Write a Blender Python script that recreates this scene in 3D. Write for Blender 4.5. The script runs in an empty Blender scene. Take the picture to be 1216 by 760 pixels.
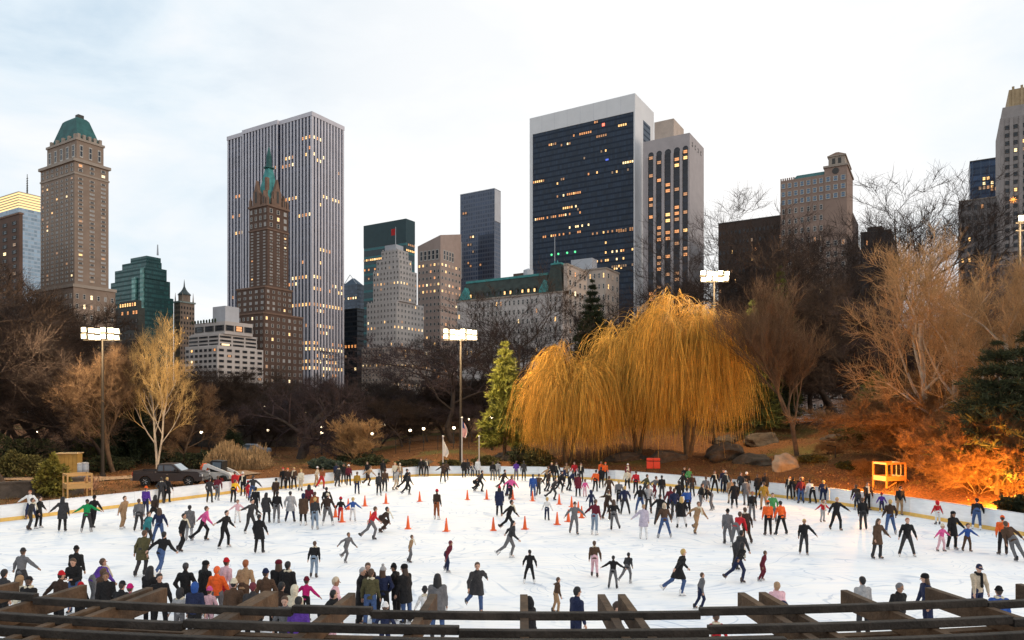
import bpy, math, random
import numpy as np
from mathutils import Matrix, Vector

SC = bpy.context.scene
COL = SC.collection
R = math.radians
F, CX, HY, CH = 850.0, 608.0, 488.0, 6.4      # focal length in photo pixels, centre column, horizon row, eye height over the ice

def W(px, py, Y):
    """world point seen at a photo pixel at distance Y"""
    return ((px - CX) / F * Y, Y, CH + (HY - py) / F * Y)

def G(px, py, z=0.0):
    """point at height z seen at a photo pixel below the horizon"""
    Y = F * (CH - z) / (py - HY)
    return ((px - CX) / F * Y, Y)

# ------------------------------------------------------------------ object helpers
def link(o, parent=None):
    COL.objects.link(o)
    if parent is not None:
        o.parent = parent
    return o

def tag(o, label=None, cat=None, group=None, kind=None):
    if label: o['label'] = label
    if cat: o['category'] = cat
    if group: o['group'] = group
    if kind: o['kind'] = kind
    return o

def empty(name, loc=(0, 0, 0), rz=0.0, label=None, cat=None, group=None):
    o = bpy.data.objects.new(name, None)
    o.empty_display_size = 0.3
    o.location = loc
    o.rotation_euler = (0, 0, rz)
    link(o)
    return tag(o, label, cat, group)

def inst(name, me, parent=None, loc=(0, 0, 0), rot=(0, 0, 0), scale=(1, 1, 1), color=None):
    o = bpy.data.objects.new(name, me)
    o.location = loc
    o.rotation_euler = rot
    o.scale = scale
    if color is not None:
        o.color = (*color[:3], 1)
    return link(o, parent)

def copy_tree(o, parent=None):
    c = o.copy()
    COL.objects.link(c)
    c.parent = parent
    for ch in list(o.children):
        copy_tree(ch, c)
    return c

class MB:
    """collects polygons for ONE mesh"""
    def __init__(s):
        s.v, s.f, s.m, s.n = [], [], [], 0
        s.smooth = False
    def add(s, verts, faces, mi=0):
        verts = np.asarray(verts, float).reshape(-1, 3)
        s.v.append(verts)
        b = s.n
        for f in faces:
            s.f.append([int(i) + b for i in f])
        s.m.extend([mi] * len(faces))
        s.n += len(verts)
        return s
    def box(s, x0, x1, y0, y1, z0, z1, mi=0, M=None):
        v = np.array([(x, y, z) for z in (z0, z1) for y in (y0, y1) for x in (x0, x1)], float)
        if M is not None:
            v = xf(M, v)
        return s.add(v, [(0, 2, 3, 1), (4, 5, 7, 6), (0, 1, 5, 4), (2, 6, 7, 3), (0, 4, 6, 2), (1, 3, 7, 5)], mi)
    def hexa(s, lo, hi, mi=0):
        """frustum between two quads, each four points anticlockwise"""
        return s.add(list(lo) + list(hi), [(3, 2, 1, 0), (4, 5, 6, 7), (0, 1, 5, 4), (1, 2, 6, 5), (2, 3, 7, 6), (3, 0, 4, 7)], mi)
    def frus(s, a, b, z0, z1, mi=0):
        """rect a=(x0,x1,y0,y1) at z0 to rect b at z1"""
        q = lambda r, z: [(r[0], r[2], z), (r[1], r[2], z), (r[1], r[3], z), (r[0], r[3], z)]
        return s.hexa(q(a, z0), q(b, z1), mi)
    def tube(s, p, q, r0, r1=None, n=8, mi=0, caps=True):
        r1 = r0 if r1 is None else r1
        p, q = np.array(p, float), np.array(q, float)
        d = q - p
        d = d / (np.linalg.norm(d) + 1e-9)
        a = np.cross(d, (0, 0, 1.0) if abs(d[2]) < .9 else (1.0, 0, 0))
        a /= np.linalg.norm(a)
        b = np.cross(d, a)
        t = np.linspace(0, 2 * math.pi, n, endpoint=False)
        ring = np.outer(np.cos(t), a) + np.outer(np.sin(t), b)
        v = np.vstack([p + ring * r0, q + ring * r1])
        fs = [(i, i + n, (i + 1) % n + n, (i + 1) % n) for i in range(n)]
        if caps:
            fs += [tuple(range(n)), tuple(range(2 * n - 1, n - 1, -1))]
        return s.add(v, fs, mi)
    def lathe(s, prof, n=16, mi=0, o=(0, 0, 0)):
        t = np.linspace(0, 2 * math.pi, n, endpoint=False)
        v = [(o[0] + r * math.cos(a), o[1] + r * math.sin(a), o[2] + z) for r, z in prof for a in t]
        fs = []
        for k in range(len(prof) - 1):
            for i in range(n):
                j = (i + 1) % n
                fs.append((k * n + i, k * n + j, (k + 1) * n + j, (k + 1) * n + i))
        fs.append(tuple(range(n - 1, -1, -1)))
        fs.append(tuple((len(prof) - 1) * n + i for i in range(n)))
        return s.add(v, fs, mi)
    def ball(s, c, r, n=10, m=6, mi=0):
        r = (r, r, r) if np.isscalar(r) else r
        prof = [(math.sin(math.pi * k / m), -math.cos(math.pi * k / m)) for k in range(m + 1)]
        prof[0] = (1e-3, -1); prof[-1] = (1e-3, 1)
        k = MB(); k.lathe(prof, n)
        v = np.vstack(k.v) * np.array(r) + np.array(c)
        return s.add(v, k.f, mi)
    def prism(s, prof, y0, y1, mi=0):
        """profile in xz, extruded along y"""
        n = len(prof)
        v = [(x, y0, z) for x, z in prof] + [(x, y1, z) for x, z in prof]
        fs = [tuple(range(n)), tuple(range(2 * n - 1, n - 1, -1))]
        fs += [(i, i + n, (i + 1) % n + n, (i + 1) % n) for i in range(n)]
        return s.add(v, fs, mi)
    def mesh(s, name, mats, smooth=None, bevel=0):
        me = bpy.data.meshes.new(name)
        V = np.vstack(s.v) if s.v else np.zeros((0, 3))
        me.from_pydata(V.tolist(), [], s.f)
        for m in mats:
            me.materials.append(m)
        if len(mats) > 1:
            me.polygons.foreach_set('material_index', np.array(s.m, np.int32))
        if s.smooth if smooth is None else smooth:
            me.polygons.foreach_set('use_smooth', np.ones(len(me.polygons), bool))
        me.update()
        return me
    def build(s, name, mats, parent=None, loc=(0, 0, 0), smooth=None, bevel=0, rot=(0, 0, 0)):
        if not isinstance(mats, (list, tuple)):
            mats = [mats]
        o = inst(name, s.mesh(name, mats, smooth), parent, loc, rot)
        if bevel:
            b = o.modifiers.new('edge', 'BEVEL')
            b.width = bevel; b.segments = 2; b.limit_method = 'ANGLE'
        return o

def xf(M, v):
    M = np.array(M)
    return v @ M[:3, :3].T + M[:3, 3]

def np_mesh(name, V, Fq, mats, smooth=False):
    """mesh from an (n,3) array and an (m,k) array of equal polygons"""
    me = bpy.data.meshes.new(name)
    k = Fq.shape[1]
    me.vertices.add(len(V)); me.loops.add(Fq.size); me.polygons.add(len(Fq))
    me.vertices.foreach_set('co', np.ascontiguousarray(V, np.float32).ravel())
    me.loops.foreach_set('vertex_index', np.ascontiguousarray(Fq, np.int32).ravel())
    me.polygons.foreach_set('loop_start', np.arange(0, Fq.size, k, dtype=np.int32))
    if smooth:
        me.polygons.foreach_set('use_smooth', np.ones(len(Fq), bool))
    for m in mats:
        me.materials.append(m)
    me.update(calc_edges=True)
    return me

# ------------------------------------------------------------------ materials
MATS = {}
def nodes_of(name):
    m = bpy.data.materials.new(name)
    m.use_nodes = True
    nt = m.node_tree
    return m, nt, nt.nodes['Principled BSDF']

def N(nt, typ, **kw):
    n = nt.nodes.new(typ)
    for k, v in kw.items():
        setattr(n, k, v)
    return n

def mat(name, col, rough=.7, var=.25, scale=3.0, bump=0.0, bscale=None, spec=.3, metal=0.0, island=0.0, stretch=None, obj=False, dark=None):
    """principled surface whose colour wanders by +-var along 3-D noise; island adds a per-leaf variation; obj takes the object's own colour"""
    if name in MATS:
        return MATS[name]
    m, nt, p = nodes_of(name)
    L = nt.links.new
    p.inputs['Roughness'].default_value = rough
    p.inputs['Specular IOR Level'].default_value = spec
    p.inputs['Metallic'].default_value = metal
    tc = N(nt, 'ShaderNodeTexCoord')
    src = tc.outputs['Object']
    if stretch:
        mp = N(nt, 'ShaderNodeMapping'); mp.inputs['Scale'].default_value = stretch
        L(src, mp.inputs['Vector']); src = mp.outputs['Vector']
    nz = N(nt, 'ShaderNodeTexNoise'); nz.inputs['Scale'].default_value = scale; nz.inputs['Detail'].default_value = 6; nz.inputs['Roughness'].default_value = .65
    L(src, nz.inputs['Vector'])
    mr = N(nt, 'ShaderNodeMapRange')
    mr.inputs['From Min'].default_value = .3; mr.inputs['From Max'].default_value = .7
    mr.inputs['To Min'].default_value = 1 - var; mr.inputs['To Max'].default_value = 1 + var
    L(nz.outputs['Fac'], mr.inputs['Value'])
    fac = mr.outputs['Result']
    if island:
        ge = N(nt, 'ShaderNodeNewGeometry')
        mi = N(nt, 'ShaderNodeMapRange'); mi.inputs['To Min'].default_value = 1 - island; mi.inputs['To Max'].default_value = 1 + island
        L(ge.outputs['Random Per Island'], mi.inputs['Value'])
        mm = N(nt, 'ShaderNodeMath', operation='MULTIPLY'); L(fac, mm.inputs[0]); L(mi.outputs['Result'], mm.inputs[1]); fac = mm.outputs[0]
    vm = N(nt, 'ShaderNodeVectorMath', operation='SCALE')
    if obj:
        oi = N(nt, 'ShaderNodeObjectInfo'); L(oi.outputs['Color'], vm.inputs[0])
    elif dark is not None:
        mx = N(nt, 'ShaderNodeMix', data_type='RGBA'); mx.inputs['A'].default_value = (*dark, 1); mx.inputs['B'].default_value = (*col, 1)
        n2 = N(nt, 'ShaderNodeTexNoise'); n2.inputs['Scale'].default_value = scale * .23; n2.inputs['Detail'].default_value = 4; L(src, n2.inputs['Vector'])
        m2 = N(nt, 'ShaderNodeMapRange'); m2.inputs['From Min'].default_value = .4; m2.inputs['From Max'].default_value = .6; L(n2.outputs['Fac'], m2.inputs['Value'])
        L(m2.outputs['Result'], mx.inputs['Factor']); L(mx.outputs['Result'], vm.inputs[0])
    else:
        vm.inputs[0].default_value = col
    L(fac, vm.inputs['Scale'])
    L(vm.outputs['Vector'], p.inputs['Base Color'])
    if bump:
        bn = N(nt, 'ShaderNodeTexNoise'); bn.inputs['Scale'].default_value = bscale or scale * 4; bn.inputs['Detail'].default_value = 5
        L(src, bn.inputs['Vector'])
        bu = N(nt, 'ShaderNodeBump'); bu.inputs['Strength'].default_value = min(1, bump); bu.inputs['Distance'].default_value = .05 * max(1, bump)
        L(bn.outputs['Fac'], bu.inputs['Height']); L(bu.outputs['Normal'], p.inputs['Normal'])
    MATS[name] = m
    return m

def glow(name, col, power, base=(.2, .2, .2)):
    if name in MATS:
        return MATS[name]
    m, nt, p = nodes_of(name)
    p.inputs['Base Color'].default_value = (*base, 1)
    p.inputs['Emission Color'].default_value = (*col, 1)
    p.inputs['Emission Strength'].default_value = power
    MATS[name] = m
    return m

def facade(name, glass, spandrel, mull, floor_h, bay, rough=.25, band=.35, mw=.12, var=.5, spec=.4, zvar=0.0):
    """curtain wall: rows of panes and spandrels with mullions, laid out in the building's own metres"""
    if name in MATS:
        return MATS[name]
    m, nt, p = nodes_of(name)
    L = nt.links.new
    tc = N(nt, 'ShaderNodeTexCoord')
    sp = N(nt, 'ShaderNodeSeparateXYZ'); L(tc.outputs['Object'], sp.inputs[0])
    def M(op, a, b=None):
        n = N(nt, 'ShaderNodeMath', operation=op)
        for i, q in enumerate((a, b)):
            if q is None: continue
            if isinstance(q, (int, float)): n.inputs[i].default_value = q
            else: L(q, n.inputs[i])
        return n.outputs[0]
    s = M('ADD', sp.outputs['X'], sp.outputs['Y'])
    u = M('DIVIDE', s, bay); v = M('DIVIDE', sp.outputs['Z'], floor_h)
    fu, fv = M('FRACT', u), M('FRACT', v)
    isb = M('LESS_THAN', fv, band)
    ism = M('LESS_THAN', fu, mw)
    cb = N(nt, 'ShaderNodeCombineXYZ'); L(M('FLOOR', u), cb.inputs[0]); L(M('FLOOR', v), cb.inputs[1])
    wn = N(nt, 'ShaderNodeTexWhiteNoise'); L(cb.outputs[0], wn.inputs['Vector'])
    mr = N(nt, 'ShaderNodeMapRange'); mr.inputs['To Min'].default_value = 1 - var; mr.inputs['To Max'].default_value = 1 + var
    L(wn.outputs['Value'], mr.inputs['Value'])
    vs = N(nt, 'ShaderNodeVectorMath', operation='SCALE'); vs.inputs[0].default_value = glass; L(mr.outputs['Result'], vs.inputs['Scale'])
    x1 = N(nt, 'ShaderNodeMix', data_type='RGBA'); L(isb, x1.inputs['Factor']); L(vs.outputs['Vector'], x1.inputs['A']); x1.inputs['B'].default_value = (*spandrel, 1)
    x2 = N(nt, 'ShaderNodeMix', data_type='RGBA'); L(ism, x2.inputs['Factor']); L(x1.outputs['Result'], x2.inputs['A']); x2.inputs['B'].default_value = (*mull, 1)
    L(x2.outputs['Result'], p.inputs['Base Color'])
    rr = N(nt, 'ShaderNodeMapRange'); rr.inputs['To Min'].default_value = rough; rr.inputs['To Max'].default_value = .7
    L(M('MAXIMUM', isb, ism), rr.inputs['Value']); L(rr.outputs['Result'], p.inputs['Roughness'])
    p.inputs['Specular IOR Level'].default_value = spec
    MATS[name] = m
    return m

# ------------------------------------------------------------------ camera
cam = bpy.data.cameras.new('camera')
cam.sensor_width = 36.0
cam.lens = F / 1216 * 36
cam.shift_y = (HY - 380) / 1216
cam.clip_start = .1
cam.clip_end = 6000
co = link(bpy.data.objects.new('camera', cam))
co.location = (0, 0, CH)
co.rotation_euler = (math.pi / 2, 0, 0)
SC.camera = co

# ------------------------------------------------------------------ sky and sun
SUN_EL, SUN_AZ = 16.0, 118.0          # azimuth measured clockwise from the view direction: low, over the right shoulder
wd = bpy.data.worlds.new('World')
SC.world = wd
wd.use_nodes = True
nt = wd.node_tree
L = nt.links.new
bg = nt.nodes['Background']
sky = N(nt, 'ShaderNodeTexSky', sky_type='NISHITA')
sky.sun_disc = False
sky.sun_elevation = R(SUN_EL)
sky.sun_rotation = R(SUN_AZ)
sky.air_density = 1.5; sky.dust_density = 2.0
tc = N(nt, 'ShaderNodeTexCoord')
mp = N(nt, 'ShaderNodeMapping'); mp.inputs['Scale'].default_value = (1.5, 1.5, 4.2); mp.inputs['Rotation'].default_value = (0, R(-9), 0); mp.inputs['Location'].default_value = (.35, .1, .62)
L(tc.outputs['Generated'], mp.inputs['Vector'])
n1 = N(nt, 'ShaderNodeTexNoise'); n1.inputs['Scale'].default_value = 1.5; n1.inputs['Detail'].default_value = 7; n1.inputs['Roughness'].default_value = .55; n1.inputs['Distortion'].default_value = .35
L(mp.outputs['Vector'], n1.inputs['Vector'])
cr = N(nt, 'ShaderNodeValToRGB')
e = cr.color_ramp.elements
e[0].position = .36; e[0].color = (5.9, 7.3, 8.6, 1)
e[1].position = .62; e[1].color = (9.9, 9.95, 10.1, 1)
k = e.new(.47); k.color = (7.9, 8.9, 9.7, 1)
L(n1.outputs['Fac'], cr.inputs['Fac'])
# thin bright cloud towards the middle of the view, thicker grey-blue veil low on the left
vd = N(nt, 'ShaderNodeVectorMath', operation='DOT_PRODUCT'); vd.inputs[1].default_value = Vector((.13, 1, .33)).normalized()
L(tc.outputs['Generated'], vd.inputs[0])
md = N(nt, 'ShaderNodeMapRange', interpolation_type='SMOOTHSTEP'); md.inputs['From Min'].default_value = .82; md.inputs['From Max'].default_value = .985; md.inputs['To Max'].default_value = .75
L(vd.outputs['Value'], md.inputs['Value'])
mx = N(nt, 'ShaderNodeMix', data_type='RGBA'); mx.inputs['B'].default_value = (11.0, 10.75, 10.55, 1)
L(md.outputs['Result'], mx.inputs['Factor']); L(cr.outputs['Color'], mx.inputs['A'])
mz = N(nt, 'ShaderNodeMix', data_type='RGBA'); mz.inputs['Factor'].default_value = .93
L(sky.outputs['Color'], mz.inputs['A']); L(mx.outputs['Result'], mz.inputs['B'])
L(mz.outputs['Result'], bg.inputs['Color'])
bg.inputs['Strength'].default_value = .095

sl = bpy.data.lights.new('sun', 'SUN')
sl.energy = .9
sl.angle = R(22)
sl.color = (1, .80, .62)
so = link(bpy.data.objects.new('sun', sl))
sd = Vector((math.sin(R(SUN_AZ)) * math.cos(R(SUN_EL)), math.cos(R(SUN_AZ)) * math.cos(R(SUN_EL)), math.sin(R(SUN_EL))))
so.rotation_euler = sd.to_track_quat('Z', 'Y').to_euler()
so.location = sd * 100

vs_ = SC.view_settings
vs_.view_transform = 'Standard'
vs_.look = 'None'
vs_.exposure = 0.15
vs_.gamma = 1
vs_.use_curve_mapping = False
SC.cycles.max_bounces = 5
SC.cycles.diffuse_bounces = 3
SC.cycles.glossy_bounces = 2
SC.cycles.sample_clamp_indirect = 3.0
# ================================================================== ground, ice, boards
BOARD_PX = [(0, 620), (160, 601), (285, 584.7), (330, 581), (410, 572), (500, 565.4), (560, 565), (640, 566), (700, 569.6), (730, 571.5), (830, 581), (925, 591), (985, 598), (1010, 602), (1080, 612.4), (1216, 636.7)]
BP = [np.array(G(*p)) for p in BOARD_PX]
def ext(a, b, Y):
    t = (Y - a[1]) / (b[1] - a[1])
    return a + (b - a) * t
LEFT_END = ext(BP[1], BP[0], 13.0); RIGHT_END = ext(BP[-2], BP[-1], 13.0)
RINK = [LEFT_END] + BP + [RIGHT_END]
RP = np.array(RINK)

def inside_dist(x, y):
    """signed distance to the rink outline: positive outside"""
    P = np.stack([x, y], -1)
    d = np.full(x.shape, 1e9)
    ins = np.zeros(x.shape, bool)
    n = len(RP)
    for i in range(n):
        a, b = RP[i], RP[(i + 1) % n]
        ab = b - a
        t = np.clip(((P - a) @ ab) / (ab @ ab), 0, 1)
        q = a + t[..., None] * ab
        d = np.minimum(d, np.linalg.norm(P - q, axis=-1))
        c = ((a[1] > y) != (b[1] > y)) & (x < (b[0] - a[0]) * (y - a[1]) / (b[1] - a[1] + 1e-12) + a[0])
        ins ^= c
    return np.where(ins, -d, d)

def sstep(a, b, x):
    t = np.clip((x - a) / (b - a), 0, 1)
    return t * t * (3 - 2 * t)

def ground_z(x, y):
    x = np.asarray(x, float); y = np.asarray(y, float)
    d = np.maximum(inside_dist(x, y) - .5, 0)
    yy = np.maximum(y, 20)
    t = x / yy
    wr = sstep(-.06, .22, t)
    wm = sstep(-.22, -.09, t)
    s = .012 + .07 * wm + .085 * wr
    cap = 1.2 + 1.6 * wm + 3.3 * wr
    z = cap * (1 - np.exp(-s * d / cap))
    hum = np.sin(x * .31 + 1.3 * np.sin(y * .17)) * np.sin(y * .27 + x * .11) + .5 * np.sin(x * .83 + y * .6) * np.sin(y * .71 - x * .4)
    z = z + (.18 + .25 * wr) * hum * np.clip(d / 8, 0, 1) * np.clip(1 - (y - 140) / 60, 0, 1)
    far = np.clip((y - 130) / 120, 0, 1)
    z = z * (1 - far) + far * 3.0
    z = np.where(y < 20, np.minimum(z, .35), z)
    return np.where(d <= 0, -.06, z - .05)
def gz(x, y):
    return float(ground_z(np.array([x]), np.array([y]))[0])

# soil sheet to the horizon
def axis(lo, hi, step, far):
    a = list(np.arange(lo, hi + .01, step))
    return np.array([-f for f in far[::-1]] + a + list(far)) if lo < 0 else np.array([*a])
xs = np.array([-3000, -1500, -800, -500, -350, -250, -190, -160, -140] + list(np.arange(-125, 126, 1.6)) + [140, 160, 190, 250, 350, 500, 800, 1500, 3000], float)
ys = np.array([-400, -150, -60, -20, 0] + list(np.arange(8, 132, 1.3)) + [136, 142, 150, 160, 175, 200, 240, 300, 400, 600, 900, 1500, 3000, 5000], float)
X, Yg = np.meshgrid(xs, ys)
Z = ground_z(X, Yg)
nx, ny = len(xs), len(ys)
ii = np.arange(nx * ny).reshape(ny, nx)
quads = np.stack([ii[:-1, :-1], ii[:-1, 1:], ii[1:, 1:], ii[1:, :-1]], -1).reshape(-1, 4)

def ground_mat():
    m, nt, p = nodes_of('leaf_litter_soil')
    L = nt.links.new
    p.inputs['Roughness'].default_value = .95; p.inputs['Specular IOR Level'].default_value = .1
    tc = N(nt, 'ShaderNodeTexCoord')
    def noise(sc, det=6, ro=.6):
        n = N(nt, 'ShaderNodeTexNoise'); n.inputs['Scale'].default_value = sc; n.inputs['Detail'].default_value = det; n.inputs['Roughness'].default_value = ro
        L(tc.outputs['Object'], n.inputs['Vector']); return n.outputs['Fac']
    def ramp(src, els):
        r = N(nt, 'ShaderNodeValToRGB'); e = r.color_ramp.elements
        e[0].position, e[0].color = els[0][0], (*els[0][1], 1); e[1].position, e[1].color = els[-1][0], (*els[-1][1], 1)
        for a, c in els[1:-1]:
            e.new(a).color = (*c, 1)
        L(src, r.inputs['Fac']); return r.outputs['Color']
    leaf = ramp(noise(7, 8, .75), [(.32, (.030, .016, .008)), (.46, (.12, .052, .022)), (.57, (.22, .092, .032)), (.70, (.40, .19, .07))])
    gras = ramp(noise(9, 8, .7), [(.3, (.035, .032, .012)), (.5, (.12, .095, .028)), (.7, (.22, .17, .055))])
    mm = N(nt, 'ShaderNodeMapRange'); mm.inputs['From Min'].default_value = .54; mm.inputs['From Max'].default_value = .64
    L(noise(.075, 5, .6), mm.inputs['Value'])
    mx = N(nt, 'ShaderNodeMix', data_type='RGBA'); L(mm.outputs['Result'], mx.inputs['Factor']); L(leaf, mx.inputs['A']); L(gras, mx.inputs['B'])
    L(mx.outputs['Result'], p.inputs['Base Color'])
    bu = N(nt, 'ShaderNodeBump'); bu.inputs['Strength'].default_value = .8; bu.inputs['Distance'].default_value = .12
    L(noise(5, 8, .75), bu.inputs['Height']); L(bu.outputs['Normal'], p.inputs['Normal'])
    return m
gnd = inst('ground', np_mesh('ground', np.stack([X, Yg, Z], -1).reshape(-1, 3), quads, [ground_mat()], True))
tag(gnd, kind='structure')

def ice_mat():
    m, nt, p = nodes_of('skated_ice')
    L = nt.links.new
    tc = N(nt, 'ShaderNodeTexCoord')
    def noise(sc, st, det=6, rot=0):
        mp = N(nt, 'ShaderNodeMapping'); mp.inputs['Scale'].default_value = st; mp.inputs['Rotation'].default_value = (0, 0, R(rot))
        L(tc.outputs['Object'], mp.inputs['Vector'])
        n = N(nt, 'ShaderNodeTexNoise'); n.inputs['Scale'].default_value = sc; n.inputs['Detail'].default_value = det; n.inputs['Roughness'].default_value = .6; n.inputs['Distortion'].default_value = .4
        L(mp.outputs['Vector'], n.inputs['Vector']); return n.outputs['Fac']
    r = N(nt, 'ShaderNodeValToRGB'); e = r.color_ramp.elements
    e[0].position, e[0].color = .36, (.84, .865, .90, 1); e[1].position, e[1].color = .56, (.95, .94, .92, 1)
    L(noise(.5, (.35, 1.6, 1), 8), r.inputs['Fac'])
    r2 = N(nt, 'ShaderNodeValToRGB'); e = r2.color_ramp.elements
    e[0].position, e[0].color = .33, (.83, .87, .92, 1); e[1].position, e[1].color = .45, (1, 1, 1, 1)
    L(noise(1.6, (.25, 7, 1), 8, 8), r2.inputs['Fac'])
    mu = N(nt, 'ShaderNodeMix', data_type='RGBA', blend_type='MULTIPLY'); mu.inputs['Factor'].default_value = 1
    L(r.outputs['Color'], mu.inputs['A']); L(r2.outputs['Color'], mu.inputs['B'])
    # curving skate tracks: contour lines of a slow noise, broken up by a second one
    def tracks(sc, rot, cnt, wid, loc):
        mp = N(nt, 'ShaderNodeMapping'); mp.inputs['Rotation'].default_value = (0, 0, R(rot)); mp.inputs['Location'].default_value = (loc, loc * .7, 0); mp.inputs['Scale'].default_value = (1, 1.7, 1)
        L(tc.outputs['Object'], mp.inputs['Vector'])
        n = N(nt, 'ShaderNodeTexNoise'); n.inputs['Scale'].default_value = sc; n.inputs['Detail'].default_value = 1.2; n.inputs['Distortion'].default_value = .8
        L(mp.outputs['Vector'], n.inputs['Vector'])
        a = N(nt, 'ShaderNodeMath', operation='MULTIPLY'); a.inputs[1].default_value = cnt; L(n.outputs['Fac'], a.inputs[0])
        b = N(nt, 'ShaderNodeMath', operation='FRACT'); L(a.outputs[0], b.inputs[0])
        c = N(nt, 'ShaderNodeMath', operation='SUBTRACT'); c.inputs[1].default_value = .5; L(b.outputs[0], c.inputs[0])
        d = N(nt, 'ShaderNodeMath', operation='ABSOLUTE'); L(c.outputs[0], d.inputs[0])
        e = N(nt, 'ShaderNodeMapRange'); e.inputs['From Min'].default_value = wid; e.inputs['From Max'].default_value = wid * 2.5; e.inputs['To Min'].default_value = 1; e.inputs['To Max'].default_value = 0
        L(d.outputs[0], e.inputs['Value'])
        g = N(nt, 'ShaderNodeMapRange'); g.inputs['From Min'].default_value = .48; g.inputs['From Max'].default_value = .62
        L(noise(.45, (1, 1, 1), 3, rot), g.inputs['Value'])
        f = N(nt, 'ShaderNodeMath', operation='MULTIPLY'); L(e.outputs['Result'], f.inputs[0]); L(g.outputs['Result'], f.inputs[1])
        return f.outputs[0]
    col = mu.outputs['Result']
    for a in ((.13, 20, 22, .035, 3), (.10, -35, 26, .04, 17), (.17, 75, 18, .03, 31)):
        x = N(nt, 'ShaderNodeMix', data_type='RGBA', blend_type='MULTIPLY'); L(tracks(*a), x.inputs['Factor']); L(col, x.inputs['A']); x.inputs['B'].default_value = (.70, .75, .82, 1); col = x.outputs['Result']
    L(col, p.inputs['Base Color'])
    mr = N(nt, 'ShaderNodeMapRange'); mr.inputs['To Min'].default_value = .58; mr.inputs['To Max'].default_value = .9
    L(noise(.8, (.5, 2, 1), 6), mr.inputs['Value']); L(mr.outputs['Result'], p.inputs['Roughness'])
    p.inputs['Specular IOR Level'].default_value = .35
    bu = N(nt, 'ShaderNodeBump'); bu.inputs['Strength'].default_value = .25; bu.inputs['Distance'].default_value = .02
    L(noise(3, (.6, 5, 1), 8, 8), bu.inputs['Height']); L(bu.outputs['Normal'], p.inputs['Normal'])
    return m
mb = MB(); mb.add([(x, y, 0) for x, y in RINK], [tuple(range(len(RINK) - 1, -1, -1))])
ice = mb.build('ice', ice_mat()); tag(ice, kind='structure')
me = ice.data
me.flip_normals() if me.polygons[0].normal.z < 0 else None

pav = mat('terrace_paving', (.12, .11, .10), .85, .3, 2.5, .3)
mb = MB(); mb.add([(-45, -12, .01), (45, -12, .01), (45, 12.6, .01), (-45, 12.6, .01)], [(0, 1, 2, 3)])
tag(mb.build('pavement', pav), kind='structure')

# service path by the left boards, park road on the right bank, far avenue
def strip(name, pts, w, m, dz=.03, ns=60):
    pts = np.array(pts, float)
    seg = np.r_[0, np.cumsum(np.linalg.norm(np.diff(pts, axis=0), axis=1))]
    s = np.linspace(0, seg[-1], ns)
    c = np.stack([np.interp(s, seg, pts[:, 0]), np.interp(s, seg, pts[:, 1])], -1)
    for _ in range(4):
        c[1:-1] = (c[:-2] + 2 * c[1:-1] + c[2:]) / 4
    t = np.gradient(c, axis=0); t /= np.linalg.norm(t, axis=1)[:, None]
    nrm = np.stack([-t[:, 1], t[:, 0]], -1)
    rows = [c + nrm * w * k for k in np.linspace(-.5, .5, 5)]
    V = np.stack([np.c_[r, ground_z(r[:, 0], r[:, 1]) + dz] for r in rows], 1).reshape(-1, 3)
    i = np.arange(ns * 5).reshape(ns, 5)
    q = np.stack([i[:-1, :-1], i[:-1, 1:], i[1:, 1:], i[1:, :-1]], -1).reshape(-1, 4)[:, ::-1]
    o = inst(name, np_mesh(name, V, q, [m], True))
    return tag(o, kind='structure')
asph = mat('old_asphalt', (.075, .07, .068), .9, .25, 1.2, .3)
dirt = mat('packed_gravel', (.27, .18, .115), .95, .25, 2, .3)
strip('path', [(-62, 60), (-45, 65), (-36, 66), (-30, 68), (-26, 72)], 3.6, dirt, .10)
strip('road', [(22, 128), (30, 110), (45, 103), (64, 100), (95, 104), (120, 112)], 8.0, asph, .22)

# ------------------------------------------------------------------ dasher boards
bw = mat('board_plastic', (.80, .81, .82), .42, .13, 2.2, 0, spec=.4, stretch=(.35, 1, 2.4))
by = mat('kick_plate_yellow', (.74, .46, .12), .45, .12, 3)
bt = mat('board_cap_rail', (.62, .64, .67), .5, .1, 3)
def boards(pts, label, h0, h1):
    root = empty('dasher_boards', (pts[0][0], pts[0][1], 0), label=label, cat='rink boards')
    off = np.array(pts[0])
    n = len(pts) - 1
    for i in range(n):
        a, b = np.array(pts[i]), np.array(pts[i + 1])
        L_ = np.linalg.norm(b - a); k = max(1, round(L_ / 2.6))
        d = (b - a) / L_; nr = np.array([-d[1], d[0]])           # points away from the ice (list runs clockwise seen from above)
        for j in range(k):
            p = a + (b - a) * j / k; q = a + (b - a) * (j + 1) / k
            hh = h0 + (h1 - h0) * (i + j / k) / n
            ang = math.atan2(d[1], d[0])
            w = L_ / k - .015
            m1 = MB(); m1.box(0, w, 0, .07, .0, hh)
            pn = m1.build('panel', bw, root, (p[0] - off[0], p[1] - off[1], 0), rot=(0, 0, ang))
            m2 = MB(); m2.box(0, w, -.022, -.002, .01, .22)
            m2.build('kick_strip', by, pn)
            m3 = MB(); m3.box(-.005, w + .005, -.03, .10, hh + .002, hh + .045)
            m3.build('cap_rail', bt, pn)
    return root
boards([LEFT_END] + BP[:4], 'white boards along the left side of the ice with yellow kick strip', .92, .92)
boards(BP[3:10], 'low white boards at the far end of the ice below the flagpoles', .90, .95)
boards(BP[9:] + [RIGHT_END], 'white boards along the leafy right bank with broad yellow kick strip', .98, 1.14)
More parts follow.
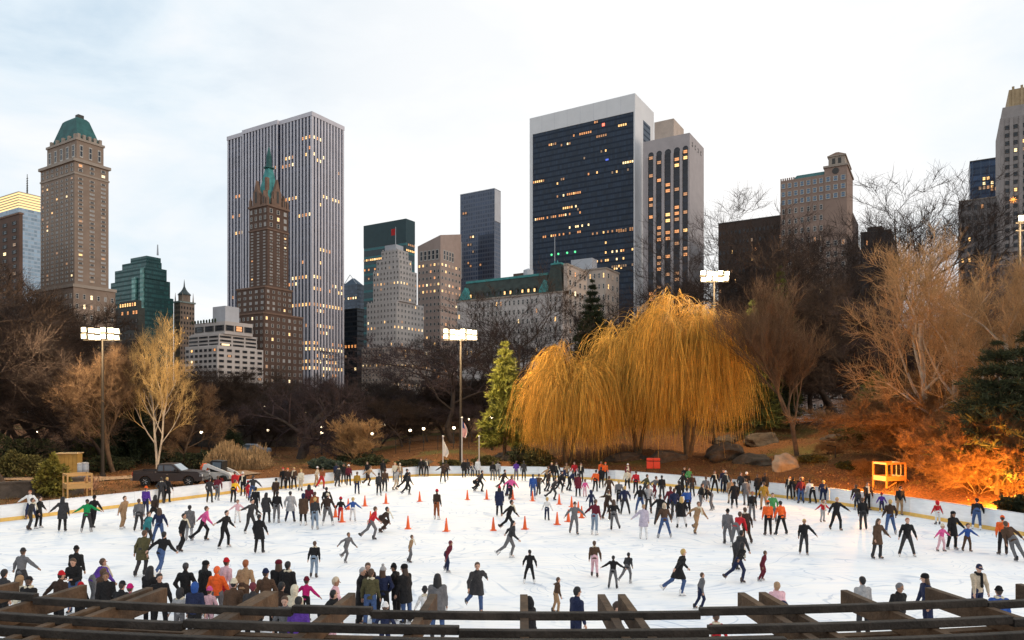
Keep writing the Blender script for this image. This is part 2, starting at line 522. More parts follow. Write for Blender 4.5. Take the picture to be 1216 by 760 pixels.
# ================================================================== buildings
UX = Vector((math.cos(R(-31)), math.sin(R(-31)), 0))     # local +x of every block: towards the near right
UY = Vector((-UX.y, UX.x, 0))                            # local +y: away to the right
BROT = R(-31)
lit_a = glow('lit_window_gold', (1, .55, .18), 1.8)
lit_b = glow('lit_window_amber', (1, .38, .10), 1.0)
lit_c = glow('lit_window_pale', (1, .72, .36), 2.0)
lit_d = glow('lit_window_dim', (1, .42, .13), .55)
lit_e = glow('lit_window_faint', (1, .55, .25), .28)
LITS = [lit_a, lit_b, lit_c, lit_d, lit_e]
win_dark = mat('window_glass_dark', (.025, .03, .04), .15, .4, .3, spec=.5)
win_blue = mat('window_glass_sky', (.10, .17, .26), .15, .4, .3, spec=.5)
win_pale = mat('window_blind', (.42, .42, .43), .6, .2, .5)
fr_dark = mat('window_frame_dark', (.06, .055, .05), .6, .1)
fr_pale = mat('window_frame_pale', (.45, .42, .38), .6, .1)

def unit_window(name, frame, pane):
    m = MB()
    t = .14
    for a in ((-.5, -.5 + t, 0, 1), (.5 - t, .5, 0, 1), (-.5 + t, .5 - t, 0, .10), (-.5 + t, .5 - t, .92, 1), (-.5 + t, .5 - t, .5, .56)):
        m.box(a[0], a[1], -.22, .02, a[2], a[3], 0)
    m.add([(-.5 + t, -.06, .1), (.5 - t, -.06, .1), (.5 - t, -.06, .92), (-.5 + t, -.06, .92)], [(0, 1, 2, 3)], 1)
    return m
UW = unit_window('w', None, None)
UNITS = {}
def unit(frame, pane):
    k = (frame.name, pane.name)
    if k not in UNITS:
        UNITS[k] = UW.mesh('window', [frame, pane])
    return UNITS[k]

class Bld:
    def __init__(s, name, label, cpx, D, seed=1, cat='building'):
        s.D, s.cpx = D, cpx
        s.C = Vector(((cpx - CX) / F * D, D, 0))
        s.root = empty(name, s.C, BROT, label, cat)
        s.rng = random.Random(seed)
        s.wl = []
    def P(s, x, y):
        return s.C + UX * x + UY * y
    def xa(s, px, y=0.0):
        """local x where the wall line at local y is seen at column px"""
        k = (px - CX) / F
        p = s.C + UY * y
        return (k * p.y - p.x) / (UX.x - k * UX.y)
    def yb(s, px, x=0.0):
        k = (px - CX) / F
        p = s.C + UX * x
        return (k * p.y - p.x) / (UY.x - k * UY.y)
    def z(s, py, x=0.0, y=0.0):
        return CH + (HY - py) / F * s.P(x, y).y
    def tier(s, cpx, lpx, rpx, py, inset=0.0):
        """footprint (x0,x1,y0,y1) and top height from the columns of the left end, near corner, right end and the row of the near corner's top"""
        x1 = s.xa(cpx, inset)
        x0 = s.xa(lpx, inset)
        y1 = inset - rpx if rpx < 0 else s.yb(rpx, x1)     # a negative column gives the depth in metres
        return (x0, x1, inset, y1), s.z(py, x1, inset)
    def box(s, name, r, z0, z1, m, parent=None):
        b = MB(); b.box(*r, z0, z1)
        return b.build(name, m, parent or s.root)
    def cornice(s, r, z, h, out, m, name='cornice'):
        x0, x1, y0, y1 = r
        return s.box(name, (x0 - out, x1 + out, y0 - out, y1 + out), z, z + h, m)
    def wins(s, face, r, z0, z1, n, rows, wfrac=.5, hfrac=.55, frame=None, pane=None, lit=.06, s0=0.0, s1=1.0, keep=1.0, rowlit=None, mixp=0.0):
        """a grid of windows on face A (towards the viewer's left) or B (towards the right) of footprint r"""
        x0, x1, y0, y1 = r
        Lw = (x1 - x0) if face == 'A' else (y1 - y0)
        a0, a1 = Lw * s0, Lw * s1
        cw = (a1 - a0) / n; ch = (z1 - z0) / rows
        for j in range(rows):
            pl = lit if rowlit is None else rowlit(j, rows)
            for i in range(n):
                if s.rng.random() > keep:
                    continue
                q = a0 + cw * (i + .5)
                pm = pane or win_dark
                if s.rng.random() < mixp:
                    pm = win_pale
                if s.rng.random() < pl:
                    pm = s.rng.choice([lit_a, lit_a, lit_b, lit_c, lit_d, lit_d, lit_e])
                zz = z0 + ch * j + ch * (1 - hfrac) * .5
                if face == 'A':
                    loc = (x0 + q, y0 - .003, zz); rot = 0
                else:
                    loc = (x1 + .003, y0 + q, zz); rot = math.pi / 2
                s.wl.append((loc, rot, cw * wfrac, ch * hfrac, frame or fr_dark, pm))
    def lits(s, face, r, rows, zf, bay, h, w, count, plane=0.0, name_m=None, choose=None):
        """lit panes: rows = list of (z, from fraction, to fraction, probability)"""
        x0, x1, y0, y1 = r
        Lw = (x1 - x0) if face == 'A' else (y1 - y0)
        nb = int(Lw / bay)
        for (z, f0, f1, pr) in rows:
            tone = s.rng.choice([lit_a, lit_a, lit_b, lit_c, lit_d, lit_d, lit_e])
            for i in range(nb):
                f = (i + .5) / nb
                if f0 <= f <= f1 and s.rng.random() < pr:
                    if face == 'A':
                        loc = (x0 + Lw * f, y0 - plane, z); rot = 0
                    else:
                        loc = (x1 + plane, y0 + Lw * f, z); rot = math.pi / 2
                    s.wl.append((loc, rot, w, h, fr_dark, tone if s.rng.random() < .7 else s.rng.choice(LITS)))
    def done(s, cap=100):
        """the hundred highest windows (the ones the trees leave in view) become parts, the rest one part"""
        s.wl.sort(key=lambda w: -w[0][2])
        for loc, rot, w, h, fr, pm in s.wl[:cap]:
            inst('window', unit(fr, pm), s.root, loc, (0, 0, rot), (w, 1, h))
        rest = s.wl[cap:]
        if rest:
            mats, idx, m = [], {}, MB()
            UV = np.vstack(UW.v); um = np.array(UW.m)
            for loc, rot, w, h, fr, pm in rest:
                for q in (fr, pm):
                    if q.name not in idx:
                        idx[q.name] = len(mats); mats.append(q)
                v = UV * np.array([w, 1, h])
                c, sn = math.cos(rot), math.sin(rot)
                v = np.c_[v[:, 0] * c - v[:, 1] * sn, v[:, 0] * sn + v[:, 1] * c, v[:, 2]] + np.array(loc)
                b = m.n
                m.v.append(v); m.n += len(v)
                m.f.extend([[i + b for i in f] for f in UW.f])
                m.m.extend([idx[(fr, pm)[k].name] for k in UW.m])
            tag(m.build('window_rows', mats, s.root), kind='stuff')
        return s.root

stone_p = mat('buff_brick', (.27, .20, .155), .9, .16, .12, .2)
stone_trim = mat('pale_stone_trim', (.34, .28, .23), .85, .15, .2)
copper = mat('green_copper', (.030, .105, .10), .65, .35, .25)
copper_b = mat('bright_copper', (.06, .25, .24), .65, .3, .4)
gm_white = mat('white_marble_pier', (.56, .53, .56), .6, .1, .1)
dk_brick = mat('dark_brown_brick', (.115, .072, .055), .9, .2, .15, .2)
rd_trim = mat('brown_stone_trim', (.20, .125, .09), .85, .2, .3)
wt_brick = mat('white_brick', (.50, .45, .42), .85, .1, .15)
tan_st = mat('tan_granite', (.36, .27, .23), .7, .12, .15)
cream = mat('cream_limestone', (.48, .38, .31), .8, .14, .2)
slate = mat('plaza_slate', (.035, .045, .038), .7, .4, .4)
ltgrey = mat('light_grey_panel', (.46, .46, .48), .7, .1, .15)
travert = mat('pale_travertine', (.68, .66, .65), .55, .06, .1)
flag_red = mat('flag_red', (.5, .03, .03), .8, .1)
metal_g = mat('galvanised_pole', (.42, .42, .43), .45, .15, 4, metal=.6)

def roofmast(b, x, y, z, h, r=.35):
    m = MB(); m.tube((x, y, z), (x, y, z + h), r, r * .5, 6)
    return m.build('mast', metal_g, b.root)

# --- glass tower with glowing crown, far left
b = Bld('glass_tower', 'pale blue glass tower with a glowing gold crown and a thin mast', 22, 760, 3)
r, zt = b.tier(22, -14, 48.5, 227)
zc = b.z(246)
b.box('curtain_wall', r, 0, zc - .1, facade('pale_blue_glass', (.26, .36, .46), (.36, .44, .52), (.34, .40, .46), 4.2, 3.0, var=.3))
crown = MB()
for k in range(6):
    h = (zt - zc) / 6
    crown.box(r[0] + .4, r[1] - .4, r[2] + .4, r[3] - .4, zc + k * h, zc + k * h + h * .62, 0)
    crown.box(r[0], r[1], r[2], r[3], zc + k * h + h * .62 + .02, zc + (k + 1) * h - .02, 1)
crown.build('crown', [glow('crown_light', (1, .68, .25), 1.3), mat('crown_fin', (.5, .42, .3), .5, .1)], b.root)
m = MB(); x, y = r[1] - 12, r[2] + 14
m.tube((x, y, zt), (x, y, zt + 24), .9, .3, 6)
for k in range(6): m.box(x - 1.6, x + 1.6, y - .2, y + .2, zt + 6 + k * 2.6, zt + 6.7 + k * 2.6)
m.build('mast', fr_dark, b.root)
b.done()

# --- brown block at the left edge
b = Bld('brick_apartment_block', 'dark brown brick block rising behind bare trees at the left edge', 26, 330, 4)
r, zt = b.tier(23, -70, 27, 254)
b.box('wall', r, 0, zt, dk_brick); b.cornice(r, zt, .8, .3, rd_trim)
b.wins('A', r, 8, zt - 2, 9, 26, .45, .5, lit=.10, pane=win_dark)
b.done()

# --- slim hotel tower with green mansard (left)
b = Bld('mansard_hotel_tower', 'tall buff brick hotel tower under a green copper mansard roof', 88.5, 373, 5)
r, z1 = b.tier(88.5, 48.3, 129, 191)
zlow = b.z(341)
lo = (r[0] - 2.5, r[1] + 1.2, r[2] - 1.2, r[3] + 3)
b.box('wall', r, zlow + 1.6, z1, stone_p)
b.box('base_wall', lo, 0, zlow, stone_p)
b.cornice(lo, zlow, 1.6, .5, stone_trim, 'ledge')
zs = b.z(206); b.cornice(r, zs, .9, .35, stone_trim, 'string_course')
b.cornice(r, z1, 1.5, .9, stone_trim)
up, z2 = b.tier(91, 56, 123, 163, 2.2)
b.box('upper_storey', up, z1 + 1.5, z2 - 1.2, stone_p); b.cornice(up, z2 - 1.2, 1.2, .5, stone_trim)
w_, d_ = up[1] - up[0], up[3] - up[2]
ms = MB()
mz = b.z(131)
in1 = (up[0] + 1.2, up[1] - 1.2, up[2] + 1.2, up[3] - 1.2)
in2 = (up[0] + w_ * .29, up[1] - w_ * .25, up[2] + d_ * .25, up[3] - d_ * .25)
ms.frus(in1, in2, z2 + .02, mz); ms.frus(in2, (in2[0] + 1, in2[1] - 1, in2[2] + 1, in2[3] - 1), mz + .02, mz + 1.2)
rf = ms.build('roof', copper, b.root)
ch = MB(); ch.box(in2[1] - 4.5, in2[1] - 1.5, in2[2] + 2, in2[2] + 5, mz + .5, mz + 3.2); ch.build('chimney', fr_dark, rf)
for k in range(5):
    for fc in 'AB':
        dm = MB()
        t = (k + .5) / 5
        if fc == 'A':
            x = up[0] + w_ * t; dm.box(x - .7, x + .7, up[2] + .2, up[2] + 2.4, z2 + .02, z2 + 2.6)
        else:
            y = up[2] + d_ * t; dm.box(up[1] - 2.4, up[1] - .2, y - .7, y + .7, z2 + .02, z2 + 2.6)
        dm.build('dormer', stone_trim, rf)
b.wins('A', r, zlow + 3, zs - 1, 7, 25, .42, .52, fr_pale, win_dark, .05, mixp=.15)
b.wins('B', r, zlow + 3, zs - 1, 3, 25, .42, .5, fr_pale, win_dark, .04, mixp=.45)
b.wins('A', r, zs + 1.2, z1 - .5, 7, 2, .4, .62, fr_pale, win_dark, .05)
b.wins('B', r, zs + 1.2, z1 - .5, 3, 2, .4, .62, fr_pale, win_dark, .2)
b.wins('A', up, z1 + 2, z2 - 2, 5, 1, .45, .7, fr_pale, win_dark, 0)
b.wins('B', up, z1 + 2, z2 - 2, 3, 1, .35, .7, fr_pale, win_dark, 0)
b.wins('A', lo, 6, zlow - 2, 8, 12, .4, .5, fr_pale, win_dark, .10)
b.wins('B', lo, 6, zlow - 2, 6, 12, .4, .5, fr_pale, win_dark, .10, mixp=.3)
b.done()

# --- green stepped glass tower
b = Bld('stepped_glass_tower', 'stepped dark green glass tower with a white roof mast', 172, 600, 6)
gg = facade('green_glass', (.020, .085, .080), (.014, .055, .055), (.03, .09, .085), 3.9, 1.9, .18, .4, .1, .35)
steps = [(172, 128, 206, 350, 0.0), (172, 131.6, 202, 330, .15), (172.5, 136.4, 198, 316, .3), (173.5, 145, 192, 309, 6), (174, 155, 191, 303.5, 10)]
zb = 0
for k, (c, l, rr, py, ins) in enumerate(steps):
    q, zt = b.tier(c, l, rr, py, ins)
    b.box('curtain_wall', q, zb, zt, gg); zb = zt + .03
q, _ = b.tier(172, 128, 206, 340, 0)
pl = facade('pale_green_reflection', (.16, .33, .29), (.11, .25, .23), (.14, .28, .25), 3.9, 1.9, .18, .4, .1, .5)
for f0, f1, py in ((158, 162.5, 328), (168, 171.5, 318)):
    x0, x1 = b.xa(f0, 0), b.xa(f1, 0)
    b.box('bay_or_reflection', (x0, x1, -1.3, -.02), 0, b.z(py), pl)  # paler strips imitate reflections on the green glass by colour
roofmast(b, -4, 14, zb, 9, .9)
b.lits('A', q, [(b.z(362), .1, .4, .3)], 0, 3, 2.4, 2.6, 9, .05)
b.done()

# --- dark low block with gold-lit top storeys in front of it
b = Bld('office_block', 'low dark block with gold lit top storeys before the green glass tower', 164, 450, 7)
r, zt = b.tier(164, 131, 172, 365)
b.box('wall', r, 0, zt, mat('dark_green_stone', (.045, .05, .045), .6, .2, .2))
up, z2 = b.tier(162, 142, 168, 356, 4); b.box('penthouse', up, zt + .02, z2, mat('dark_green_stone', (.04, .045, .04)))
b.lits('A', r, [(zt - 4.2, .35, 1, .8), (zt - 16, .1, .6, .25), (zt - 24, 0, 1, .12)], 0, 3, 2.6, 2.8, 9, .02)
b.lits('A', up, [(z2 - 4, 0, 1, .85)], 0, 2.6, 2.6, 2.4, 9, .02)
b.lits('B', r, [(zt - 4.2, 0, 1, .8)], 0, 3, 2.6, 2.8, 9, .02)
b.wins('A', r, 4, zt - 6, 8, 14, .6, .5, lit=.08)
b.done()

# --- old tower with pointed lantern
b = Bld('lantern_tower', 'slim old stone tower with an octagonal lantern and pointed spire', 214, 640, 8)
r, zt = b.tier(214, 206.5, 231, 359)
b.box('wall', r, 0, zt, stone_p); b.cornice(r, zt, 1.4, .8, mat('grey_green_lead', (.25, .30, .28)))
c = ((r[0] + r[1]) / 2, (r[2] + r[3]) / 2)
za, zb_, zc_ = b.z(349), b.z(340.5), b.z(334)
rad = (r[1] - r[0] + r[3] - r[2]) / 4
m = MB(); m.lathe([(rad * .86, zt + 1.4), (rad * .86, za)], 8, 0, (c[0], c[1], 0)); m.build('lantern', stone_p, b.root)
m = MB(); m.lathe([(rad * .98, za + .02), (rad * .9, za + 1.2), (rad * .52, zb_ - 3), (rad * .3, zb_ - 1), (rad * .12, zb_ + 1.5), (.12, zc_ + 3)], 8, 0, (c[0], c[1], 0)); m.build('roof', mat('dark_lead', (.06, .075, .075), .6), b.root)
for sx in (-1, 1):
    for sy in (-1, 1):
        m = MB(); m.tube((c[0] + sx * rad * .9, c[1] + sy * rad * .9, zt + 1.4), (c[0] + sx * rad * .9, c[1] + sy * rad * .9, za + 2), .7, .12, 6); m.build('pinnacle', stone_trim, b.root)
b.wins('A', r, 20, zt - 2, 3, 18, .4, .5, lit=.05); b.wins('B', r, 20, zt - 2, 5, 18, .4, .5, lit=.05)
b.done()

# --- white stepped apartment house
b = Bld('terraced_apartment_house', 'white brick apartment house stepping up in terraces to a blank box', 258, 400, 9)
zb = 0
lv = [(258, 220, 312.6, 411, 0), (260, 224, 305, 396, 2.5), (267, 231, 300, 381, 5.5)]
q0 = None
for k, (c_, l, rr, py, ins) in enumerate(lv):
    q, zt = b.tier(c_, l, rr, py, ins)
    b.box('wall', q, zb, zt, wt_brick)
    if k == 0:
        b.wins('A', q, 5, zt - .4, 7, 12, .6, .5, lit=.05, pane=win_dark); b.wins('B', q, 5, zt - .4, 6, 12, .6, .46, lit=.04, pane=win_dark)
    else:
        nrow = 3 if k == 1 else 1
        b.wins('A', q, zb + .3, zt - .5, 3, nrow, .85, .5, lit=.08); b.wins('B', q, zb + .3, zt - .5, 3, nrow, .85, .5, lit=.08)
    if k:
        m = MB(); m.box(q[0] - 1.4, q[1] + 1.4, q[2] - 1.5, q[2] - 1.3, zb, zb + .9); m.build('parapet', wt_brick, b.root)
    zb = zt + .02
q, zt = b.tier(267.5, 252.6, 284, 363, 7.5); b.box('penthouse', q, zb, zt, ltgrey)
for k in range(9):
    m = MB(); x = q0_x = b.xa(228 + k * 3.4, 5); m.ball((x, 5.2, zb + .7), (.7, .5, .9 + .5 * b.rng.random()), 6, 4); m.build('roof_shrub', mat('roof_shrub_leaf', (.03, .045, .02), .9, .3), b.root)
b.done()

# --- big white-piered slab (centre left)
b = Bld('white_pier_tower', 'huge slab tower with white vertical marble piers and gold lit rows', 370.4, 500, 10)
r, zt = b.tier(370.4, 270.8, 407.6, 132.5)
bz = 2.2
dkg = facade('slab_dark_glass', (.032, .042, .075), (.024, .030, .050), (.03, .035, .05), 3.8, 50.0, .2, .3, 0.0, .3)
b.box('curtain_wall', r, 0, zt - 3.0, dkg)
xb0, xb1 = b.xa(291.6), b.xa(332.5)
b.box('bay_or_reflection', (xb0, xb1, -bz, -.05), 0, zt - 3.0, dkg)
top = MB()
top.box(r[0] - .7, r[1] + .7, r[2] - .7, r[3] + .7, zt - 3.0 + .02, zt)
top.box(xb0 - .4, xb1 + .4, -bz - .7, -.75, zt - 3.0 + .02, zt + .03)
top.build('roof_band', gm_white, b.root)
bay = 1.98
rowz = lambda py: b.z(py)
def piers(face, q0, q1, off, n):
    for i in range(n + 1):
        t = q0 + (q1 - q0) * i / n
        m = MB()
        if face == 'A': m.box(t - .72, t + .72, -off - .5, -off - .02, 0, zt - 3.02)
        else: m.box(.02, .5, t - .80, t + .80, 0, zt - 3.02)
        m.build('pier', gm_white, b.root)
nL = 5; piers('A', r[0] + .5, xb0 - 1.3, 0, nL)
piers('A', xb0 + .3, xb1 - .3, bz, 11)
piers('A', xb1 + 1.5, -.4, 0, 9)
piers('B', .4, r[3] - .4, 0, 10)
def gmrow(py, segs, pr):
    """lit office panes between piers; segs on 'L' (left bay), 'M', 'R' part of face A or 'B'"""
    z = b.z(py)
    for sg, f0, f1 in segs:
        a0, a1, n = {'L': (r[0] + .5, xb0 - 1.3, nL), 'M': (xb0 + .3, xb1 - .3, 11), 'R': (xb1 + 1.5, -.4, 9), 'B': (.4, r[3] - .4, 10)}[sg]
        for i in range(n):
            f = (i + .5) / n
            if f0 <= f <= f1 and b.rng.random() < pr:
                t = a0 + (a1 - a0) * f
                w = (a1 - a0) / n - 1.3
                pm = b.rng.choice([lit_a, lit_c, lit_a, lit_b, lit_d])
                if sg == 'B': b.wl.append(((.02, t, z), math.pi / 2, w, 2.6, fr_dark, pm))
                else: b.wl.append(((t, (-bz if sg == 'M' else 0) - .02, z), 0, w, 2.6, fr_dark, pm))
for row in [(164, [('R', .7, 1), ('B', 0, .3)], .9), (177, [('R', .7, .95), ('B', .1, .3)], .5), (184, [('R', .75, 1), ('B', 0, .4)], .6), (190, [('B', 0, .3)], .9), (183, [('R', .1, .4)], .7), (192, [('R', 0, .6), ('M', .8, 1)], .85),
            (196, [('B', .55, 1)], .5), (205, [('M', .5, .7)], .6), (233, [('R', 0, .6)], .6), (231, [('B', .3, .85)], .5), (242, [('B', .2, .3)], .9), (256, [('R', .6, 1)], .7), (262, [('L', .4, .9)], .8), (240, [('L', .2, .9)], .5), (215, [('L', .1, .7)], .4),
            (285, [('L', .4, .8)], .8), (296, [('B', .2, .6)], .8), (312, [('R', .65, .9), ('B', .1, .3)], .7), (330, [('R', 0, 1), ('B', 0, .25)], .9), (337, [('R', .0, .55), ('B', .5, 1)], .9), (344, [('L', .1, .9), ('B', 0, 1)], .6),
            (363, [('R', .2, 1), ('B', 0, 1)], 1), (370, [('B', .1, .5)], .4), (388, [('R', .4, 1), ('B', 0, .7)], .9), (396, [('B', .2, .5)], .5), (409, [('R', .3, 1), ('B', 0, 1)], .6), (416, [('R', .4, 1), ('B', 0, 1)], .9), (424, [('B', .1, .8)], .7), (431, [('R', .3, 1), ('B', 0, .8)], .9), (439, [('R', .3, 1), ('B', 0, 1)], .9), (447, [('B', .3, .9)], .3)]:
    gmrow(*row)
b.done()

# --- gothic brick hotel tower with green spire in front of the slab
b = Bld('spired_hotel_tower', 'dark brown brick hotel tower with stone gables and a green needle spire', 317.6, 440, 11)
r, z1 = b.tier(317.6, 296, 342.5, 244)
mid, zm = b.tier(315, 281, 347, 341, -3.5)
lo, zl = b.tier(313, 277, 359.5, 372, -6)
b.box('wall', lo, 0, zl, dk_brick); b.cornice(lo, zl, 1.0, .4, rd_trim)
b.box('wall', mid, zl + 1.02, zm, dk_brick); b.cornice(mid, zm, 1.0, .4, rd_trim)
b.box('wall', r, zm + 1.02, z1, dk_brick); b.cornice(r, z1, 1.3, .6, rd_trim)
zs = b.z(272); b.cornice(r, zs, .8, .35, rd_trim, 'string_course')
w_, d_ = r[1] - r[0], r[3] - r[2]
c = ((r[0] + r[1]) / 2, (r[2] + r[3]) / 2)
zr, zn, zp = b.z(210), b.z(193), b.z(168)
m = MB(); m.frus((r[0] + 2.2, r[1] - 2.2, r[2] + 2.2, r[3] - 2.2), (c[0] - 3, c[0] + 3, c[1] - 3, c[1] + 3), z1 + 1.32, zr); m.frus((c[0] - 3, c[0] + 3, c[1] - 3, c[1] + 3), (c[0] - 1.6, c[0] + 1.6, c[1] - 1.6, c[1] + 1.6), zr + .02, zn)
rf = m.build('roof', copper_b, b.root)
m = MB(); m.lathe([(3.2, zn + .02), (3.2, zn + .8), (1.7, zn + 1), (1.5, zp - 5), (.7, zp - 1), (.2, zp + 1)], 8, 0, (c[0], c[1], 0)); m.build('spire', copper, rf)
def gable(x, y, ang, w, h):
    m = MB(); m.prism([(-w / 2, 0), (w / 2, 0), (w / 2, h * .5), (w * .28, h * .62), (0, h), (-w * .28, h * .62), (-w / 2, h * .5)], -.6, 1.6)
    m.box(-w * .14, w * .14, -.68, -.62, h * .12, h * .55, 1)
    g = m.build('gable', [rd_trim, fr_dark], b.root, (x, y, z1 + 1.32)); g.rotation_euler = (0, 0, ang)
gable(r[0] + w_ * .35, r[2] + .9, 0, w_ * .34, 16); gable(r[1] - .9, r[2] + d_ * .5, math.pi / 2, d_ * .36, 17)
gable(r[0] + w_ * .75, r[2] + .9, 0, w_ * .18, 9); gable(r[1] - .9, r[2] + d_ * .82, math.pi / 2, d_ * .16, 8)
for x, y in ((r[0] + .6, r[2] + .6), (r[1] - .6, r[2] + .6), (r[1] - .6, r[3] - .6), (r[0] + w_ * .55, r[2] + .6), (r[1] - .6, r[2] + d_ * .25)):
    m = MB(); m.box(x - .7, x + .7, y - .7, y + .7, z1 + 1.32, z1 + 5.5); m.lathe([(.8, z1 + 5.5), (.08, z1 + 8)], 4, 0, (x, y, 0)); m.build('pinnacle', rd_trim, b.root)
m = MB(); m.box(c[0] + 2.6, c[0] + 4.2, c[1] - 5.4, c[1] - 3.2, zr - 10, zr + 1.5); m.build('chimney', rd_trim, rf)
b.wins('A', r, zs + 1.2, z1 - .4, 4, 3, .4, .6, fr_pale, win_dark, .02, mixp=.3); b.wins('B', r, zs + 1.2, z1 - .4, 3, 3, .4, .6, fr_pale, win_dark, .02, mixp=.3)
b.wins('A', r, zm + 2, zs - .4, 3, 18, .34, .5, fr_pale, win_pale, .02, mixp=.3); b.wins('B', r, zm + 2, zs - .4, 3, 18, .36, .5, fr_pale, win_dark, .03, mixp=.5)
b.wins('A', mid, zl + 2, zm - .4, 5, 4, .4, .5, fr_pale, win_dark, .12, mixp=.2); b.wins('B', mid, zl + 2, zm - .4, 5, 4, .4, .5, fr_pale, win_dark, .15, mixp=.2)
b.wins('A', lo, 6, zl - .5, 7, 14, .4, .5, fr_pale, win_dark, .05, mixp=.2); b.wins('B', lo, 6, zl - .5, 7, 14, .4, .5, fr_pale, win_dark, .08, mixp=.2)
b.done()

# --- blue-grey block with framed roof gable, right of the slab
b = Bld('gabled_office_block', 'blue grey office block with a small open roof gable beside the white slab', 424, 720, 12)
r, zt = b.tier(424, 404, 434, 337)
b.box('curtain_wall', r, 0, zt, facade('blue_grey_glass', (.06, .085, .125), (.09, .11, .145), (.08, .1, .13), 4, 2.6, .2, .35, .1, .4))
c = ((r[0] + r[1]) / 2 + 2, r[2] + 2)
m = MB(); m.frus((r[0] + 2, r[1] - 1, r[2] + 1, r[3] - 2), (c[0] - 1, c[0] + 1, r[2] + 4, r[2] + 6), zt + .02, zt + 7); m.build('roof', mat('blue_roof', (.08, .11, .15)), b.root)
m = MB(); m.tube((c[0] - 9, r[2], zt), (c[0], r[2], zt + 10), .3, .3, 5); m.tube((c[0] + 9, r[2], zt), (c[0], r[2], zt + 10), .3, .3, 5); m.build('roof_frame', metal_g, b.root)
b.lits('A', r, [(b.z(355), 0, 1, .6), (b.z(380), .3, .9, .3)], 0, 3, 2.5, 2.6, 9, .02)
b.done()
b = Bld('dark_office_block', 'low black glass block squeezed between white slab and stepped white tower', 424, 560, 13)
r, zt = b.tier(424, 405, 432, 367)
b.box('curtain_wall', r, 0, zt, facade('black_glass', (.022, .028, .036), (.035, .036, .04), (.03, .03, .03), 3.8, 2.4, .25, .35, .1, .5))
b.cornice(r, zt, .8, .2, fr_dark)
b.lits('A', r, [(b.z(413), .2, 1, .9), (b.z(425), .3, 1, .3), (b.z(440), .5, .9, .8), (b.z(470), 0, 1, .4)], 0, 3, 2.6, 2.6, 9, .02)
b.done()

# --- dark green banded slab
b = Bld('banded_glass_tower', 'dark green glass slab with bright horizontal bands behind white stepped tower', 482, 680, 14)
r, zt = b.tier(482, 432, 492.5, 259.5)
zbk = b.z(287)
dg = mat('dark_green_panel', (.014, .042, .048), .4, .15, .2)
b.box('curtain_wall', r, 0, zbk - .05, facade('banded_green_glass', (.018, .045, .055), (.05, .16, .17), (.02, .06, .065), 8.2, 40, .2, .28, 0, .3))
b.box('plant_storey', (r[0] - .2, r[1] + .2, r[2] - .2, r[3] + .2), zbk, zt, dg)
b.lits('A', r, [(b.z(304), .0, .55, 1), (b.z(316), 0, .35, .8), (b.z(327), 0, .5, .5)], 0, 2.6, 2.2, 2.7, 9, .02)
b.lits('B', r, [(b.z(298), 0, 1, .8), (b.z(291), 0, 1, .5), (b.z(325), 0, 1, .5)], 0, 2.6, 2.2, 2.7, 9, .02)
b.done()

# --- white stepped art-deco tower
b = Bld('stepped_limestone_tower', 'white limestone setback tower with gold lit windows and a flag on top', 475, 520, 15)
T = [(466, 429.5, 512, 412, 0, 9, 11), (471, 435.5, 503, 357, 2.0, 9, 8), (474.5, 443, 495, 319, 4.0, 8, 6), (474, 447, 489, 306, 6, 6, 4), (473, 453, 485, 296, 8, 5, 3)]
zb = 0
for k, (c_, l, rr, py, ins, na, nb) in enumerate(T):
    q, zt = b.tier(c_, l, rr, py, ins)
    b.box('wall', q, zb, zt, wt_brick if k else cream)
    m = MB()
    for i in range(na):
        x = q[0] + (q[1] - q[0]) * (i + .5) / na; m.box(x - .5, x + .5, q[2] - .25, q[2] - .004, zt - .02, zt + 1.0)
    m.build('crenellation', wt_brick, b.root)
    nr = max(1, round((zt - zb) / 4.1))
    z0 = zb + .2
    if k == 0: z0, nr = 6, 13
    rl = (lambda j, n: .9 if j in (0, 5, 9, 12) and b.rng.random() < .8 else .10) if k == 0 else (lambda j, n: (.75 if j in (3, 8) else .08))
    b.wins('A', q, z0, zt - .4, na, nr, .42, .5, fr_pale, win_dark, .05, rowlit=rl); b.wins('B', q, z0, zt - .4, nb, nr, .42, .5, fr_pale, win_dark, .05, rowlit=rl)
    zb = zt + .02
q5 = q
q, zt = b.tier(470, 457, 479, 290, 11); b.box('penthouse', q, zb, zt, ltgrey)
x, y = q[1] - 1, q[2] + 1
roofmast(b, x, y, zt, b.z(262) - zt, .3)
m = MB(); m.box(x - 4.2, x - .4, y - .1, y + .1, b.z(272), b.z(264)); m.build('flag', flag_red, b.root)
b.done()

# --- tan granite block with sloping roof
b = Bld('tan_granite_block', 'tan granite block with tall top windows and a sloping roof line', 523, 610, 16)
r, zt = b.tier(523, 496, 547.5, 290)
b.box('wall', r, 0, zt, tan_st)
m = MB()
zl_, zr_ = b.z(287), b.z(279)
m.hexa([(r[0], r[2], zt + .02), (r[1], r[2], zt + .02), (r[1], r[3], zt + .02), (r[0], r[3], zt + .02)], [(r[0], r[2], zt + 1), (r[1], r[2], zr_), (r[1], r[3], zr_ + 7), (r[0], r[3], zl_ + 8)])
m.build('roof', tan_st, b.root)
zw0, zw1 = b.z(308), b.z(295)
b.wins('A', r, zw0, zw1, 5, 1, .7, .95, fr_pale, win_dark, 0, .08, .95); b.wins('B', r, zw0, zw1, 4, 1, .7, .95, fr_pale, win_dark, 0, .12, .65)
b.wins('A', r, 10, zw0 - 1, 6, 22, .55, .42, fr_pale, win_dark, .1, rowlit=lambda j, n: .85 if j in (21, 17, 18) else .15); b.wins('B', r, 10, zw0 - 1, 6, 22, .55, .42, fr_pale, win_dark, .1, rowlit=lambda j, n: .8 if j in (21, 18, 17) else .15)
b.done()

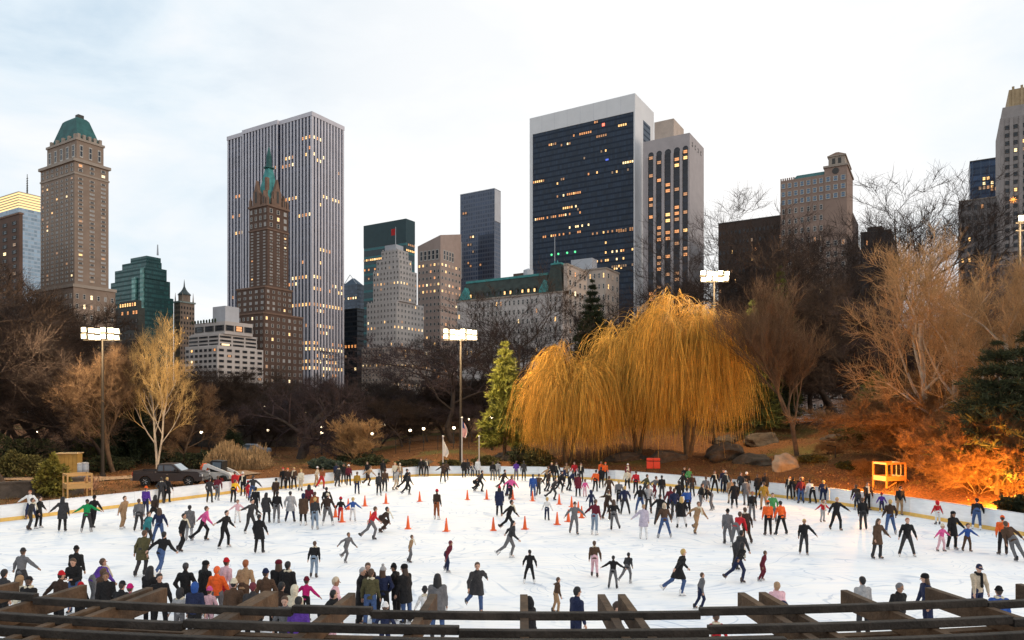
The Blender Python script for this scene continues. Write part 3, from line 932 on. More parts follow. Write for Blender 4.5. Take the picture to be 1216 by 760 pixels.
# --- blue-grey gridded tower
b = Bld('grid_glass_tower', 'slim blue grey gridded tower with a paler narrow side', 587, 640, 17)
r, zt = b.tier(587, 546.5, 594.6, 224)
b.box('curtain_wall', r, 0, zt, facade('steel_blue_grid', (.055, .075, .12), (.12, .135, .175), (.12, .135, .175), 3.9, 2.6, .25, .34, .24, .25))
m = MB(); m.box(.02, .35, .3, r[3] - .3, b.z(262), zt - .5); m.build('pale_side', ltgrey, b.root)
m = MB(); m.box(b.xa(568), -.4, -.3, -.02, 0, b.z(277)); m.build('dark_reflection', facade('dark_reflection_grid', (.025, .035, .06), (.05, .06, .085), (.05, .06, .085), 3.9, 2.6, .25, .34, .2, .3), b.root)  # darker sheet imitates a reflection in the lower glass
b.cornice(r, zt, .6, .15, ltgrey)
b.lits('A', r, [(b.z(249), .05, .25, .7), (b.z(279), .2, .5, .5), (b.z(288), .2, .35, .8), (b.z(297), .25, .5, .5), (b.z(314), .3, .8, .3), (b.z(310), .0, .3, .2)], 0, 2.6, 2.2, 2.4, 9, .35)
m = MB(); m.tube((b.xa(557), -12, b.z(330)), (b.xa(557), -12, b.z(286)), .55, .4, 6); m.build('mast', metal_g, b.root)
b.done()

# --- chateau-style hotel with slate mansard
b = Bld('chateau_hotel', 'white chateau style hotel with a long dark mansard roof and green copper trim', 672, 350, 18)
r, ze = b.tier(668, 543, 692, 347)
b.box('wall', r, 0, ze, wt_brick); b.cornice(r, ze, .7, .6, stone_trim)
zr0 = b.z(322)
m = MB(); m.frus((r[0], b.xa(648), r[2], r[3]), (r[0] + 3, b.xa(648) - 1, r[2] + 4, r[3] - 4), ze + .72, zr0); rf = m.build('roof', slate, b.root)
m = MB(); m.box(r[0] + 3, b.xa(648) - 1, r[2] + 3.8, r[2] + 5.2, zr0 + .02, zr0 + 1.2); m.build('ridge_trim', copper_b, rf)
tx0, tx1 = b.xa(648), b.xa(668.5)
zt2 = b.z(312)
m = MB(); m.frus((tx0 + .05, tx1, -.8, 9), (tx0 + 2.2, tx1 - 2, 1.6, 7), ze + .74, zt2); tr = m.build('corner_pavilion', slate, b.root)
m = MB(); m.box(tx0 + 2, tx1 - 1.8, 1.4, 7.2, zt2 + .02, zt2 + .9); m.tube((tx0 + 4, 2, zt2 + .9), (tx0 + 4, 2, zt2 + 2.2), .5, .1, 5); m.tube((tx1 - 4, 2, zt2 + .9), (tx1 - 4, 2, zt2 + 2.2), .5, .1, 5); m.build('cresting', copper_b, tr)
m = MB(); m.box(tx1 + .1, r[1] + 2.4, .6, r[3], ze + .72, b.z(315)); m.build('side_wing', cream, b.root)
sw = (tx1 + .1, r[1] + 2.4, .6, r[3])
b.wins('B', sw, 10, b.z(315) - .8, 4, 14, .4, .55, fr_pale, win_dark, .10)
m = MB(); m.box(tx1, r[1] + 2.6, .4, r[3], b.z(315) + .02, b.z(312.5)); m.build('side_cornice', stone_trim, b.root)
for px, w, h in ((647, 3.0, 6.2), (553, 3.2, 6.5)):
    x = b.xa(px); m = MB(); m.prism([(-w, 0), (w, 0), (w * .85, h * .35), (w * .3, h * .75), (0, h), (-w * .3, h * .75), (-w * .85, h * .35)], -.6, 3.2); m.build('gable', copper_b, b.root, (x, -.4, ze + .74))
    m = MB(); m.box(x - w, x + w, -.5, -.02, ze - 14, ze); bay_ = m.build('projecting_bay', wt_brick, b.root)
for k in range(14):
    x = r[0] + 5 + k * ((tx0 - r[0] - 8) / 13); m = MB(); m.box(x - .7, x + .7, r[2] + .3, r[2] + 3, ze + 1.4, ze + 3.6); m.prism([(x - 1, ze + 3.62), (x + 1, ze + 3.62), (x, ze + 4.8)], r[2] + .2, r[2] + 3.4)
    d = m.build('dormer', slate, rf)
    pm = lit_a if b.rng.random() < .4 else win_dark
    m = MB(); m.box(x - .45, x + .45, r[2] + .22, r[2] + .29, ze + 1.7, ze + 3.3); m.build('dormer_pane', pm, d)
b.wins('A', r, 5, ze - .6, 24, 12, .42, .55, fr_pale, win_dark, .07)
m = MB(); m.box(b.xa(600), b.xa(613), 8, 14, zr0, zr0 + 3.4); m.build('plant_room', dk_brick, b.root)
m = MB(); m.lathe([(2.6, zr0 + 1), (2.6, zr0 + 4.6), (.2, zr0 + 5.6)], 10, 0, (b.xa(617), 9, 0)); m.build('water_tank', ltgrey, b.root)
roofmast(b, b.xa(655.5), 3, zt2, b.z(276) - zt2, .22)
b.done()
b = Bld('cream_apartment_block', 'cream stone block with amber windows and a white roof box beside chateau hotel', 719.6, 400, 19)
r, zt = b.tier(719.6, 688, 735, 319); b.box('wall', r, 0, zt, cream); b.cornice(r, zt, .8, .4, stone_trim)
q, z2 = b.tier(703, 678, 709, 306, 12); b.box('penthouse', q, zt - 2, z2, ltgrey)
q2, z3 = b.tier(729, 719.6, 736, 329, 3)
b.wins('A', r, 6, zt - .5, 6, 13, .35, .5, fr_pale, win_dark, .25); b.wins('B', r, 6, zt - .5, 3, 13, .35, .5, fr_pale, win_dark, .1)
b.done()

# --- great dark glass slab with white frame (centre right)
b = Bld('framed_glass_slab', 'great dark navy glass slab set in a white travertine frame', 754, 460, 20)
r, zt = b.tier(754, 629, 776.5, 110.5)
gx0, gx1 = b.xa(632.5), b.xa(752.4)
zg = b.z(132)
navy = facade('navy_glass', (.010, .022, .044), (.008, .017, .035), (.009, .018, .036), 3.7, 1.55, .3, .3, .08, .35, spec=.35)
m = MB()
m.box(r[0], r[1], .6, r[3], 0, zt)                                       # core
m.box(r[0], gx0, 0, .58, 0, zt); m.box(gx1, r[1], 0, .58, 0, zt); m.box(gx0 + .01, gx1 - .01, 0, .58, zg, zt)
m.build('frame', travert, b.root)
m = MB(); m.box(gx0 + .02, gx1 - .02, .2, .56, 0, zg - .02); m.build('curtain_wall', navy, b.root)
for k in range(1, 8):
    x = r[0] + (r[1] - r[0]) * k / 8; m = MB(); m.box(x - .06, x + .06, -.02, -.003, zg + .3, zt - .2); m.build('panel_joint', ltgrey, b.root)
ya, yb_ = r[3] * .42, r[3] * .80
m = MB(); m.box(.004, .06, ya, yb_, 0, b.z(133)); m.build('side_glass', navy, b.root)
m = MB()
yc = r[3] * .52
for k in range(4):                                                       # dark zigzag bracing seen on the narrow side
    z0 = b.z(248) + k * 4.2
    m.add([(.3, yc - 1.2 + (k % 2) * 2.4, z0), (.3, yc - .2 + (k % 2) * 2.4, z0), (.3, yc + 1.2 - (k % 2) * 2.4, z0 + 4), (.3, yc + .2 - (k % 2) * 2.4, z0 + 4)], [(0, 1, 2, 3)])
m.build('bracing', fr_dark, b.root)
rr = (gx0, gx1, .2, r[3])
Z_ = b.z
for py, f0, f1, pr in [(146, .62, .70, .9), (163, .63, .75, 1), (160, .42, .62, .5), (150, .86, .93, .8), (173, .16, .24, .8), (172, .3, .45, .15), (181, .62, .8, .2), (190, .4, .6, .2), (194, .9, 1, 1), (207, .5, .75, .3), (205, .75, .97, .4), (217, 0, .12, .95), (214, .3, .34, .9), (219, .2, .36, .3), (231, .36, .5, 1), (236, .04, .35, .55), (250, .44, .5, .9), (248, .28, .45, .6), (258, .02, .5, .65), (270, .36, .6, .8), (276, .6, 1, .6), (280, .08, .5, .6), (275, .85, 1, .8), (290, .68, .76, .6), (300, .66, 1, .5), (287, .85, 1, .3), (310, .6, .97, .5), (317, .8, 1, .95), (322, .5, .9, .3)]:
    f = (f0 + f1) / 2
    b.lits('A', rr, [(Z_(py, rr[0] + (rr[1] - rr[0]) * f, 0), f0, f1, pr * .9)], 0, 1.55, 1.7, 1.5, 9, .02)
for f, py, col in ((.20, 0, (.1, 1, .35)), (.27, 0, (.1, 1, .35)), (.36, 0, (.1, 1, .35)), (.44, 0, (.1, 1, .35))):
    x = rr[0] + (rr[1] - rr[0]) * f; m = MB(); m.ball((x, .05, b.z(290)), .75, 8, 5); m.build('green_light', glow('green_lamp', col, 1.2), b.root)
m = MB(); m.box(gx1 - 22, gx1 - 20.2, .02, .18, zg - 5, zg - 3.2); m.build('red_light', glow('red_lamp', (1, .12, .05), 2.5), b.root)
m = MB(); m.box(gx1 - 19.5, gx1 - 17.5, .02, .18, b.z(184), b.z(182)); m.build('blue_light', glow('blue_lamp', (.03, .12, 1), .8), b.root)
b.done()

# --- arcaded tower on its right
b = Bld('arched_bay_tower', 'pale stone tower with five dark arched window strips and a roof box', 819, 425, 21)
r, zt = b.tier(819, 764, 835.8, 157.5)
b.box('wall', r, 0, zt, mat('grey_pink_stone', (.40, .35, .34), .7, .1, .15))
zc = b.z(166)
strips = [(770, 776.2), (779.5, 786), (789.5, 796.8), (800.2, 807.5), (810.8, 817.2)]
bayg = facade('bay_glass', (.018, .02, .03), (.05, .05, .055), (.02, .02, .025), 3.6, 60, .2, .32, 0, .5)
for a0, a1 in strips:
    x0, x1 = b.xa(a0), b.xa(a1)
    rad = (x1 - x0) / 2
    m = MB()
    arc = [(x0, 0), (x1, 0)] + [((x0 + x1) / 2 + rad * math.cos(t), zc - rad - 3 + rad * math.sin(t)) for t in np.linspace(0, math.pi, 13)]
    m.prism(arc, -.06, .3)
    m.build('arched_bay', bayg, b.root)
    for j in range(34):
        z = zc - rad - 7 - j * 3.6 * 1.0
        if b.rng.random() < .34 and z > 10:
            b.wl.append((((x0 + x1) / 2, -.062, math.floor(z / 3.6) * 3.6 + 1.3), 0, (x1 - x0) * .96, 2.2, fr_dark, b.rng.choice([lit_b, lit_b, lit_a, lit_d, lit_d])))
for i in range(6):
    px0 = [768.6, 776.2, 786, 796.8, 807.5, 817.2][i]; px1 = [770, 779.5, 789.5, 800.2, 810.8, 819][i]
    m = MB(); m.box(b.xa(px0) + .1, b.xa(px1) - .1, -.9, -.02, 0, zc - 6); m.build('pier', mat('grey_pink_stone', (0, 0, 0)), b.root)
q, z2 = b.tier(800, 777, 812, 140.5, 9); b.box('penthouse', q, zt + .02, z2, cream)
for k in range(4):
    y = r[3] * (.18 + .2 * k); m = MB(); z = b.z(171)
    m.box(.004, .08, y - .9, y + .9, z, z + .7); m.box(.004, .08, y - .9, y + .9, z + 2, z + 2.7); m.box(.004, .08, (y - .9 if k % 2 else y + .2), (y - .2 if k % 2 else y + .9), z + .71, z + 1.99)
    m.build('wall_vent', fr_dark, b.root)
b.done()

# --- right: dark slab, campanile building, low dark block
b = Bld('dark_brick_slab', 'long low dark brick block with scattered lit windows behind bare trees', 960, 385, 22)
r, zt = b.tier(960, 853, 985, 252)
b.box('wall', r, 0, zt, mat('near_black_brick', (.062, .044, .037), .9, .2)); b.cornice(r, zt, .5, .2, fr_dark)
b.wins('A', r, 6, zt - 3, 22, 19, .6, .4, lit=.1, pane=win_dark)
b.done()
b = Bld('campanile_apartment_tower', 'pink brick apartment tower with blue windows and a domed corner lantern', 1005, 340, 23)
r, z1 = b.tier(1005, 926.7, 1012.5, 203)
pk = mat('pink_brick', (.28, .195, .155), .9, .15, .15)
b.box('wall', r, 0, z1, pk)
tw = (b.xa(979), r[1] + .3, -.3, b.yb(1012, r[1]))
zt1 = b.z(196); b.box('tower', tw, z1 - 30, zt1, pk); b.cornice(tw, zt1, .9, .5, stone_trim)
c = ((tw[0] + tw[1]) / 2, (tw[2] + tw[3]) / 2)
ln = (b.xa(983.5), tw[1] - 1.0, .8, max(4.0, tw[3] - .6)); zl2 = b.z(183)
b.box('lantern', ln, zt1 + .92, zl2, stone_trim); b.cornice(ln, zl2, .6, .5, stone_trim)
m = MB(); m.frus((ln[0] - .3, ln[1] + .3, ln[2] - .3, ln[3] + .3), (ln[0] + 3, ln[1] - 3, ln[2] + 1.4, ln[3] - 1.4), zl2 + .62, b.z(177)); m.build('roof', rd_trim, b.root)
m = MB(); cx_ = (ln[0] + ln[1]) / 2
for dx in (-1.3, 1.3): m.box(cx_ + dx - .7, cx_ + dx + .7, ln[2] - .08, ln[2] - .004, zt1 + 1.8, zl2 - .8)
m.build('lantern_opening', fr_dark, b.root)
m = MB(); zz = b.z(201); m.tube(((tw[0] + tw[1]) / 2, tw[2] - .15, zz), ((tw[0] + tw[1]) / 2, tw[2] - .02, zz), 1.5, 1.5, 14); m.build('oculus', fr_dark, b.root)
m = MB(); m.frus((b.xa(942), tw[0] - .1, 0.3, r[3]), (b.xa(945), tw[0] - .1, 3, r[3] - 1), z1 + .02, z1 + 2.4); m.build('sloped_roof', copper, b.root)
m = MB()
for k in range(7): x = r[0] + k * 1.0; m.box(x, x + .55, 0, .6, z1 + .02, z1 + 1.1)
m.build('crenellation', pk, b.root)
b.wins('A', (r[0], tw[0], 0, r[3]), z1 - 13, z1 - .8, 7, 3, .62, .62, fr_pale, win_blue, .0); b.wins('A', (r[0], tw[0], 0, r[3]), 6, z1 - 13, 7, 20, .45, .5, fr_pale, win_dark, .05)
b.wins('A', tw, z1 - 13, z1 - .8, 3, 3, .62, .62, fr_pale, win_blue, 0); b.wins('A', (tw[0], tw[1], 0, r[3]), 6, z1 - 31, 3, 16, .5, .5, fr_pale, win_dark, .06)
for l_, py in ((1019, 236), (1026.5, 265)):
    yy = b.yb(l_, r[1]); m = MB(); m.box(r[0] + 30, r[1] - .5 - (l_ - 1019) * .05, r[3] + .02 if py == 236 else b.yb(1019, r[1]) + .02, yy, 0, b.z(py)); m.build('side_wing', dk_brick, b.root)
b.done()
b = Bld('dark_stone_block', 'low near black stone block right of the campanile tower', 1058, 330, 24)
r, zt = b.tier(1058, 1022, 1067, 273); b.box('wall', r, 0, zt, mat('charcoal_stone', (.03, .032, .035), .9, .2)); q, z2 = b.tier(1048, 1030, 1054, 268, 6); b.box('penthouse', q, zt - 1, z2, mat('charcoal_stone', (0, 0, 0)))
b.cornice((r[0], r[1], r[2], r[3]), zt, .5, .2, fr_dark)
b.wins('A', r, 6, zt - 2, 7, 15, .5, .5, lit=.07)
b.done()
b = Bld('blue_glass_block', 'dark blue glass block with bright lit floors beside the stone tower', 1215, 420, 25)
r, _ = b.tier(1215, 1152, -30, 185); zt = b.z(192.6, r[0])
b.box('curtain_wall', r, 0, zt, facade('cobalt_glass', (.022, .045, .095), (.015, .03, .065), (.06, .085, .13), 3.9, 4.2, .25, .3, .1, .4))
b.cornice(r, zt, .6, .2, fr_dark)
b.lits('A', r, [(b.z(214), .1, .45, .5), (b.z(208), .25, .4, .6), (b.z(219), .1, .7, .5), (b.z(222), .35, 1, .8), (b.z(226), .55, 1, .8)], 0, 1.9, 2.2, 1.7, 9, .02)
b.done()
b = Bld('grey_apartment_block', 'grey stone block with orange lit lower windows at the right', 1210, 360, 26)
r, _ = b.tier(1210, 1139.5, -30, 229); zt = b.z(240, r[0]); b.box('wall', r, 0, zt, mat('grey_stone', (.23, .21, .205), .85, .15, .2)); b.cornice(r, zt, .6, .3, stone_trim)
b.wins('A', r, 6, zt - 1, 9, 20, .5, .45, fr_dark, win_dark, .12)
b.done()
b = Bld('deco_stone_tower', 'tall grey art deco tower with a buff crown cut off by the right edge', 1262, 330, 27)
r, _ = b.tier(1262, 1187.6, -34, 112); zt = b.z(141, r[0])
gs = mat('deco_grey_stone', (.30, .265, .25), .85, .14, .2)
b.box('wall', r, 0, zt, gs)
up, _ = b.tier(1258, 1190.5, -30, 98, 1.5); z2 = b.z(128, up[0], 1.5); b.box('upper_storey', up, zt + .02, z2, gs)
cr_, _ = b.tier(1250, 1198, -24, 78, 3.5); z3 = b.z(107, cr_[0], 3.5); b.box('crown', cr_, z2 + .02, z3, mat('buff_crown', (.40, .29, .17), .8, .2, .3))
for k in range(5):
    x = cr_[0] + (cr_[1] - cr_[0]) * (k + .5) / 5; m = MB(); m.box(x - .5, x + .5, cr_[2] - .5, cr_[2] - .02, z2 + .02, z3 + 1.2); m.build('buttress', mat('buff_crown', (0, 0, 0)), b.root)
for k in range(7):
    x = r[0] + (r[1] - r[0]) * (k * .155 + .03); m = MB(); m.box(x - .7, x + .7, -.7, -.02, zt - 62, zt - .3); m.build('pier', gs, b.root)
b.wins('A', r, 8, zt - 3, 7, 36, .5, .5, fr_dark, win_dark, .05, s0=.05); b.wins('B', r, 8, zt - 3, 6, 36, .42, .45, fr_pale, win_dark, .05)
m = MB()
st = (b.xa(1203), b.z(238, b.xa(1203)))
for k in range(8):
    a = k * math.pi / 4
    c4 = [(st[0] + .3 * math.cos(a + 1.57), -1.1, st[1] + .3 * math.sin(a + 1.57)), (st[0] + 1.7 * math.cos(a), -1.1, st[1] + 1.7 * math.sin(a)), (st[0] - .3 * math.cos(a + 1.57), -1.1, st[1] - .3 * math.sin(a + 1.57)), (st[0], -1.5, st[1]), (st[0], -.72, st[1])]
    m.add(c4, [(0, 1, 3), (1, 2, 3), (1, 0, 4), (2, 1, 4)])
m.build('star_lamp', glow('star_lamp', (1, .35, .05), 2.5), b.root)
b.done()
# low shops and far street fronts whose lit windows glimmer through the trees
for (nm, lab, c_, l, rr, py, D, sd, wm) in [('street_shop_block', 'low stone shop front block glowing orange through trees under the terraced house', 300, 262, 309, 470, 330, 31, cream),
        ('street_shop_block', 'low shop front block with pink orange glow behind the spreading tree', 392, 352, 402, 478, 340, 32, tan_st),
        ('street_shop_block', 'low brick shop front block glowing below the white stepped tower', 446, 415, 462, 476, 350, 33, cream),
        ('street_shop_block', 'low shop front block with orange windows behind the floodlight mast', 575, 500, 590, 452, 330, 34, dk_brick)]:
    b = Bld(nm, lab, c_, D, sd)
    r, zt = b.tier(c_, l, rr, py); b.box('wall', r, 0, zt, wm); b.cornice(r, zt, .5, .3, stone_trim)
    b.wins('A', r, 4.5, zt - .5, 9, 2, .75, .6, fr_dark, win_dark, .7); b.wins('B', r, 4.5, zt - .5, 3, 2, .75, .6, fr_dark, win_dark, .7)
    b.done()
# ================================================================== trees and plants
def norm(v):
    return v / (np.linalg.norm(v, axis=-1, keepdims=True) + 1e-9)

def tubes_np(P, Q, r0, r1, n):
    """many tapered prisms at once -> verts, quads"""
    P, Q = np.asarray(P, float), np.asarray(Q, float)
    r0, r1 = np.asarray(r0, float), np.asarray(r1, float)
    d = norm(Q - P)
    ref = np.where(np.abs(d[:, 2:3]) < .9, np.array([[0, 0, 1.0]]), np.array([[1.0, 0, 0]]))
    a = norm(np.cross(d, ref)); b = np.cross(d, a)
    t = np.linspace(0, 2 * math.pi, n, endpoint=False)
    ring = np.cos(t)[None, :, None] * a[:, None] + np.sin(t)[None, :, None] * b[:, None]
    V = np.concatenate([P[:, None] + ring * r0[:, None, None], Q[:, None] + ring * r1[:, None, None]], 1)     # m,2n,3
    i = np.arange(n); j = (i + 1) % n
    q = np.stack([i, j, j + n, i + n], -1)
    Fq = (np.arange(len(P)) * 2 * n)[:, None, None] + q[None]
    return V.reshape(-1, 3), Fq.reshape(-1, 4)

def join(parts):
    V, Q, n = [], [], 0
    for v, q in parts:
        V.append(v); Q.append(q + n); n += len(v)
    return np.vstack(V), np.vstack(Q)

def seg_mesh(name, segs, n, m):
    a = np.array([(*s[0], *s[1], s[2], s[3]) for s in segs])
    V, Q = tubes_np(a[:, :3], a[:, 3:6], a[:, 6], a[:, 7], n)
    return np_mesh(name, V, Q, [m], n > 4)

def grow(seed, H, trunk=.25, spread=.9, up=.35, nlev=5, kids=(6, 5, 5, 4, 3), ang=(45, 42, 40, 40), ratio=(.62, .62, .6, .6), r0=None, stems=1, wob=.16, rmin=.012, lean=0.0):
    """bare tree: list of (p, q, ra, rb, level) grown from the base"""
    rg = np.random.default_rng(seed)
    out = []
    r0 = r0 or H * .018
    def branch(p, d, L_, r, lev, k0=.3):
        ns = 5 if lev == 0 else (4 if lev < 3 else 3)
        pts = [p]; dd = d.copy()
        for i in range(ns):
            dd = norm(dd + rg.normal(0, wob, 3) + np.array([0, 0, up * (.5 if lev else .2) * .35]))
            pts.append(pts[-1] + dd * L_ / ns)
        rt = r * (.55 if lev == 0 else .35)
        for i in range(ns):
            out.append((pts[i], pts[i + 1], max(rmin, r + (rt - r) * i / ns), max(rmin * .8, r + (rt - r) * (i + 1) / ns), lev))
        if lev >= nlev - 1:
            return
        nk = kids[lev]
        ph = rg.uniform(0, 6.28)
        for k in range(nk):
            t = k0 + (1 - k0) * (k + .6 + rg.uniform(-.3, .3)) / nk
            t = min(.99, t)
            i = min(ns - 1, int(t * ns)); f = t * ns - i
            q = pts[i] * (1 - f) + pts[i + 1] * f
            base = norm(pts[i + 1] - pts[i])
            ph += 2.4 + rg.uniform(-.4, .4)
            a = norm(np.cross(base, np.array([.3, .2, .9]) if abs(base[2]) < .95 else np.array([1, 0, 0.]))); b = np.cross(base, a)
            an = R(ang[min(lev, len(ang) - 1)] * rg.uniform(.7, 1.25))
            side = a * math.cos(ph) + b * math.sin(ph)
            nd = norm(base * math.cos(an) + side * math.sin(an) * spread)
            branch(q, nd, L_ * ratio[min(lev, len(ratio) - 1)] * rg.uniform(.75, 1.15) * (1.15 - .35 * t), max(rmin, (r + (rt - r) * t) * .62), lev + 1, .25)
        # leader goes on
    for s in range(stems):
        a = rg.uniform(0, 6.28); tl = lean if stems == 1 else .16 + .1 * s
        d = norm(np.array([math.cos(a) * tl, math.sin(a) * tl, 1.0]))
        branch(np.array([.12 * s, .1 * s, -.25]), d, H * (.62 if nlev > 3 else .8), r0 * (1 - .2 * s), 0, trunk)
    return out

def fit(segs, H, Wd=None):
    """scale a grown tree to its height (and crown width)"""
    a = np.array([(*s[0], *s[1]) for s in segs]).reshape(-1, 3)
    hz = H / a[:, 2].max()
    wx = hz if Wd is None else Wd / (np.percentile(a[:, 0], 98.5) - np.percentile(a[:, 0], 1.5))
    S = np.array([wx, wx, hz])
    return [(s[0] * S, s[1] * S, s[2] * hz, s[3] * hz, s[4]) for s in segs]

bark_dark = mat('dark_bark', (.045, .032, .026), .95, .35, 2, .5)
bark_brown = mat('brown_bark', (.10, .065, .042), .95, .35, 2, .5)
bark_pale = mat('pale_bark', (.40, .33, .26), .8, .3, 1.5, .3)
twig_dark = mat('dark_twigs', (.042, .028, .023), .95, .3, .6, island=.4)
twig_brownish = mat('sepia_twigs', (.050, .031, .021), .95, .3, .6, island=.4)
twig_purple = mat('purplish_twigs', (.050, .034, .036), .95, .3, .6, island=.35)
twig_brown = mat('brown_twigs', (.13, .078, .045), .95, .3, .5, island=.4)
twig_gold = mat('golden_twigs', (.48, .32, .13), .9, .3, .5, island=.35)
twig_red = mat('russet_twigs', (.19, .10, .042), .9, .3, .6, island=.45)
twig_pale = mat('pale_tan_twigs', (.34, .205, .095), .9, .3, .5, island=.35)

def twiglets(segs, per, ln, r, seed=1, up=.25):
    """fine twigs springing from every thin branch piece"""
    rg = np.random.default_rng(seed)
    q = np.array([(*s[0], *s[1], s[3]) for s in segs])
    q = np.repeat(q, per, 0); n = len(q)
    A, B = q[:, :3], q[:, 3:6]
    t = rg.uniform(0, 1, (n, 1))
    p = A + (B - A) * t
    d = norm(norm(B - A) * .75 + rg.normal(0, .48, (n, 3)) + np.array([0, 0, up]))
    L_ = ln * rg.uniform(.4, 1.25, (n, 1))
    m = p + d * L_ * .5
    e = m + norm(d + rg.normal(0, .22, (n, 3)) + np.array([0, 0, up * .4])) * L_ * .5
    rr = np.minimum(q[:, 6], r)
    v1, f1 = tubes_np(p, m, rr, rr * .8, 3)
    v2, f2 = tubes_np(m, e, rr * .8, rr * .45, 3)
    return join([(v1, f1), (v2, f2)])

def tree_parts(segs, bark, twig, split=2, per=4, tl=.055, tr=.0095, tup=.25):
    lo = [s for s in segs if s[4] < split]; hi = [s for s in segs if s[4] >= split]
    a = seg_mesh('trunk', lo, 7, bark)
    th = [s for s in hi if s[4] < 3]; tw = [s for s in hi if s[4] >= 3]
    V, Q = [], 0
    parts = []
    for L_, n in ((th, 5), (tw, 3)):
        if L_:
            q = np.array([(*s[0], *s[1], s[2], s[3]) for s in L_])
            v, f = tubes_np(q[:, :3], q[:, 3:6], q[:, 6], q[:, 7], n)
            parts.append((v, f))
    Hh = max(s[1][2] for s in segs)
    ml = max(s[4] for s in segs)
    parts.append(twiglets([s for s in segs if s[4] >= max(2, ml - 1)], per, Hh * tl, tr, len(segs), tup))
    v, f = join(parts)
    return a, np_mesh('crown', v, f, [twig])

def plant(name, label, cat, group, parts, px, base_py=None, Y=80, rz=0, sc=1.0, X=None, dz=-.1, szx=None):
    """place a tree: parts = [(part name, mesh), ...]"""
    x = (px - CX) / F * Y if X is None else X
    root = empty(name, (x, Y, gz(x, Y) + dz), rz, label, cat, group)
    root.scale = (sc * (szx or 1), sc * (szx or 1), sc)
    for nm, me in parts:
        inst(nm, me, root)
    return root

def H_at(top_py, px, Y):
    x = (px - CX) / F * Y
    return CH + (HY - top_py) / F * Y - gz(x, Y)

# ---- templates of wide bare park trees
ELM = []
for sd in range(5):
    sg = fit(grow(40 + sd, 16, trunk=.32, spread=1.05, up=.25 + .08 * (sd % 3), kids=(8, 5, 5, 4, 3), ang=(50, 45, 42, 42), wob=.17, r0=.24), 16, 14 + sd)
    a, c = tree_parts(sg, bark_dark, [twig_dark, twig_purple, twig_dark, twig_purple, twig_dark][sd], per=3, tr=.012)
    ELM.append([('trunk', a), ('crown', c)])
DENSE = []
for sd in range(3):
    sg = fit(grow(55 + sd, 16, trunk=.25, spread=1.05, up=.3, kids=(9, 6, 5, 4, 3), ang=(50, 45, 42, 42), wob=.17, r0=.26), 16, 14 + sd)
    a, c = tree_parts(sg, bark_dark, [twig_dark, twig_brownish, twig_dark][sd], per=6, tr=.014, tl=.07)
    DENSE.append([('trunk', a), ('crown', c)])
FINE = []
for sd in range(3):                       # taller, finer crowns against the sky
    sg = fit(grow(70 + sd, 18, trunk=.35, spread=.9, up=.5, kids=(8, 5, 4, 4, 3), ang=(42, 40, 38, 40), wob=.15, r0=.20), 18, 12 + sd)
    a, c = tree_parts(sg, bark_dark, twig_dark, per=2, tr=.009)
    FINE.append([('trunk', a), ('crown', c)])

def elm(label, px, top, Y, k=0, rz=None, w=1.0, group=None, fine=False, name='bare_tree', dense=False):
    T = DENSE[k % 3] if dense else (FINE if fine else ELM)[k % (3 if fine else 5)]
    H0 = 18 if fine and not dense else 16
    return plant(name, label, 'tree', group, T, px, Y=Y, rz=rz if rz is not None else (k * 1.9 + px * .37) % 6.28, sc=H_at(top, px, Y) / H0, szx=w)

# dark giants at the left edge
elm('tall dark bare tree filling the left edge under the gold crowned tower', 4, 258, 62, 0, .4, 1.1, dense=True)
elm('dark bare tree directly below the mansard hotel tower', 58, 318, 90, 1, 2.2, 1.2, dense=True)
elm('broad dark bare tree left of the left floodlight', 92, 372, 88, 3, 1.1, 1.05, dense=True)
elm('low dark bare tree behind the round bushes at left', 32, 385, 88, 2, 3.3, 1.3, dense=True)
elm('dark bare tree standing between round bushes and yellow wooden crate', 75, 420, 98, 4, 5.0, 1.5, dense=True)
elm('brown lit bare tree directly under the left floodlight', 128, 418, 76, 2, .9, 1.15)
# trees of the middle distance
MID = [(232, 430, 120, 1), (262, 446, 128, 2), (288, 438, 140, 0), (318, 452, 150, 3), (392, 450, 142, 4), (418, 455, 160, 1), (446, 462, 150, 0), (470, 455, 138, 2), (500, 450, 128, 3), (528, 440, 122, 4), (205, 452, 140, 3), (178, 455, 130, 0), (148, 448, 122, 4), (560, 448, 132, 1), (590, 440, 126, 2), (340, 458, 175, 1), (372, 462, 185, 0), (430, 470, 185, 3), (485, 465, 180, 4), (545, 468, 175, 2), (300, 470, 190, 4), (245, 466, 180, 0), (620, 450, 140, 3), (648, 440, 128, 0), (676, 430, 120, 1), (515, 470, 190, 1), (575, 465, 185, 0), (640, 465, 180, 2), (110, 440, 120, 1), (45, 430, 118, 0), (15, 420, 110, 3), (80, 440, 112, 4), (222, 470, 104, 0), (250, 480, 106, 3), (284, 474, 108, 1), (318, 480, 112, 4), (405, 476, 106, 2), (450, 478, 110, 0), (478, 470, 104, 1), (508, 476, 108, 4), (200, 470, 100, 2), (165, 468, 96, 0), (560, 470, 106, 3), (435, 486, 102, 3), (385, 474, 120, 0), (-10, 400, 100, 2), (130, 452, 128, 2)]
for px, top, Y, k in MID:
    top -= 8 if Y > 140 else 0
    elm('dark bare tree massed with others along the park edge below the skyline', px, top, Y, k, None, 1.35, 'dark bare trees along the park edge', dense=k != 3)
for i in range(22):
    elm('small dark bare tree in the far row before the lit street fronts', -20 + i * 34, 474 + (i * 7) % 14, 215 + (i * 13) % 30, i, None, 1.7, 'bare trees in the far street row')
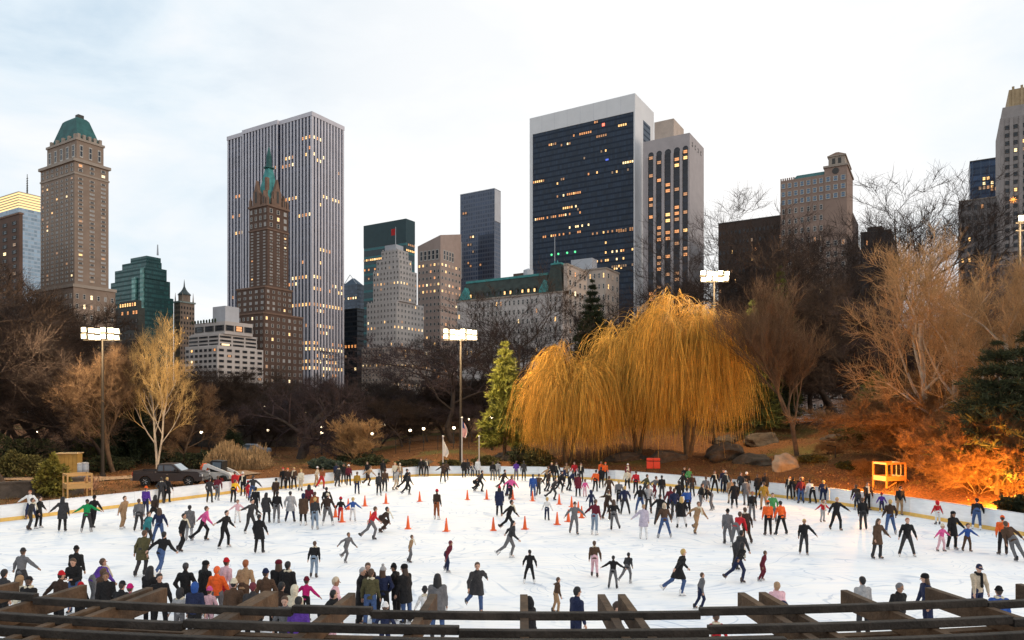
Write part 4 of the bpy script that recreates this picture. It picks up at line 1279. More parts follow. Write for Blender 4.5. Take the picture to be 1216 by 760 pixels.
# the great spreading tree by the pond
sg = fit(grow(205, 11, trunk=.16, spread=1.25, up=.12, kids=(8, 6, 5, 5, 3), ang=(58, 48, 44, 42), wob=.2, r0=.55, ratio=(.72, .66, .62, .6)), H_at(438, 357, 92), 14.5)
a, c = tree_parts(sg, bark_dark, twig_purple, per=5)
plant('spreading_tree', 'wide spreading bare tree with thick trunk before the spired tower', 'tree', None, [('trunk', a), ('crown', c)], 357, Y=92, rz=.6)
# big bare trees around the middle floodlight
elm('tall bare tree with open crown in front of the chateau hotel', 612, 318, 100, 1, 1.0, 1.25, name='tall_bare_tree', fine=True)
elm('bare tree with arching limbs left of the middle floodlight', 538, 372, 104, 3, 4.2, 1.3)
elm('bare tree between chateau hotel and dark conifer', 655, 352, 112, 0, 2.8, 1.2)
elm('thin bare tree behind the middle floodlight mast', 575, 392, 118, 4, 2.0, 1.3)
# right hand hill
for args in [('bare tree behind the big willow under the arched tower', 790, 308, 105, 1, .3, 1.1, None, True), ('bare tree reaching the sky left of the dark brick slab', 868, 232, 118, 2, 1.7, .95, None, True), ('bare tree in front of the dark brick slab', 905, 268, 108, 0, 3.1, 1.15, None, True),
             ('bare tree in front of the campanile tower windows', 962, 252, 112, 1, 4.4, 1.1, None, True), ('dark bare tree below the campanile lantern', 1000, 300, 98, 3, 5.2, 1.2), ('tall bare tree standing clear against the sky right of dark stone block', 1072, 214, 118, 2, .8, 1.15, None, True),
             ('bare tree with fine twigs against the sky left of grey block', 1112, 236, 126, 0, 2.4, 1.0, None, True), ('dark bare tree low behind the upright brown tree', 925, 372, 96, 4, 1.5, 1.2), ('dark bare tree over the parked car on the road', 985, 368, 120, 2, 2.6, 1.3),
             ('dark bare tree behind the pale lit trees', 1046, 338, 92, 0, .2, 1.1), ('dark bare tree over the right floodlight', 838, 345, 128, 3, 1.2, 1.2), ('dark bare tree crowded behind the right willow', 880, 372, 110, 1, 3.9, 1.2),
             ('bare tree right behind the pale lit trees', 1150, 318, 84, 1, 2.1, 1.1), ('bare tree below the deco tower at the right edge', 1205, 325, 78, 3, 4.8, 1.1)]:
    elm(args[0], args[1], args[2], args[3], args[4], args[5], args[6], None, len(args) > 8, dense=len(args) < 8 and args[1] < 1100)
for i, (px, top, Y) in enumerate([(735, 415, 125), (765, 405, 135), (812, 402, 140), (850, 415, 145), (902, 422, 142), (945, 415, 138), (1018, 402, 132), (1050, 390, 140), (1080, 385, 128), (1128, 392, 118), (1178, 388, 105), (1210, 400, 98), (700, 430, 150)]):
    elm('dark bare tree crowding the hill below the right hand towers', px, top, Y, i, None, 1.4, 'dark bare trees on the right hill', dense=True)

# upright brown tree beside the boulder
sg = fit(grow(312, 15, trunk=.28, spread=.62, up=.75, kids=(11, 7, 6, 4, 3), ang=(34, 30, 30, 34), wob=.10, r0=.26, ratio=(.72, .64, .6, .6), nlev=5, rmin=.011), H_at(328, 940, 67.5), 9.6)
a, c = tree_parts(sg, bark_brown, twig_brown, per=3, tup=.6)
plant('upright_tree', 'upright brown bare tree with brushlike crown behind the pale boulder', 'tree', None, [('trunk', a), ('crown', c)], 947, Y=67.5, rz=1.0)
# pale birch with golden top at left
sg = fit(grow(333, 15, trunk=.30, spread=.8, up=.45, kids=(8, 5, 4, 4, 3), ang=(42, 38, 36, 36), wob=.10, r0=.13, ratio=(.52, .62, .6, .6), stems=2), H_at(373, 188, 73), 7.8)
a, c = tree_parts(sg, bark_pale, twig_gold, 2, per=1, tr=.009)
plant('birch_tree', 'pale twin stemmed birch with golden lit crown behind the pickup truck', 'tree', None, [('trunk', a), ('crown', c)], 187, Y=73, rz=2.6)
sg = fit(grow(340, 9, trunk=.2, spread=.95, up=.3, kids=(8, 6, 5, 4, 3), r0=.13), H_at(455, 210, 77), 6.4)
a, c = tree_parts(sg, bark_brown, twig_brown)
plant('small_bare_tree', 'small rounded brown bare tree close to the birch', 'tree', None, [('trunk', a), ('crown', c)], 214, Y=77, rz=.6)
sg = fit(grow(346, 9, trunk=.2, spread=1.0, up=.2, kids=(8, 6, 5, 5, 3), r0=.15, ang=(55, 45, 42, 40)), H_at(408, 140, 72), 7.0)
a, c = tree_parts(sg, bark_brown, twig_brown)
plant('small_bare_tree', 'golden lit bushy bare tree just below the left floodlight', 'tree', None, [('trunk', a), ('crown', c)], 136, Y=72.5, rz=.6)
# tan multi-stemmed bush tree by the slope
sg = fit(grow(351, 6, trunk=.05, spread=.8, up=.5, kids=(9, 7, 5, 4), ang=(38, 34, 34, 36), stems=3, r0=.09, nlev=4), H_at(488, 421, 86), 5.2)
a, c = tree_parts(sg, bark_brown, twig_pale, 1)
plant('bushy_tree', 'tan many stemmed bush on the slope right of the spreading tree', 'shrub', None, [('trunk', a), ('crown', c)], 421, Y=86)
# warm lit trees at right
for lab, px, top, Y, Wd, sd, twg, brk, rz in [('pale tan bare tree lit from below at the right of the wooden stand', 1092, 280, 58, 11.5, 361, twig_pale, bark_pale, .5), ('tall pale twigged tree with a crooked white limb below the grey block', 1150, 268, 54, 9.5, 367, twig_pale, bark_pale, 2.0),
                                     ('pale lit bare tree at the right edge below the deco tower', 1213, 290, 48, 7.0, 373, twig_pale, bark_pale, 4.0)]:
    sg = fit(grow(sd, 15, trunk=.25, spread=.9, up=.35, kids=(9, 5, 5, 4, 3), ang=(44, 40, 38, 38), r0=.2, wob=.14, rmin=.010), H_at(top, px, Y), Wd)
    a, c = tree_parts(sg, brk, twg, per=2, tr=.008)
    plant('pale_bare_tree', lab, 'tree', None, [('trunk', a), ('crown', c)], px, Y=Y, rz=rz)
RUS = []
for sd in range(3):
    sg = fit(grow(380 + sd, 6, trunk=.06, spread=1.0, up=.3, kids=(9, 7, 6, 5), ang=(48, 42, 40, 40), stems=3, r0=.07, nlev=4, wob=.2, rmin=.009), 6, 7.5)
    a, c = tree_parts(sg, bark_brown, twig_red, 1, per=9, tl=.07, tr=.009)
    RUS.append([('trunk', a), ('crown', c)])
for i, (lab, px, top, Y, w) in enumerate([('russet thicket bush just above the right wooden stand', 1078, 452, 60, 1.2), ('tall russet bush left of the dark right conifer', 1128, 425, 55, 1.25), ('russet bush glowing orange behind the right boards', 1150, 482, 49, 1.2), ('russet bush under the pale lit tree', 1102, 486, 64, 1.3),
                                     ('orange lit bush at the right edge beside the ground floodlight', 1198, 478, 46.0, .95), ('small russet bush behind the man leaning on boards', 1160, 520, 46.5, 1.0), ('brown thicket bush right of the boulder', 984, 520, 68, 1.3), ('brown bush behind the right boards and wooden lamp post', 1012, 512, 72, 1.3), ('brown bush left of the right wooden stand', 1026, 548, 58, 1.0), ('brown bush at far right behind orange lit bush', 1212, 455, 50, 1.0)]):
    plant('russet_bush', lab, 'shrub', None, RUS[i % 3], px, Y=Y, rz=i * 1.3, sc=max(.25, H_at(top, px, Y) / 6), szx=w)

# ---- willows: limbs, then thousands of hanging wands
wil_m = mat('willow_wands', (.68, .365, .058), .75, .4, .9, island=.62)
wil_m2 = mat('willow_wands_pale', (.74, .43, .085), .75, .35, .9, island=.6)
wil_bark = mat('willow_bark', (.13, .085, .045), .95, .3, 2, .5)
def willow(label, px, Y, top, Wd, seed, bx=0, low=.6):
    rg = np.random.default_rng(seed)
    H = H_at(top, px, Y)
    limbs, twigs = [], []
    ends = []
    ns = 3
    for s in range(ns):                                # leaning stems from one base
        az = s * 2.1 + rg.uniform(-.3, .3)
        d = norm(np.array([math.cos(az) * .32, math.sin(az) * .32, 1.0]))
        p = np.array([math.cos(az) * .25, math.sin(az) * .25, -.3]); r = .26
        for i in range(5):
            q = p + d * H * .11
            limbs.append((p, q, r, r * .86, 0)); r *= .86; p = q
            d = norm(d + rg.normal(0, .10, 3) + np.array([0, 0, .05]))
            if i >= 1:
                for k in range(3):
                    a2 = rg.uniform(0, 6.28)
                    d2 = norm(np.array([math.cos(a2) * rg.uniform(.5, 1.0), math.sin(a2) * rg.uniform(.5, 1.0), rg.uniform(.6, 1.3)]))
                    pp = p.copy(); rr = r * .55
                    hh = rg.uniform(.35, .62) * H * (1 - .09 * i)
                    for j in range(6):
                        qq = pp + d2 * hh / 6
                        limbs.append((pp, qq, max(.02, rr), max(.016, rr * .8), 1)); rr *= .8; pp = qq
                        d2 = norm(d2 + rg.normal(0, .10, 3) + np.array([0, 0, .10 - .10 * j]))
                        if j >= 1: ends.append((qq, d2))
    E = np.array([e[0] for e in ends]); 
    sc = np.array([Wd / (np.ptp(E[:, 0]) + 1.6), Wd * .8 / (np.ptp(E[:, 1]) + 1.6), (H - .4) / (E[:, 2].max() + .5)])
    limbs = [(a * sc, b * sc, r0, r1, l) for a, b, r0, r1, l in limbs]
    E = E * sc
    cen = E[:, :2].mean(0)
    # twigs arching out of the limbs; wands hang from along them
    starts, dirs, tint = [], [], []
    for e in E:
        for k in range(12):
            out = e[:2] - cen; out = out / (np.linalg.norm(out) + .3)
            d = norm(np.array([out[0] * .8 + rg.normal(0, .6), out[1] * .8 + rg.normal(0, .6), rg.uniform(.15, 1.1)]))
            p = e.copy(); L_ = rg.uniform(.7, 2.6)
            for j in range(4):
                q = p + d * L_ / 4
                twigs.append((p, q, .016, .013, 3)); p = q
                d = norm(d + np.array([0, 0, -.28]) + rg.normal(0, .08, 3))
                for _ in range(2):
                    starts.append(p + rg.normal(0, .05, 3)); dirs.append(norm(d + rg.normal(0, .25, 3)))
    S = np.array(starts); D = np.array(dirs)
    gap = np.sin(S[:, 0] * 1.7 + seed) + np.sin(S[:, 1] * 2.1 + S[:, 2] * .9 + seed * 2) + np.sin(S[:, 0] * .9 - S[:, 2] * 1.3)
    kp = rg.uniform(0, 1, len(S)) < np.clip(.55 + .32 * gap, .12, 1)          # wands hang in curtains with gaps between
    S, D = S[kp], D[kp]; n = len(S)
    edge = np.clip(np.linalg.norm(S[:, :2] - cen, axis=1) / (Wd * .45), 0, 1)
    lo = np.maximum(.25, H * (low - .26 - .30 * edge))                        # how low the curtain reaches: outer wands sweep near the ground
    clump = .5 + .5 * np.sin(S[:, 0] * 2.3 + seed) * np.cos(S[:, 1] * 1.9)
    Lw = np.clip((S[:, 2] - lo) * rg.uniform(.22, 1.05, n) * (.62 + .48 * clump), .8, 10.5)
    NS = 7
    P = S.copy(); d = D * np.array([1, 1, .4])
    Ps, Qs, r0, r1 = [], [], [], []
    sway = rg.normal(0, .09, (n, 3)); sway[:, 2] = 0
    for i in range(NS):
        d = norm(d * np.array([.78, .78, 1]) + np.array([0, 0, -.52]) + sway + rg.normal(0, .115, (n, 3)))
        Q = P + d * (Lw / NS)[:, None]
        Ps.append(P); Qs.append(Q)
        a = .017 * (1 - i / NS) + .006
        r0.append(np.full(n, a)); r1.append(np.full(n, a - .0016)); P = Q
    # share rings along each wand so that one wand is one island (for its tint)
    pts = np.stack([Ps[0]] + Qs, 1)                    # n, NS+1, 3
    rad = np.linspace(.017, .007, NS + 1)
    t = np.linspace(0, 2 * math.pi, 3, endpoint=False)
    ring = np.stack([np.cos(t), np.sin(t), 0 * t], -1)
    V = pts[:, :, None] + ring[None, None] * rad[None, :, None, None]
    V[:, :, :, 2] += rg.normal(0, .01, V.shape[:3])
    idx = np.arange(n * (NS + 1) * 3).reshape(n, NS + 1, 3)
    Q = np.stack([idx[:, :-1], np.roll(idx, -1, 2)[:, :-1], np.roll(idx, -1, 2)[:, 1:], idx[:, 1:]], -1).reshape(-1, 4)
    tw = np.array([(*s[0], *s[1], s[2], s[3]) for s in twigs])
    tv, tq = tubes_np(tw[:, :3], tw[:, 3:6], tw[:, 6], tw[:, 7], 3)
    v, q = join([(V.reshape(-1, 3), Q), (tv, tq)])
    root = plant('willow_tree', label, 'tree', 'golden weeping willows by the ice', [('trunk', seg_mesh('trunk', limbs, 7, wil_bark)), ('crown', np_mesh('crown', v, q, [wil_m if seed % 2 else wil_m2]))], px, Y=Y)
    return root
willow('golden weeping willow, lowest and leftmost, beside the green pine', 674, 76, 402, 8.4, 501, low=.50)
willow('golden weeping willow in the middle, behind the others', 757, 78, 368, 8.0, 502, low=.52)
willow('tallest golden weeping willow on the right, reaching up to the floodlight', 817, 74, 342, 8.2, 503, low=.55)

# ---- conifers
need_lt = mat('bright_pine_needles', (.165, .165, .028), .8, .35, .7, island=.4)
need_dk = mat('dark_conifer_needles', (.022, .032, .014), .9, .3, .7, island=.4)
need_rt = mat('sombre_pine_needles', (.038, .042, .016), .9, .35, .6, island=.5)
need_md = mat('olive_conifer_needles', (.075, .085, .022), .9, .35, .6, island=.4)
def conifer(name, label, px, Y, top, Wd, m, seed, gap=1.0, tuft=.5, nb=150, open_=.75, z0=.08, group=None, shape=1.0, base_dz=-.1):
    rg = np.random.default_rng(seed)
    H = H_at(top, px, Y)
    segs = [(np.array([0, 0, -.3]), np.array([.1, 0, H * .5]), H * .016, H * .011, 0), (np.array([.1, 0, H * .5]), np.array([.05, .05, H * .985]), H * .011, .02, 0)]
    T, Dd, Sz = [], [], []
    nb_ = nb
    for i in range(nb_):
        f = z0 + (1 - z0) * (i / nb_) ** .92
        f = round(f * 22 * gap) / (22 * gap) * .55 + f * .45      # gather in whorls
        z = H * f
        az = i * 2.4 + rg.uniform(-.5, .5)
        L_ = Wd * .5 * max(0.0, 1 - f) ** shape * rg.uniform(.65, 1.12) + .12
        d = np.array([math.cos(az), math.sin(az), rg.uniform(-.02, .30)]); p = np.array([.06, 0, z])
        k = max(3, int(L_ / .42))
        for j in range(k):
            q = p + d * L_ / k
            segs.append((p, q, max(.012, .035 * (1 - j / k)), max(.01, .035 * (1 - (j + 1) / k)), 1))
            p = q; d = norm(d + np.array([0, 0, .05 if j > k / 2 else -.08]) + rg.normal(0, .06, 3))
            if j >= k * (1 - open_) - 1:
                nt_ = 26
                c = p + rg.normal(0, .05 + .12 * min(1, (1 - f) * 4), (nt_, 3)) * np.array([1.3, 1.3, .55])
                T.append(c); Dd.append(norm(d[None] * .8 + rg.normal(0, .55, (nt_, 3)) + np.array([0, 0, .25]))); Sz.append(rg.uniform(.55, 1.2, nt_) * tuft * (.45 + .6 * min(1, (1 - f) * 3)))
    T, Dd, Sz = np.vstack(T), np.vstack(Dd), np.concatenate(Sz)
    side = norm(np.cross(Dd, rg.normal(0, 1, Dd.shape)))
    wv = (Sz * .085)[:, None]
    V = np.stack([T - side * wv, T + side * wv, T + Dd * Sz[:, None] + side * wv * .3, T + Dd * Sz[:, None] - side * wv * .3], 1).reshape(-1, 3)
    Q = np.arange(len(V)).reshape(-1, 4)
    return plant(name, label, 'tree', group, [('trunk', seg_mesh('trunk', segs, 5, bark_brown)), ('crown', np_mesh('crown', V, Q, [m]))], px, Y=Y, dz=base_dz)
conifer('pine_tree', 'bright yellow green pine beside the lowest willow', 599, 82, 405, 6.8, need_lt, 601, .6, .7, 150, .8, .12)
conifer('pine_tree', 'olive pine peeping out between big willow and upright brown tree', 893, 84, 355, 8.0, need_md, 602, .6, .62, 140, .7)
conifer('conifer', 'dark conifer spire before the cream stone block', 703, 108, 332, 11, need_dk, 603, 1, .7, 230, .9)
conifer('conifer', 'dark olive conifer above the upright brown tree', 926, 100, 316, 8, need_md, 604, 1, .6, 170, .9)
conifer('conifer', 'dark conifer behind the birch and truck at left', 152, 80, 452, 8.0, need_dk, 605, 1, .55, 190, .95)
conifer('conifer', 'olive conifer between wooden crate and birch at left', 118, 86, 470, 7.0, need_md, 606, 1, .55, 160, .95)
conifer('conifer', 'dark green conifer at the right edge above the orange light', 1184, 46, 405, 8.5, need_rt, 607, .45, .5, 120, .8, .22, None, .75)
conifer('conifer', 'second dark conifer cut off by the right edge', 1226, 47, 380, 8.0, need_rt, 611, .45, .5, 110, .8, .2, None, .75)
conifer('conifer', 'low olive conifer left of the russet thicket', 1040, 70, 440, 6.6, need_md, 608, .8, .55, 150, .85)
conifer('conifer', 'narrow dark conifer by the stone wall at left', 274, 96, 506, 3.6, need_dk, 609, 1, .42, 110, 1)
conifer('conifer', 'dark conifer below the middle of the hill right of the willows', 915, 92, 420, 7.0, need_dk, 610, .9, .6, 150, .9)

# ---- leafy shrubs
def leaf_shrub(name, label, px, Y, top, Wd, m, seed, n=3600, sz=.16, cat='shrub', lump=.25, cone=0.0, group=None):
    rg = np.random.default_rng(seed)
    H = max(.5, H_at(top, px, Y))
    u = norm(rg.normal(0, 1, (n, 3)))
    rad = rg.uniform(.55, 1.0, n) ** .6
    lp = 1 + lump * np.sin(u[:, 0] * 5 + seed) * np.cos(u[:, 1] * 4 + seed) + lump * .6 * np.sin(u[:, 2] * 9 + u[:, 0] * 7)
    p = u * (rad * lp)[:, None]
    p[:, 2] = (p[:, 2] + 1) / 2
    if cone:
        w = 1 - cone * np.clip(p[:, 2], 0, 1); p[:, 0] *= w; p[:, 1] *= w
    p = p * np.array([Wd / 2, Wd / 2, H]); p[:, 2] = np.maximum(p[:, 2], .02)
    d = norm(u + rg.normal(0, .6, (n, 3))); s = norm(np.cross(d, rg.normal(0, 1, (n, 3))))
    z = sz * rg.uniform(.6, 1.3, n)[:, None]
    V = np.stack([p - s * z * .4, p + s * z * .4, p + d * z + s * z * .3, p + d * z - s * z * .3], 1).reshape(-1, 3)
    st = []
    for k in range(7):
        a = k * .9; st.append((np.array([0, 0, -.2]), np.array([math.cos(a) * Wd * .3, math.sin(a) * Wd * .3, H * .75]), .05, .015, 0))
    return plant(name, label, cat, group, [('stems', seg_mesh('stems', st, 5, bark_brown)), ('foliage', np_mesh('foliage', V, np.arange(len(V)).reshape(-1, 4), [m]))], px, Y=Y)
lf_dk = mat('dark_shrub_leaves', (.030, .036, .014), .85, .35, 1, island=.4)
lf_ol = mat('olive_shrub_leaves', (.075, .068, .020), .85, .35, 1, island=.4)
lf_yl = mat('yellow_green_leaves', (.20, .165, .028), .85, .35, 1, island=.4)
lf_bl = mat('blue_green_needles', (.055, .075, .055), .85, .3, 1, island=.35)
leaf_shrub('cone_shrub', 'yellow green cone shaped bush beside the left wooden stand', 63, 54, 541, 2.7, lf_yl, 701, 4200, .17, cone=.55)
leaf_shrub('round_bush', 'small dark round bush at the far left', 22, 66, 537, 3.6, lf_ol, 702)
leaf_shrub('round_bush', 'large dark round bush left of the yellow wooden crate', 40, 72, 520, 5.2, lf_dk, 703, 5200, .18)
leaf_shrub('round_bush', 'dark bush cut off by the left edge', -4, 70, 515, 5.0, lf_dk, 704)
for i, (lab, px, Y, top, w, m) in enumerate([('low blue green shrub below the spreading tree', 383, 79, 543, 2.6, lf_bl), ('low blue green shrub right of its twin', 396, 78, 547, 2.4, lf_bl), ('dark low shrub left of the white flag', 490, 80, 545, 3.2, lf_dk), ('dark low shrub below the tan bush', 440, 82, 543, 3.8, lf_dk), ('wide low dark hedge shrub on the slope', 425, 88, 538, 5.4, lf_dk), ('olive low shrub between the flagpoles', 537, 79, 546, 2.4, lf_ol), ('olive shrub right of the flagpoles', 578, 78, 541, 2.8, lf_ol), ('dark shrub under the lowest willow', 622, 77, 528, 3.2, lf_dk), ('dark shrub below the middle willow', 640, 75, 533, 3.0, lf_ol), ('olive shrub on the right hill above brown bush', 1005, 82, 512, 3.4, lf_ol), ('dark shrub behind the yellow wooden crate', 128, 74, 540, 4.4, lf_dk), ('dark shrub behind the pickup truck', 232, 78, 538, 4.6, lf_dk), ('dark shrub below the narrow conifer at left', 262, 84, 532, 4.6, lf_dk), ('dark shrub right of the pickup truck cab', 205, 86, 536, 5, lf_dk), ('dark bush at the right edge behind the orange light', 1214, 41, 588, 2.2, lf_dk), ('dark low bush by the right stand', 1008, 60, 566, 1.6, lf_dk), ('dark bush between boulder and tree', 965, 64, 540, 2.2, lf_ol)]):
    leaf_shrub('low_shrub', lab, px, Y, top, w, m, 720 + i, 2600, .15)
# dry reeds behind the loader, ornamental grass behind the wooden stand
reed_m = mat('dry_reeds', (.30, .20, .105), .9, .3, 1, island=.4)
def reeds(name, label, px0, px1, Y, h, n, seed, m):
    rg = np.random.default_rng(seed)
    x0, x1 = (px0 - CX) / F * Y, (px1 - CX) / F * Y
    cx_ = (x0 + x1) / 2
    x = rg.uniform(x0, x1, n) - cx_; y = rg.uniform(-1.5, 1.5, n)
    b = np.stack([x, y, np.zeros(n)], -1)
    t = b + np.stack([rg.normal(0, .22, n), rg.normal(0, .22, n), h * rg.uniform(.45, 1.12, n) * (.72 + .28 * np.sin(x * 1.1 + seed) * np.cos(x * .43 + y)) * np.clip(1.25 - np.abs(x / (x1 - x0) * 2) ** 4, .3, 1)], -1)
    mid = (b + t) / 2 + rg.normal(0, .05, (n, 3))
    v1, q1 = tubes_np(b, mid, np.full(n, .014), np.full(n, .012), 3)
    v2, q2 = tubes_np(mid, t, np.full(n, .012), np.full(n, .004), 3)
    hd = norm(t - mid)
    v3, q3 = tubes_np(t - hd * .25, t + hd * .12, np.full(n, .035), np.full(n, .012), 3)
    v, q = join([(v1, q1), (v2, q2), (v3, q3)])
    o = inst(name, np_mesh(name, v, q, [m]), None, (cx_, Y, gz(cx_, Y)))
    return tag(o, label, 'reeds', kind='stuff')
reeds('reeds', 'bed of tall dry tan reeds behind the white loader', 247, 318, 76, 2.7, 4200, 801, reed_m)
reeds('grass', 'tuft of dry pinkish ornamental grass behind the left wooden stand', 78, 104, 57, 1.5, 900, 802, mat('pink_dry_grass', (.40, .22, .13), .9, .3, 1, island=.35))

# fallen leaves and tussocks on the banks
rg = np.random.default_rng(9)
n = 26000
px_ = rg.uniform(-40, 1260, n); Yv = rg.uniform(36, 118, n) 
xv = (px_ - CX) / F * Yv
dd = inside_dist(xv, Yv)
ok = (dd > .6) & (dd < 45)
xv, Yv = xv[ok], Yv[ok]; n = len(xv)
zv = ground_z(xv, Yv)
c = np.stack([xv, Yv, zv + .03], -1)
a = rg.normal(0, 1, (n, 3)); a[:, 2] *= .35; a = norm(a); b_ = norm(np.cross(a, rg.normal(0, .3, (n, 3)) + np.array([0, 0, 1.0])))
s = rg.uniform(.05, .13, n)[:, None]
V = np.stack([c - a * s, c - b_ * s * .6, c + a * s + np.array([0, 0, .03]), c + b_ * s * .6], 1).reshape(-1, 3)
o = inst('fallen_leaves', np_mesh('fallen_leaves', V, np.arange(len(V)).reshape(-1, 4), [mat('fallen_leaf', (.26, .125, .045), .9, .3, .5, island=.6)]))
tag(o, 'brown fallen leaves scattered over the banks round the ice', 'leaves', kind='stuff')
n = 9000
px_ = rg.uniform(-40, 1260, n); Yv = rg.uniform(36, 105, n); xv = (px_ - CX) / F * Yv
ok = (inside_dist(xv, Yv) > .5) & (np.sin(xv * .21 + 2) + np.sin(Yv * .19 + xv * .08) > .2)
xv, Yv = xv[ok], Yv[ok]
K = 5
xv = np.repeat(xv, K) + rg.normal(0, .12, len(xv) * K); Yv = np.repeat(Yv, K) + rg.normal(0, .12, len(Yv) * K); n = len(xv)
b = np.stack([xv, Yv, ground_z(xv, Yv)], -1); t = b + np.stack([rg.normal(0, .1, n), rg.normal(0, .1, n), rg.uniform(.12, .34, n)], -1)
V, Q = tubes_np(b, t, np.full(n, .016), np.full(n, .004), 3)
o = inst('grass', np_mesh('grass', V, Q, [mat('winter_grass', (.17, .115, .045), .9, .3, .5, island=.45)]))
tag(o, 'pale winter grass tufts on the banks', 'grass', kind='stuff')

# ---- rocks
rock_m = mat('schist_rock', (.075, .055, .038), .95, .5, 1.6, 1.6, 5)
rock_l = mat('pale_boulder', (.27, .21, .15), .85, .25, 1.2, .6, 6)
def rock(name, label, px, Y, w, d, h, seed, m, dz=-.25, group=None, rz=0):
    rg = np.random.default_rng(seed); h = h * (.62 if m is rock_m else 1)
    import bmesh
    bm = bmesh.new(); bmesh.ops.create_icosphere(bm, subdivisions=4, radius=1)
    ph = rg.uniform(0, 6, 6)
    pl = norm(rg.normal(0, 1, (9, 3))); pd = rg.uniform(.62, .95, 9)
    for v in bm.verts:
        p = np.array(v.co)
        for a, q in zip(pl, pd):                        # chop with planes: angular faces
            k = p @ a - q
            if k > 0: p = p - a * k * .92
        f = 1 + .06 * math.sin(p[0] * 5 + ph[0]) * math.sin(p[1] * 6 + ph[1]) + .04 * math.sin(p[2] * 11 + ph[2] + p[0] * 7)
        p = p * f * np.array([w / 2, d / 2, h])
        v.co = p
    me = bpy.data.meshes.new(name); bm.to_mesh(me); bm.free(); me.materials.append(m)
    x = (px - CX) / F * Y
    o = inst(name, me, None, (x, Y, gz(x, Y) + dz), (0, 0, rz))
    return tag(o, label, 'rock', group)
rock('boulder', 'pale smooth boulder behind the right boards at the foot of the upright tree', 931, 63, 2.7, 2.2, 1.45, 901, rock_l, .05, rz=.2)
for i, (lab, px, Y, w, d, h) in enumerate([('dark sloping rock outcrop beside the flagpoles under the willow', 628, 82, 6.4, 4, 2.7), ('flat rock ledge on the grassy slope above the flagpoles', 603, 86, 3.6, 3, 1.5), ('dark rock mass behind the right willow trunk', 862, 72, 5.5, 4, 2.3), ('long dark rock shelf left of the pale boulder', 896, 68, 4.6, 3, 1.9), ('dark mossy rock between the willow trunks', 790, 74, 5, 3, 2.0), ('low brown rock under the willows', 742, 76, 5.5, 3, 1.4), ('dark rock ledge uphill of the pale boulder', 905, 80, 5, 4, 2.1), ('dark rock right of the upright tree', 1000, 76, 5, 4, 1.7), ('low dark rock at the bank left of the white flag', 505, 82, 3, 2, .8), ('row stone at the foot of the birch', 145, 66, 1.8, 1.2, .5), ('dark rock uphill between willow and road', 865, 84, 5, 3, 1.5)]):
    rock('rock_outcrop', lab, px, Y, w, d, h, 910 + i, rock_m, -.2, rz=i * .7)
# retaining wall of the left planting bed
def wall_run(name, label, pts, h, th, m, cap=None):
    root = empty(name, (pts[0][0], pts[0][1], gz(*pts[0])), 0, label, 'wall')
    mb = MB(); mc = MB()
    for i in range(len(pts) - 1):
        a, b = np.array(pts[i]), np.array(pts[i + 1]); d = b - a; L_ = np.linalg.norm(d); ang = math.atan2(d[1], d[0])
        M = Matrix.Translation((a[0] - pts[0][0], a[1] - pts[0][1], 0)) @ Matrix.Rotation(ang, 4, 'Z')
        mb.box(0, L_, -th / 2, th / 2, -.6, h, 0, M); mc.box(-.03, L_ + .03, -th / 2 - .06, th / 2 + .06, h + .003, h + .14, 0, M)
    mb.build('wall_body', m, root); mc.build('coping', cap or m, root)
    return root
stonew = mat('rubble_stone', (.085, .068, .055), .95, .4, 1.4, .8, 5)
wall_run('stone_wall', 'low dark stone retaining wall behind the left boards', [(-41, 48.5), (-35.5, 53.2), (-33.6, 56)], .85, .5, stonew)
wall_run('stone_wall', 'dark stone bridge wall with pale coping below the lit shop fronts', [W(226, 500, 122)[:2], W(262, 500, 117)[:2], W(300, 500, 114)[:2], W(352, 500, 118)[:2]], 3.4, .7, stonew, mat('grey_coping', (.22, .2, .19), .9, .2))
# ================================================================== lamps, street furniture, vehicles, pergola
lamp_hot = glow('flood_lens', (1, .84, .52), 2.0)
pole_m = mat('brown_steel_pole', (.022, .017, .013), .6, .2, 3)
black_m = mat('black_metal', (.02, .02, .021), .5, .2, 3)
def point(loc, power, col, rad=.4, name='lamp_light'):
    l = bpy.data.lights.new(name, 'POINT'); l.energy = power; l.color = col; l.shadow_soft_size = rad
    o = link(bpy.data.objects.new(name, l)); o.location = loc
    return o
def spot(loc, tgt, power, col, ang=110, rad=.4):
    l = bpy.data.lights.new('flood_light', 'SPOT'); l.energy = power; l.color = col; l.shadow_soft_size = rad; l.spot_size = R(ang); l.spot_blend = .6
    o = link(bpy.data.objects.new('flood_light', l)); o.location = loc
    o.rotation_euler = (Vector(tgt) - Vector(loc)).to_track_quat('-Z', 'Y').to_euler()
    return o
WARM = (1, .74, .42)
